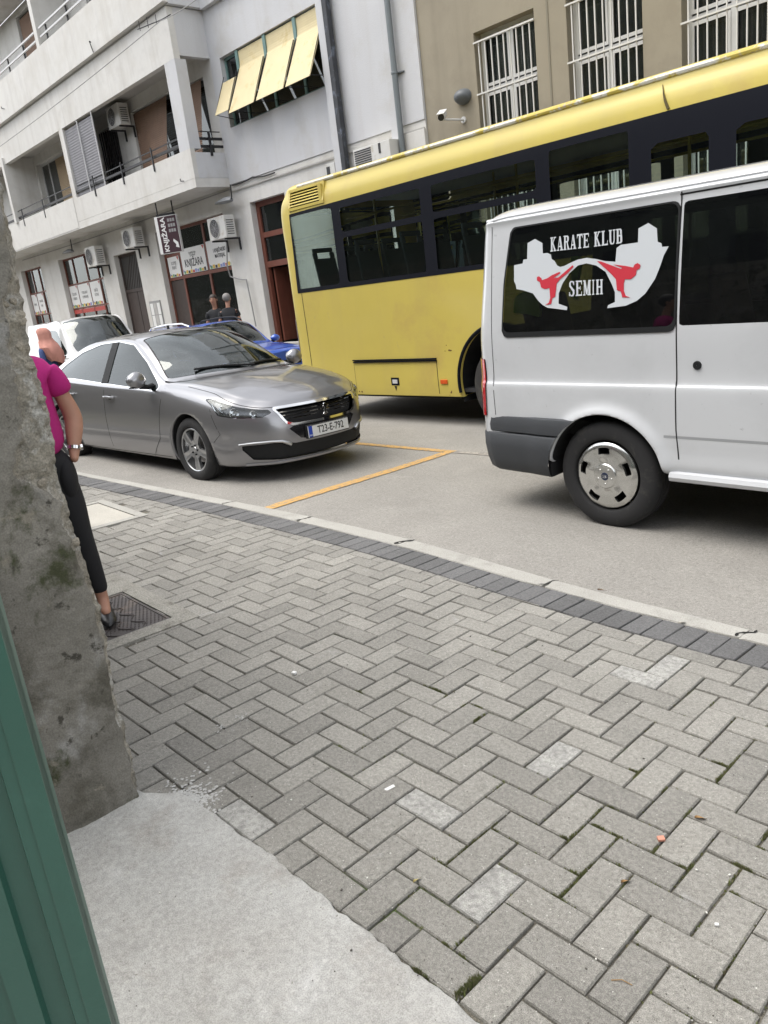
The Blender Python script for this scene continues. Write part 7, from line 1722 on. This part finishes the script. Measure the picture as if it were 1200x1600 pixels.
    mb().tube([hd + V(.085, -.024, -.048) * k, hd + V(.090, 0, -.047) * k, hd + V(.085, .024, -.048) * k], .005 * k, 6).build('mouth', mat('lip', (.30, .10, .08), .5) if 'lip' not in MATS else MATS['lip'], t, smooth=True)
    if hair:
        M_ = mb(); M_.ball(hd + V(-.022, 0, .040) * k, (.098 * k, .092 * k, .095 * k), 14)
        hz = hd[2] - .02 * k; M_.v = [(x if z > hd[2] + .045 * k else min(x, hd[0] + (.02 if z > hd[2] else -.02) * k), y, max(z, hz - (.03 * k if x < hd[0] else 0))) for x, y, z in M_.v]; M_.build('hair', hair, t, smooth=True)
    # shirt
    g = .012
    sn = dict(wa=(P['pel'] + V(0, 0, -.04) * k, (.160 * k * H, .150 * k * H)), sp1=(P['sp1'], (.150 * k * H, .140 * k * H)), sp2=(P['sp2'], (.150 * k * H ** .8, .140 * k * H ** .8)), ch=(P['ch'] + V(0, 0, -.02) * k, (.125 * k, .115 * k)), nk=(P['nk'] + V(0, 0, -.005) * k, .076 * k)); se = [('wa', 'sp1'), ('sp1', 'sp2'), ('sp2', 'ch'), ('ch', 'nk')]
    for q in 'lr':
        sn['sh' + q] = (P['sh' + q], .076 * k); mid = P['sh' + q] * .42 + P['el' + q] * .58; sn['ua' + q] = (mid, .062 * k * H ** .8); se += [('ch', 'sh' + q), ('sh' + q, 'ua' + q)]
        if top[1] == 'long': sn['el' + q] = (P['el' + q], .054 * k * H); sn['wr' + q] = (P['wr' + q], .038 * k); se += [('ua' + q, 'el' + q), ('el' + q, 'wr' + q)]
    skin_body('shirt', sn, se, 'wa', top[0], t)
    tn = dict(pel=(P['pel'] + V(0, 0, .06) * k, (.150 * k * H, .140 * k * H)), cr=(P['pel'] + V(0, 0, -.05) * k, (.165 * k * H, .150 * k * H))); te = [('pel', 'cr')]
    for q in 'lr':
        tn['hip' + q] = (P['hip' + q] + V(0, 0, -.06) * k, .088 * k * H ** .7); tn['th' + q] = ((P['hip' + q] + P['kn' + q]) / 2, .078 * k * H ** .5); tn['kn' + q] = (P['kn' + q], .060 * k); tn['cf' + q] = ((P['kn' + q] * .6 + P['an' + q] * .4), .057 * k); tn['an' + q] = (P['an' + q] + V(0, 0, .045) * k, .044 * k)
        te += [('cr', 'hip' + q), ('hip' + q, 'th' + q), ('th' + q, 'kn' + q), ('kn' + q, 'cf' + q), ('cf' + q, 'an' + q)]
        a = P['an' + q]; M_ = mb(); n_ = 12; vs = []
        for i, (x_, w_, h_) in enumerate(((-.055, .02, .03), (-.045, .034, .062), (-.01, .036, .07), (.05, .040, .055), (.11, .045, .045), (.16, .040, .038), (.19, .022, .026), (.198, .006, .012))):
            for c_ in range(n_): a_ = 2 * PI * c_ / n_; vs.append((a[0] + x_ * k, a[1] + w_ * k * math.cos(a_), max(0.0, h_ * k * (.5 + .5 * math.sin(a_)) * 1.1) - .0 + (a[2] - .09 * k)))
        M_.add(vs, [(i * n_ + c_, i * n_ + (c_ + 1) % n_, (i + 1) * n_ + (c_ + 1) % n_, (i + 1) * n_ + c_) for i in range(7) for c_ in range(n_)] + [list(range(n_)), list(range(7 * n_, 8 * n_))]); M_.build('shoe', shoe or m_shoe, t, smooth=True)
    skin_body('trousers', tn, te, 'pel', bottom, t)
    if scarf:
        prof = [(hd + V(.0, 0, .115) * k, .01, .01), (hd + V(-.005, 0, .105) * k, .075, .08), (hd + V(-.01, 0, .06) * k, .115, .12), (hd + V(-.015, 0, .0) * k, .13, .132), (hd + V(-.02, 0, -.08) * k, .125, .128), (hd + V(-.04, .0, -.13) * k, .132, .14), (hd + V(-.07, 0, -.20) * k, .15, .20), (hd + V(-.11, 0, -.30) * k, .165, .235), (hd + V(-.15, .02, -.44) * k, .15, .20), (hd + V(-.19, .02, -.56) * k, .08, .12)]
        n_ = 28; vs = []
        for i, (c_, a, b) in enumerate(prof):
            for j in range(n_):
                th = 2 * PI * j / n_; w_ = 1 + .075 * math.sin(th * 8 + i * .9) * min(1, i / 5); x_ = a * math.cos(th) * w_
                if i in (3, 4) and math.cos(th) > .5: x_ = min(x_, .055)
                vs.append((c_[0] + x_ * k, c_[1] + b * math.sin(th) * w_ * k, c_[2] + (.06 * math.sin(th) if i > 6 else 0) * k))
        M_ = mb(); M_.add(vs, [(i * n_ + c_, i * n_ + (c_ + 1) % n_, (i + 1) * n_ + (c_ + 1) % n_, (i + 1) * n_ + c_) for i in range(len(prof) - 1) for c_ in range(n_)]); M_.build('headscarf', scarf, t, smooth=True)
    return t, P, k
# person half hidden by the near wall, hand in pocket
face_ = -19
d_ = np.array([math.cos(math.radians(face_)), math.sin(math.radians(face_))]); l_ = np.array([-d_[1], d_[0]])
foot = np.array([-3.985, 1.335]); ctr = foot - l_ * .115 - d_ * .0
pz = pave_z(*ctr)
pm_, PP, kk = person('person in magenta short sleeved top and black trousers, hand in pocket, half behind the wall', (ctr[0], ctr[1], pz + .003), face_, 1.68, None, (m_magenta, 'short'), m_trouser, m_hairb, heavy=1.22,
    arms=dict(shl=(-.01, .165, 1.385), ell=(-.035, .238, 1.12), wrl=(.03, .198, .945), shr=(-.01, -.165, 1.385), elr=(-.04, -.24, 1.12), wrr=(.05, -.205, .92)), legs=dict(anl=(0, .168, .09), knl=(.02, .138, .50), hipl=(0, .10, .90)))
w0 = PP['wrl'] + (PP['ell'] - PP['wrl']) * .10; ax = (PP['ell'] - PP['wrl']); ax /= np.linalg.norm(ax); e1 = np.cross(ax, [1, 0, 0]); e1 /= np.linalg.norm(e1); e2 = np.cross(ax, e1)
ring = mb()
for k_ in range(20):
    a_ = 2 * PI * k_ / 20; c_ = w0 + (e1 * math.cos(a_) + e2 * math.sin(a_)) * .0345 * kk; u_ = e1 * -math.sin(a_) + e2 * math.cos(a_); ring.obox(c_, u_ * .0048, ax * .008, (e1 * math.cos(a_) + e2 * math.sin(a_)) * .0022)
wt_ = ring.build('wristwatch', m_chrome, pm_, weld=False); 
dl = w0 + (e1 * .2 + np.array([0, 1, 0]) * .98) * .036 * kk; mb().tube([w0 + np.array([0, .031, 0]) * kk, w0 + np.array([0, .043, 0]) * kk], .017, 18).build('watch_case', m_chrome, wt_, smooth=True)
# pocket flap edge
M_ = mb(); M_.ball(PP['wrl'] + V(-.005, -.062, -.12), (.088, .052, .13), 14); M_.build('pocket', m_trouser, pm_, smooth=True)
# woman in headscarf, walking on the road side
person('person in salmon headscarf and blue jacket walking behind the silver saloon', (-13.70, 4.82, road_z(-13.5, 4.9)), 215, 1.58, None, (m_navy, 'long'), m_trouser, None, scarf=m_scarf)
bag = thing('shoulder_bag', 'brown strap of the bag carried by the person in the headscarf', 'bag', (-13.70, 4.82, road_z(-13.5, 4.9)))
mb().tube([(.10, -.12, 1.22), (.16, -.13, 1.0), (.18, -.18, .80)], .012, 6).build('strap', mat('brown_leather', (.12, .05, .03), .6), bag); mb().box(.08, .26, -.28, -.18, .55, .80).build('bag_body', MATS['brown_leather'], bag, bevel=.02)
# two men by the bookshop
person('person with short dark hair and black t-shirt facing the street by the bookshop', (-17.15, 10.22, .02), -50, 1.86, None, (m_tee, 'short'), m_trouser, m_hairb, heavy=1.12)
person('grey haired person in black t-shirt seen from behind by the bookshop', (-16.60, 10.25, .02), 130, 1.84, None, (m_tee, 'short'), m_trouser, m_hairg, heavy=1.15)

# ================================================================== SMALL THINGS ON THE GROUND
random.seed(21)
m_moss = mat('moss', (.12, .14, .045), .95, var=.4, vscale=60); m_moss2 = mat('dry_moss', (.17, .155, .09), .95, var=.3, vscale=60)
M_ = mb()
EA = np.array([p for _, P_, c in pavers[:420] for p in P_]); EB = np.array([P_[(i + 1) % len(P_)] for _, P_, c in pavers[:420] for i in range(len(P_))])
def snap(x, y):
    p = np.array([x, y]); e = EB - EA; t = np.clip(((p - EA) * e).sum(1) / ((e * e).sum(1) + 1e-12), 0, 1); q = EA + e * t[:, None]; k = np.argmin(((q - p) ** 2).sum(1)); return q[k]
def joint_moss(x, y, spread, n_, h):
    for _ in range(n_):
        q = snap(x + random.gauss(0, spread), y + random.gauss(0, spread)); tuft(q[0] + random.gauss(0, .0015), q[1] + random.gauss(0, .0015), .0022, 2, h)
def tuft(x, y, r, n_, h=.006):
    for _ in range(n_):
        a_, rr = random.random() * 6.28, r * abs(random.gauss(0, .6)); px, py = x + rr * math.cos(a_), y + rr * math.sin(a_); z_ = pave_z(px, py) - .006; q = random.uniform(.0012, .0032); b_ = random.random() * 6.28; hh = random.uniform(.4, 1) * h
        M_.add([(px - q * math.cos(b_), py - q * math.sin(b_), z_), (px + q * math.cos(b_), py + q * math.sin(b_), z_), (px + random.gauss(0, .003), py + random.gauss(0, .003), z_ + hh + .006)], [(0, 1, 2)], random.random() < .35)
def line_moss(a, b, w_, n_, h=.006):
    a, b = np.array(a), np.array(b)
    for _ in range(n_): p = a + (b - a) * random.random(); tuft(p[0] + random.gauss(0, w_), p[1] + random.gauss(0, w_), .004, 2, h)
def G(u, v): return ground(u, v)[:2]
line_moss(G(712, 1558), G(748, 1526), .004, 420, .010)
for u, v, n_ in ((905, 1364, 90), (874, 1398, 60), (953, 1364, 30), (995, 1207, 50), (1128, 1192, 60), (1122, 1215, 60), (1072, 1352, 50), (1160, 1352, 60), (1022, 1328, 30), (888, 1307, 40), (1195, 1303, 60), (967, 1303, 30), (700, 1343, 25), (730, 1484, 20), (612, 1570, 20), (1140, 1196, 40), (1070, 1270, 30), (680, 1080, 40), (745, 1105, 40), (740, 1120, 40), (560, 1082, 30), (990, 1205, 30), (940, 1290, 20)):
    joint_moss(*G(u, v), .011, int(n_ * 1.4), .007)
for a, b in (((735, 1340), (775, 1290)), ((870, 1400), (905, 1360)), ((1120, 1220), (1150, 1180)), ((1145, 1400), (1185, 1330)), ((905, 1320), (955, 1260)), ((665, 1070), (750, 1115)), ((1000, 1215), (1050, 1240)), ((640, 1525), (690, 1480)), ((1150, 1560), (1200, 1500))): 
    for t_ in np.linspace(0, 1, 12): p_ = G(*a) + (G(*b) - G(*a)) * t_; joint_moss(p_[0], p_[1], .006, 8, .005)
for _ in range(700):
    u, v = random.uniform(500, 1200), random.uniform(1000, 1600); p_ = G(u, v)
    if .96 < p_[1] < 2.8 and mn.noise(Vector((p_[0] * 2.2, p_[1] * 2.2, 3))) > -.05: joint_moss(p_[0], p_[1], .004, 2, .0015)
M_.build('moss', [m_moss, m_moss2], None, weld=False, fixn=False, kind='stuff')
# grit in the joints and on the apron
M_ = mb()
for _ in range(1500):
    u, v = random.uniform(100, 1200), random.uniform(900, 1600) ** 1.0; p = G(u, v)
    if p[1] > 2.85 or (p[0] < -2.3 and p[1] < .8): continue
    if p[1] < .92 and random.random() < .8: continue
    r = random.uniform(.0007, .0017) * (2 if random.random() < .05 else 1); z_ = pave_z(*p) + (.0085 if p[1] < .92 else .002); a_ = random.random() * 3
    M_.obox((p[0], p[1], z_ + r * .4), (r * math.cos(a_), r * math.sin(a_), 0), (-r * .7 * math.sin(a_), r * .7 * math.cos(a_), 0), (0, 0, r * .5), 0 if random.random() < .55 else 1)
M_.build('grit', [mat('grit_pale', (.55, .54, .50), .9), mat('grit_dark', (.09, .08, .07), .9)], None, weld=False, fixn=False, kind='stuff')
def debris(u, v, name, label, cat, sz, m, rz=0, lift=.001, bev=.0015):
    p = G(u, v); o = mb().box(-sz[0] / 2, sz[0] / 2, -sz[1] / 2, sz[1] / 2, 0, sz[2]).build(name, m, None, bevel=bev); o.location = (p[0], p[1], pave_z(*p) + lift + .001); o.rotation_euler = (random.gauss(0, .05), random.gauss(0, .05), rz); return tag(o, label, cat)
debris(609, 1232, 'paper_scrap', 'small white torn paper strip lying on a grey paver', 'paper scrap', (.035, .013, .0015), m_signw, 1.3)
debris(1033, 1313, 'brick_chip', 'small salmon pink chip of brick at a paver joint', 'brick chip', (.020, .017, .008), mat('brick_pink', (.52, .24, .17), .9), .8)
debris(460, 1054, 'stone_chip', 'small white stone with dark side on the middle pavers', 'pebble', (.020, .018, .012), m_signw, .3, bev=.004)
debris(1120, 1447, 'pebble', 'single white pebble on a paver near the right edge', 'pebble', (.010, .008, .006), m_signw, .6, bev=.002)
debris(346, 1000, 'stone_crumb', 'white crumb on the pavers right of the iron cover', 'pebble', (.010, .008, .006), m_signw, .6, bev=.002) if False else None
def leaf(u, v, label, sz, m, rz, zf=pave_z):
    p = G(u, v); M_ = mb(); vs = []; n_ = 8
    for i in range(n_ + 1):
        t_ = i / n_; w_ = sz * .22 * math.sin(PI * t_) ** .8; vs += [(t_ * sz - sz / 2, -w_, .004 + .006 * math.sin(t_ * 3)), (t_ * sz - sz / 2, 0, .001 + .004 * t_), (t_ * sz - sz / 2, w_, .005 + .004 * math.cos(t_ * 4))]
    M_.add(vs, [(3 * i + a, 3 * i + a + 1, 3 * i + a + 4, 3 * i + a + 3) for i in range(n_) for a in (0, 1)]); o = M_.build('dry_leaf', m, None, smooth=True, fixn=False); o.location = (p[0], p[1], zf(p[0], p[1]) + .003); o.rotation_euler = (0, 0, rz); return tag(o, label, 'leaf')
m_leaf = mat('dry_leaf_brown', (.28, .17, .07), .8, var=.2, vscale=80)
leaf(1095, 1281, 'thin dry brown leaf at a paver joint near the right edge', .034, m_leaf, .5); leaf(652, 1378, 'yellowish curled leaf standing in a joint near the apron', .026, mat('leaf_yellow', (.40, .34, .15), .8), 1.4); leaf(978, 1380, 'small crumpled tan leaf in a mossy joint', .028, m_leaf, 1.0)
leaf(941, 924, 'dry leaf fragment lying on the kerb edge by the asphalt', .05, mat('leaf_dark', (.12, .08, .05), .8), .2); leaf(1066, 975, 'pale leaf fragment on the charcoal pavers by the kerb', .035, mat('leaf_pale', (.45, .42, .36), .8), .8)
tw = mb(); p0, p1, p2 = G(955, 1533), G(972, 1534), G(988, 1541); tw.tube([(p0[0], p0[1], pave_z(*p0) + .003), (p1[0], p1[1], pave_z(*p1) + .006), (p2[0], p2[1], pave_z(*p2) + .003)], .0012, 5); tag(tw.build('twig', m_leaf, None), 'thin curved dark twig on a paver at lower right', 'twig')
# splashed cement residue spots
m_cem = mat('dried_cement', (.40, .40, .385), .95, speck=(.2, 150))
for (u, v, r, l) in ((300, 1250, .085, 'ragged pale cement wash over the pavers beside the wall corner'), (375, 1123, .028, 'pale splash of dried cement near the wall corner'), (345, 1137, .02, 'faint small cement splash left of the larger one')):
    p = G(u, v); M_ = mb()
    for _ in range(600 if r > .08 else 26):
        a_, rr = random.random() * 6.28, abs(random.gauss(0, r)); q = random.uniform(.001, .0045) * (1.5 if r > .08 else 1); x_, y_ = p[0] + rr * math.cos(a_), p[1] + rr * math.sin(a_) * .7; z_ = pave_z(x_, y_) + .0035
        M_.add([(x_ + q * random.uniform(.6, 1.3) * math.cos(b_), y_ + q * random.uniform(.6, 1.3) * math.sin(b_), z_) for b_ in np.linspace(0, 5.5, 7)], [list(range(7))])
    tag(M_.build('cement_splash', m_cem, None, weld=False), l, 'cement splash', kind='stuff')
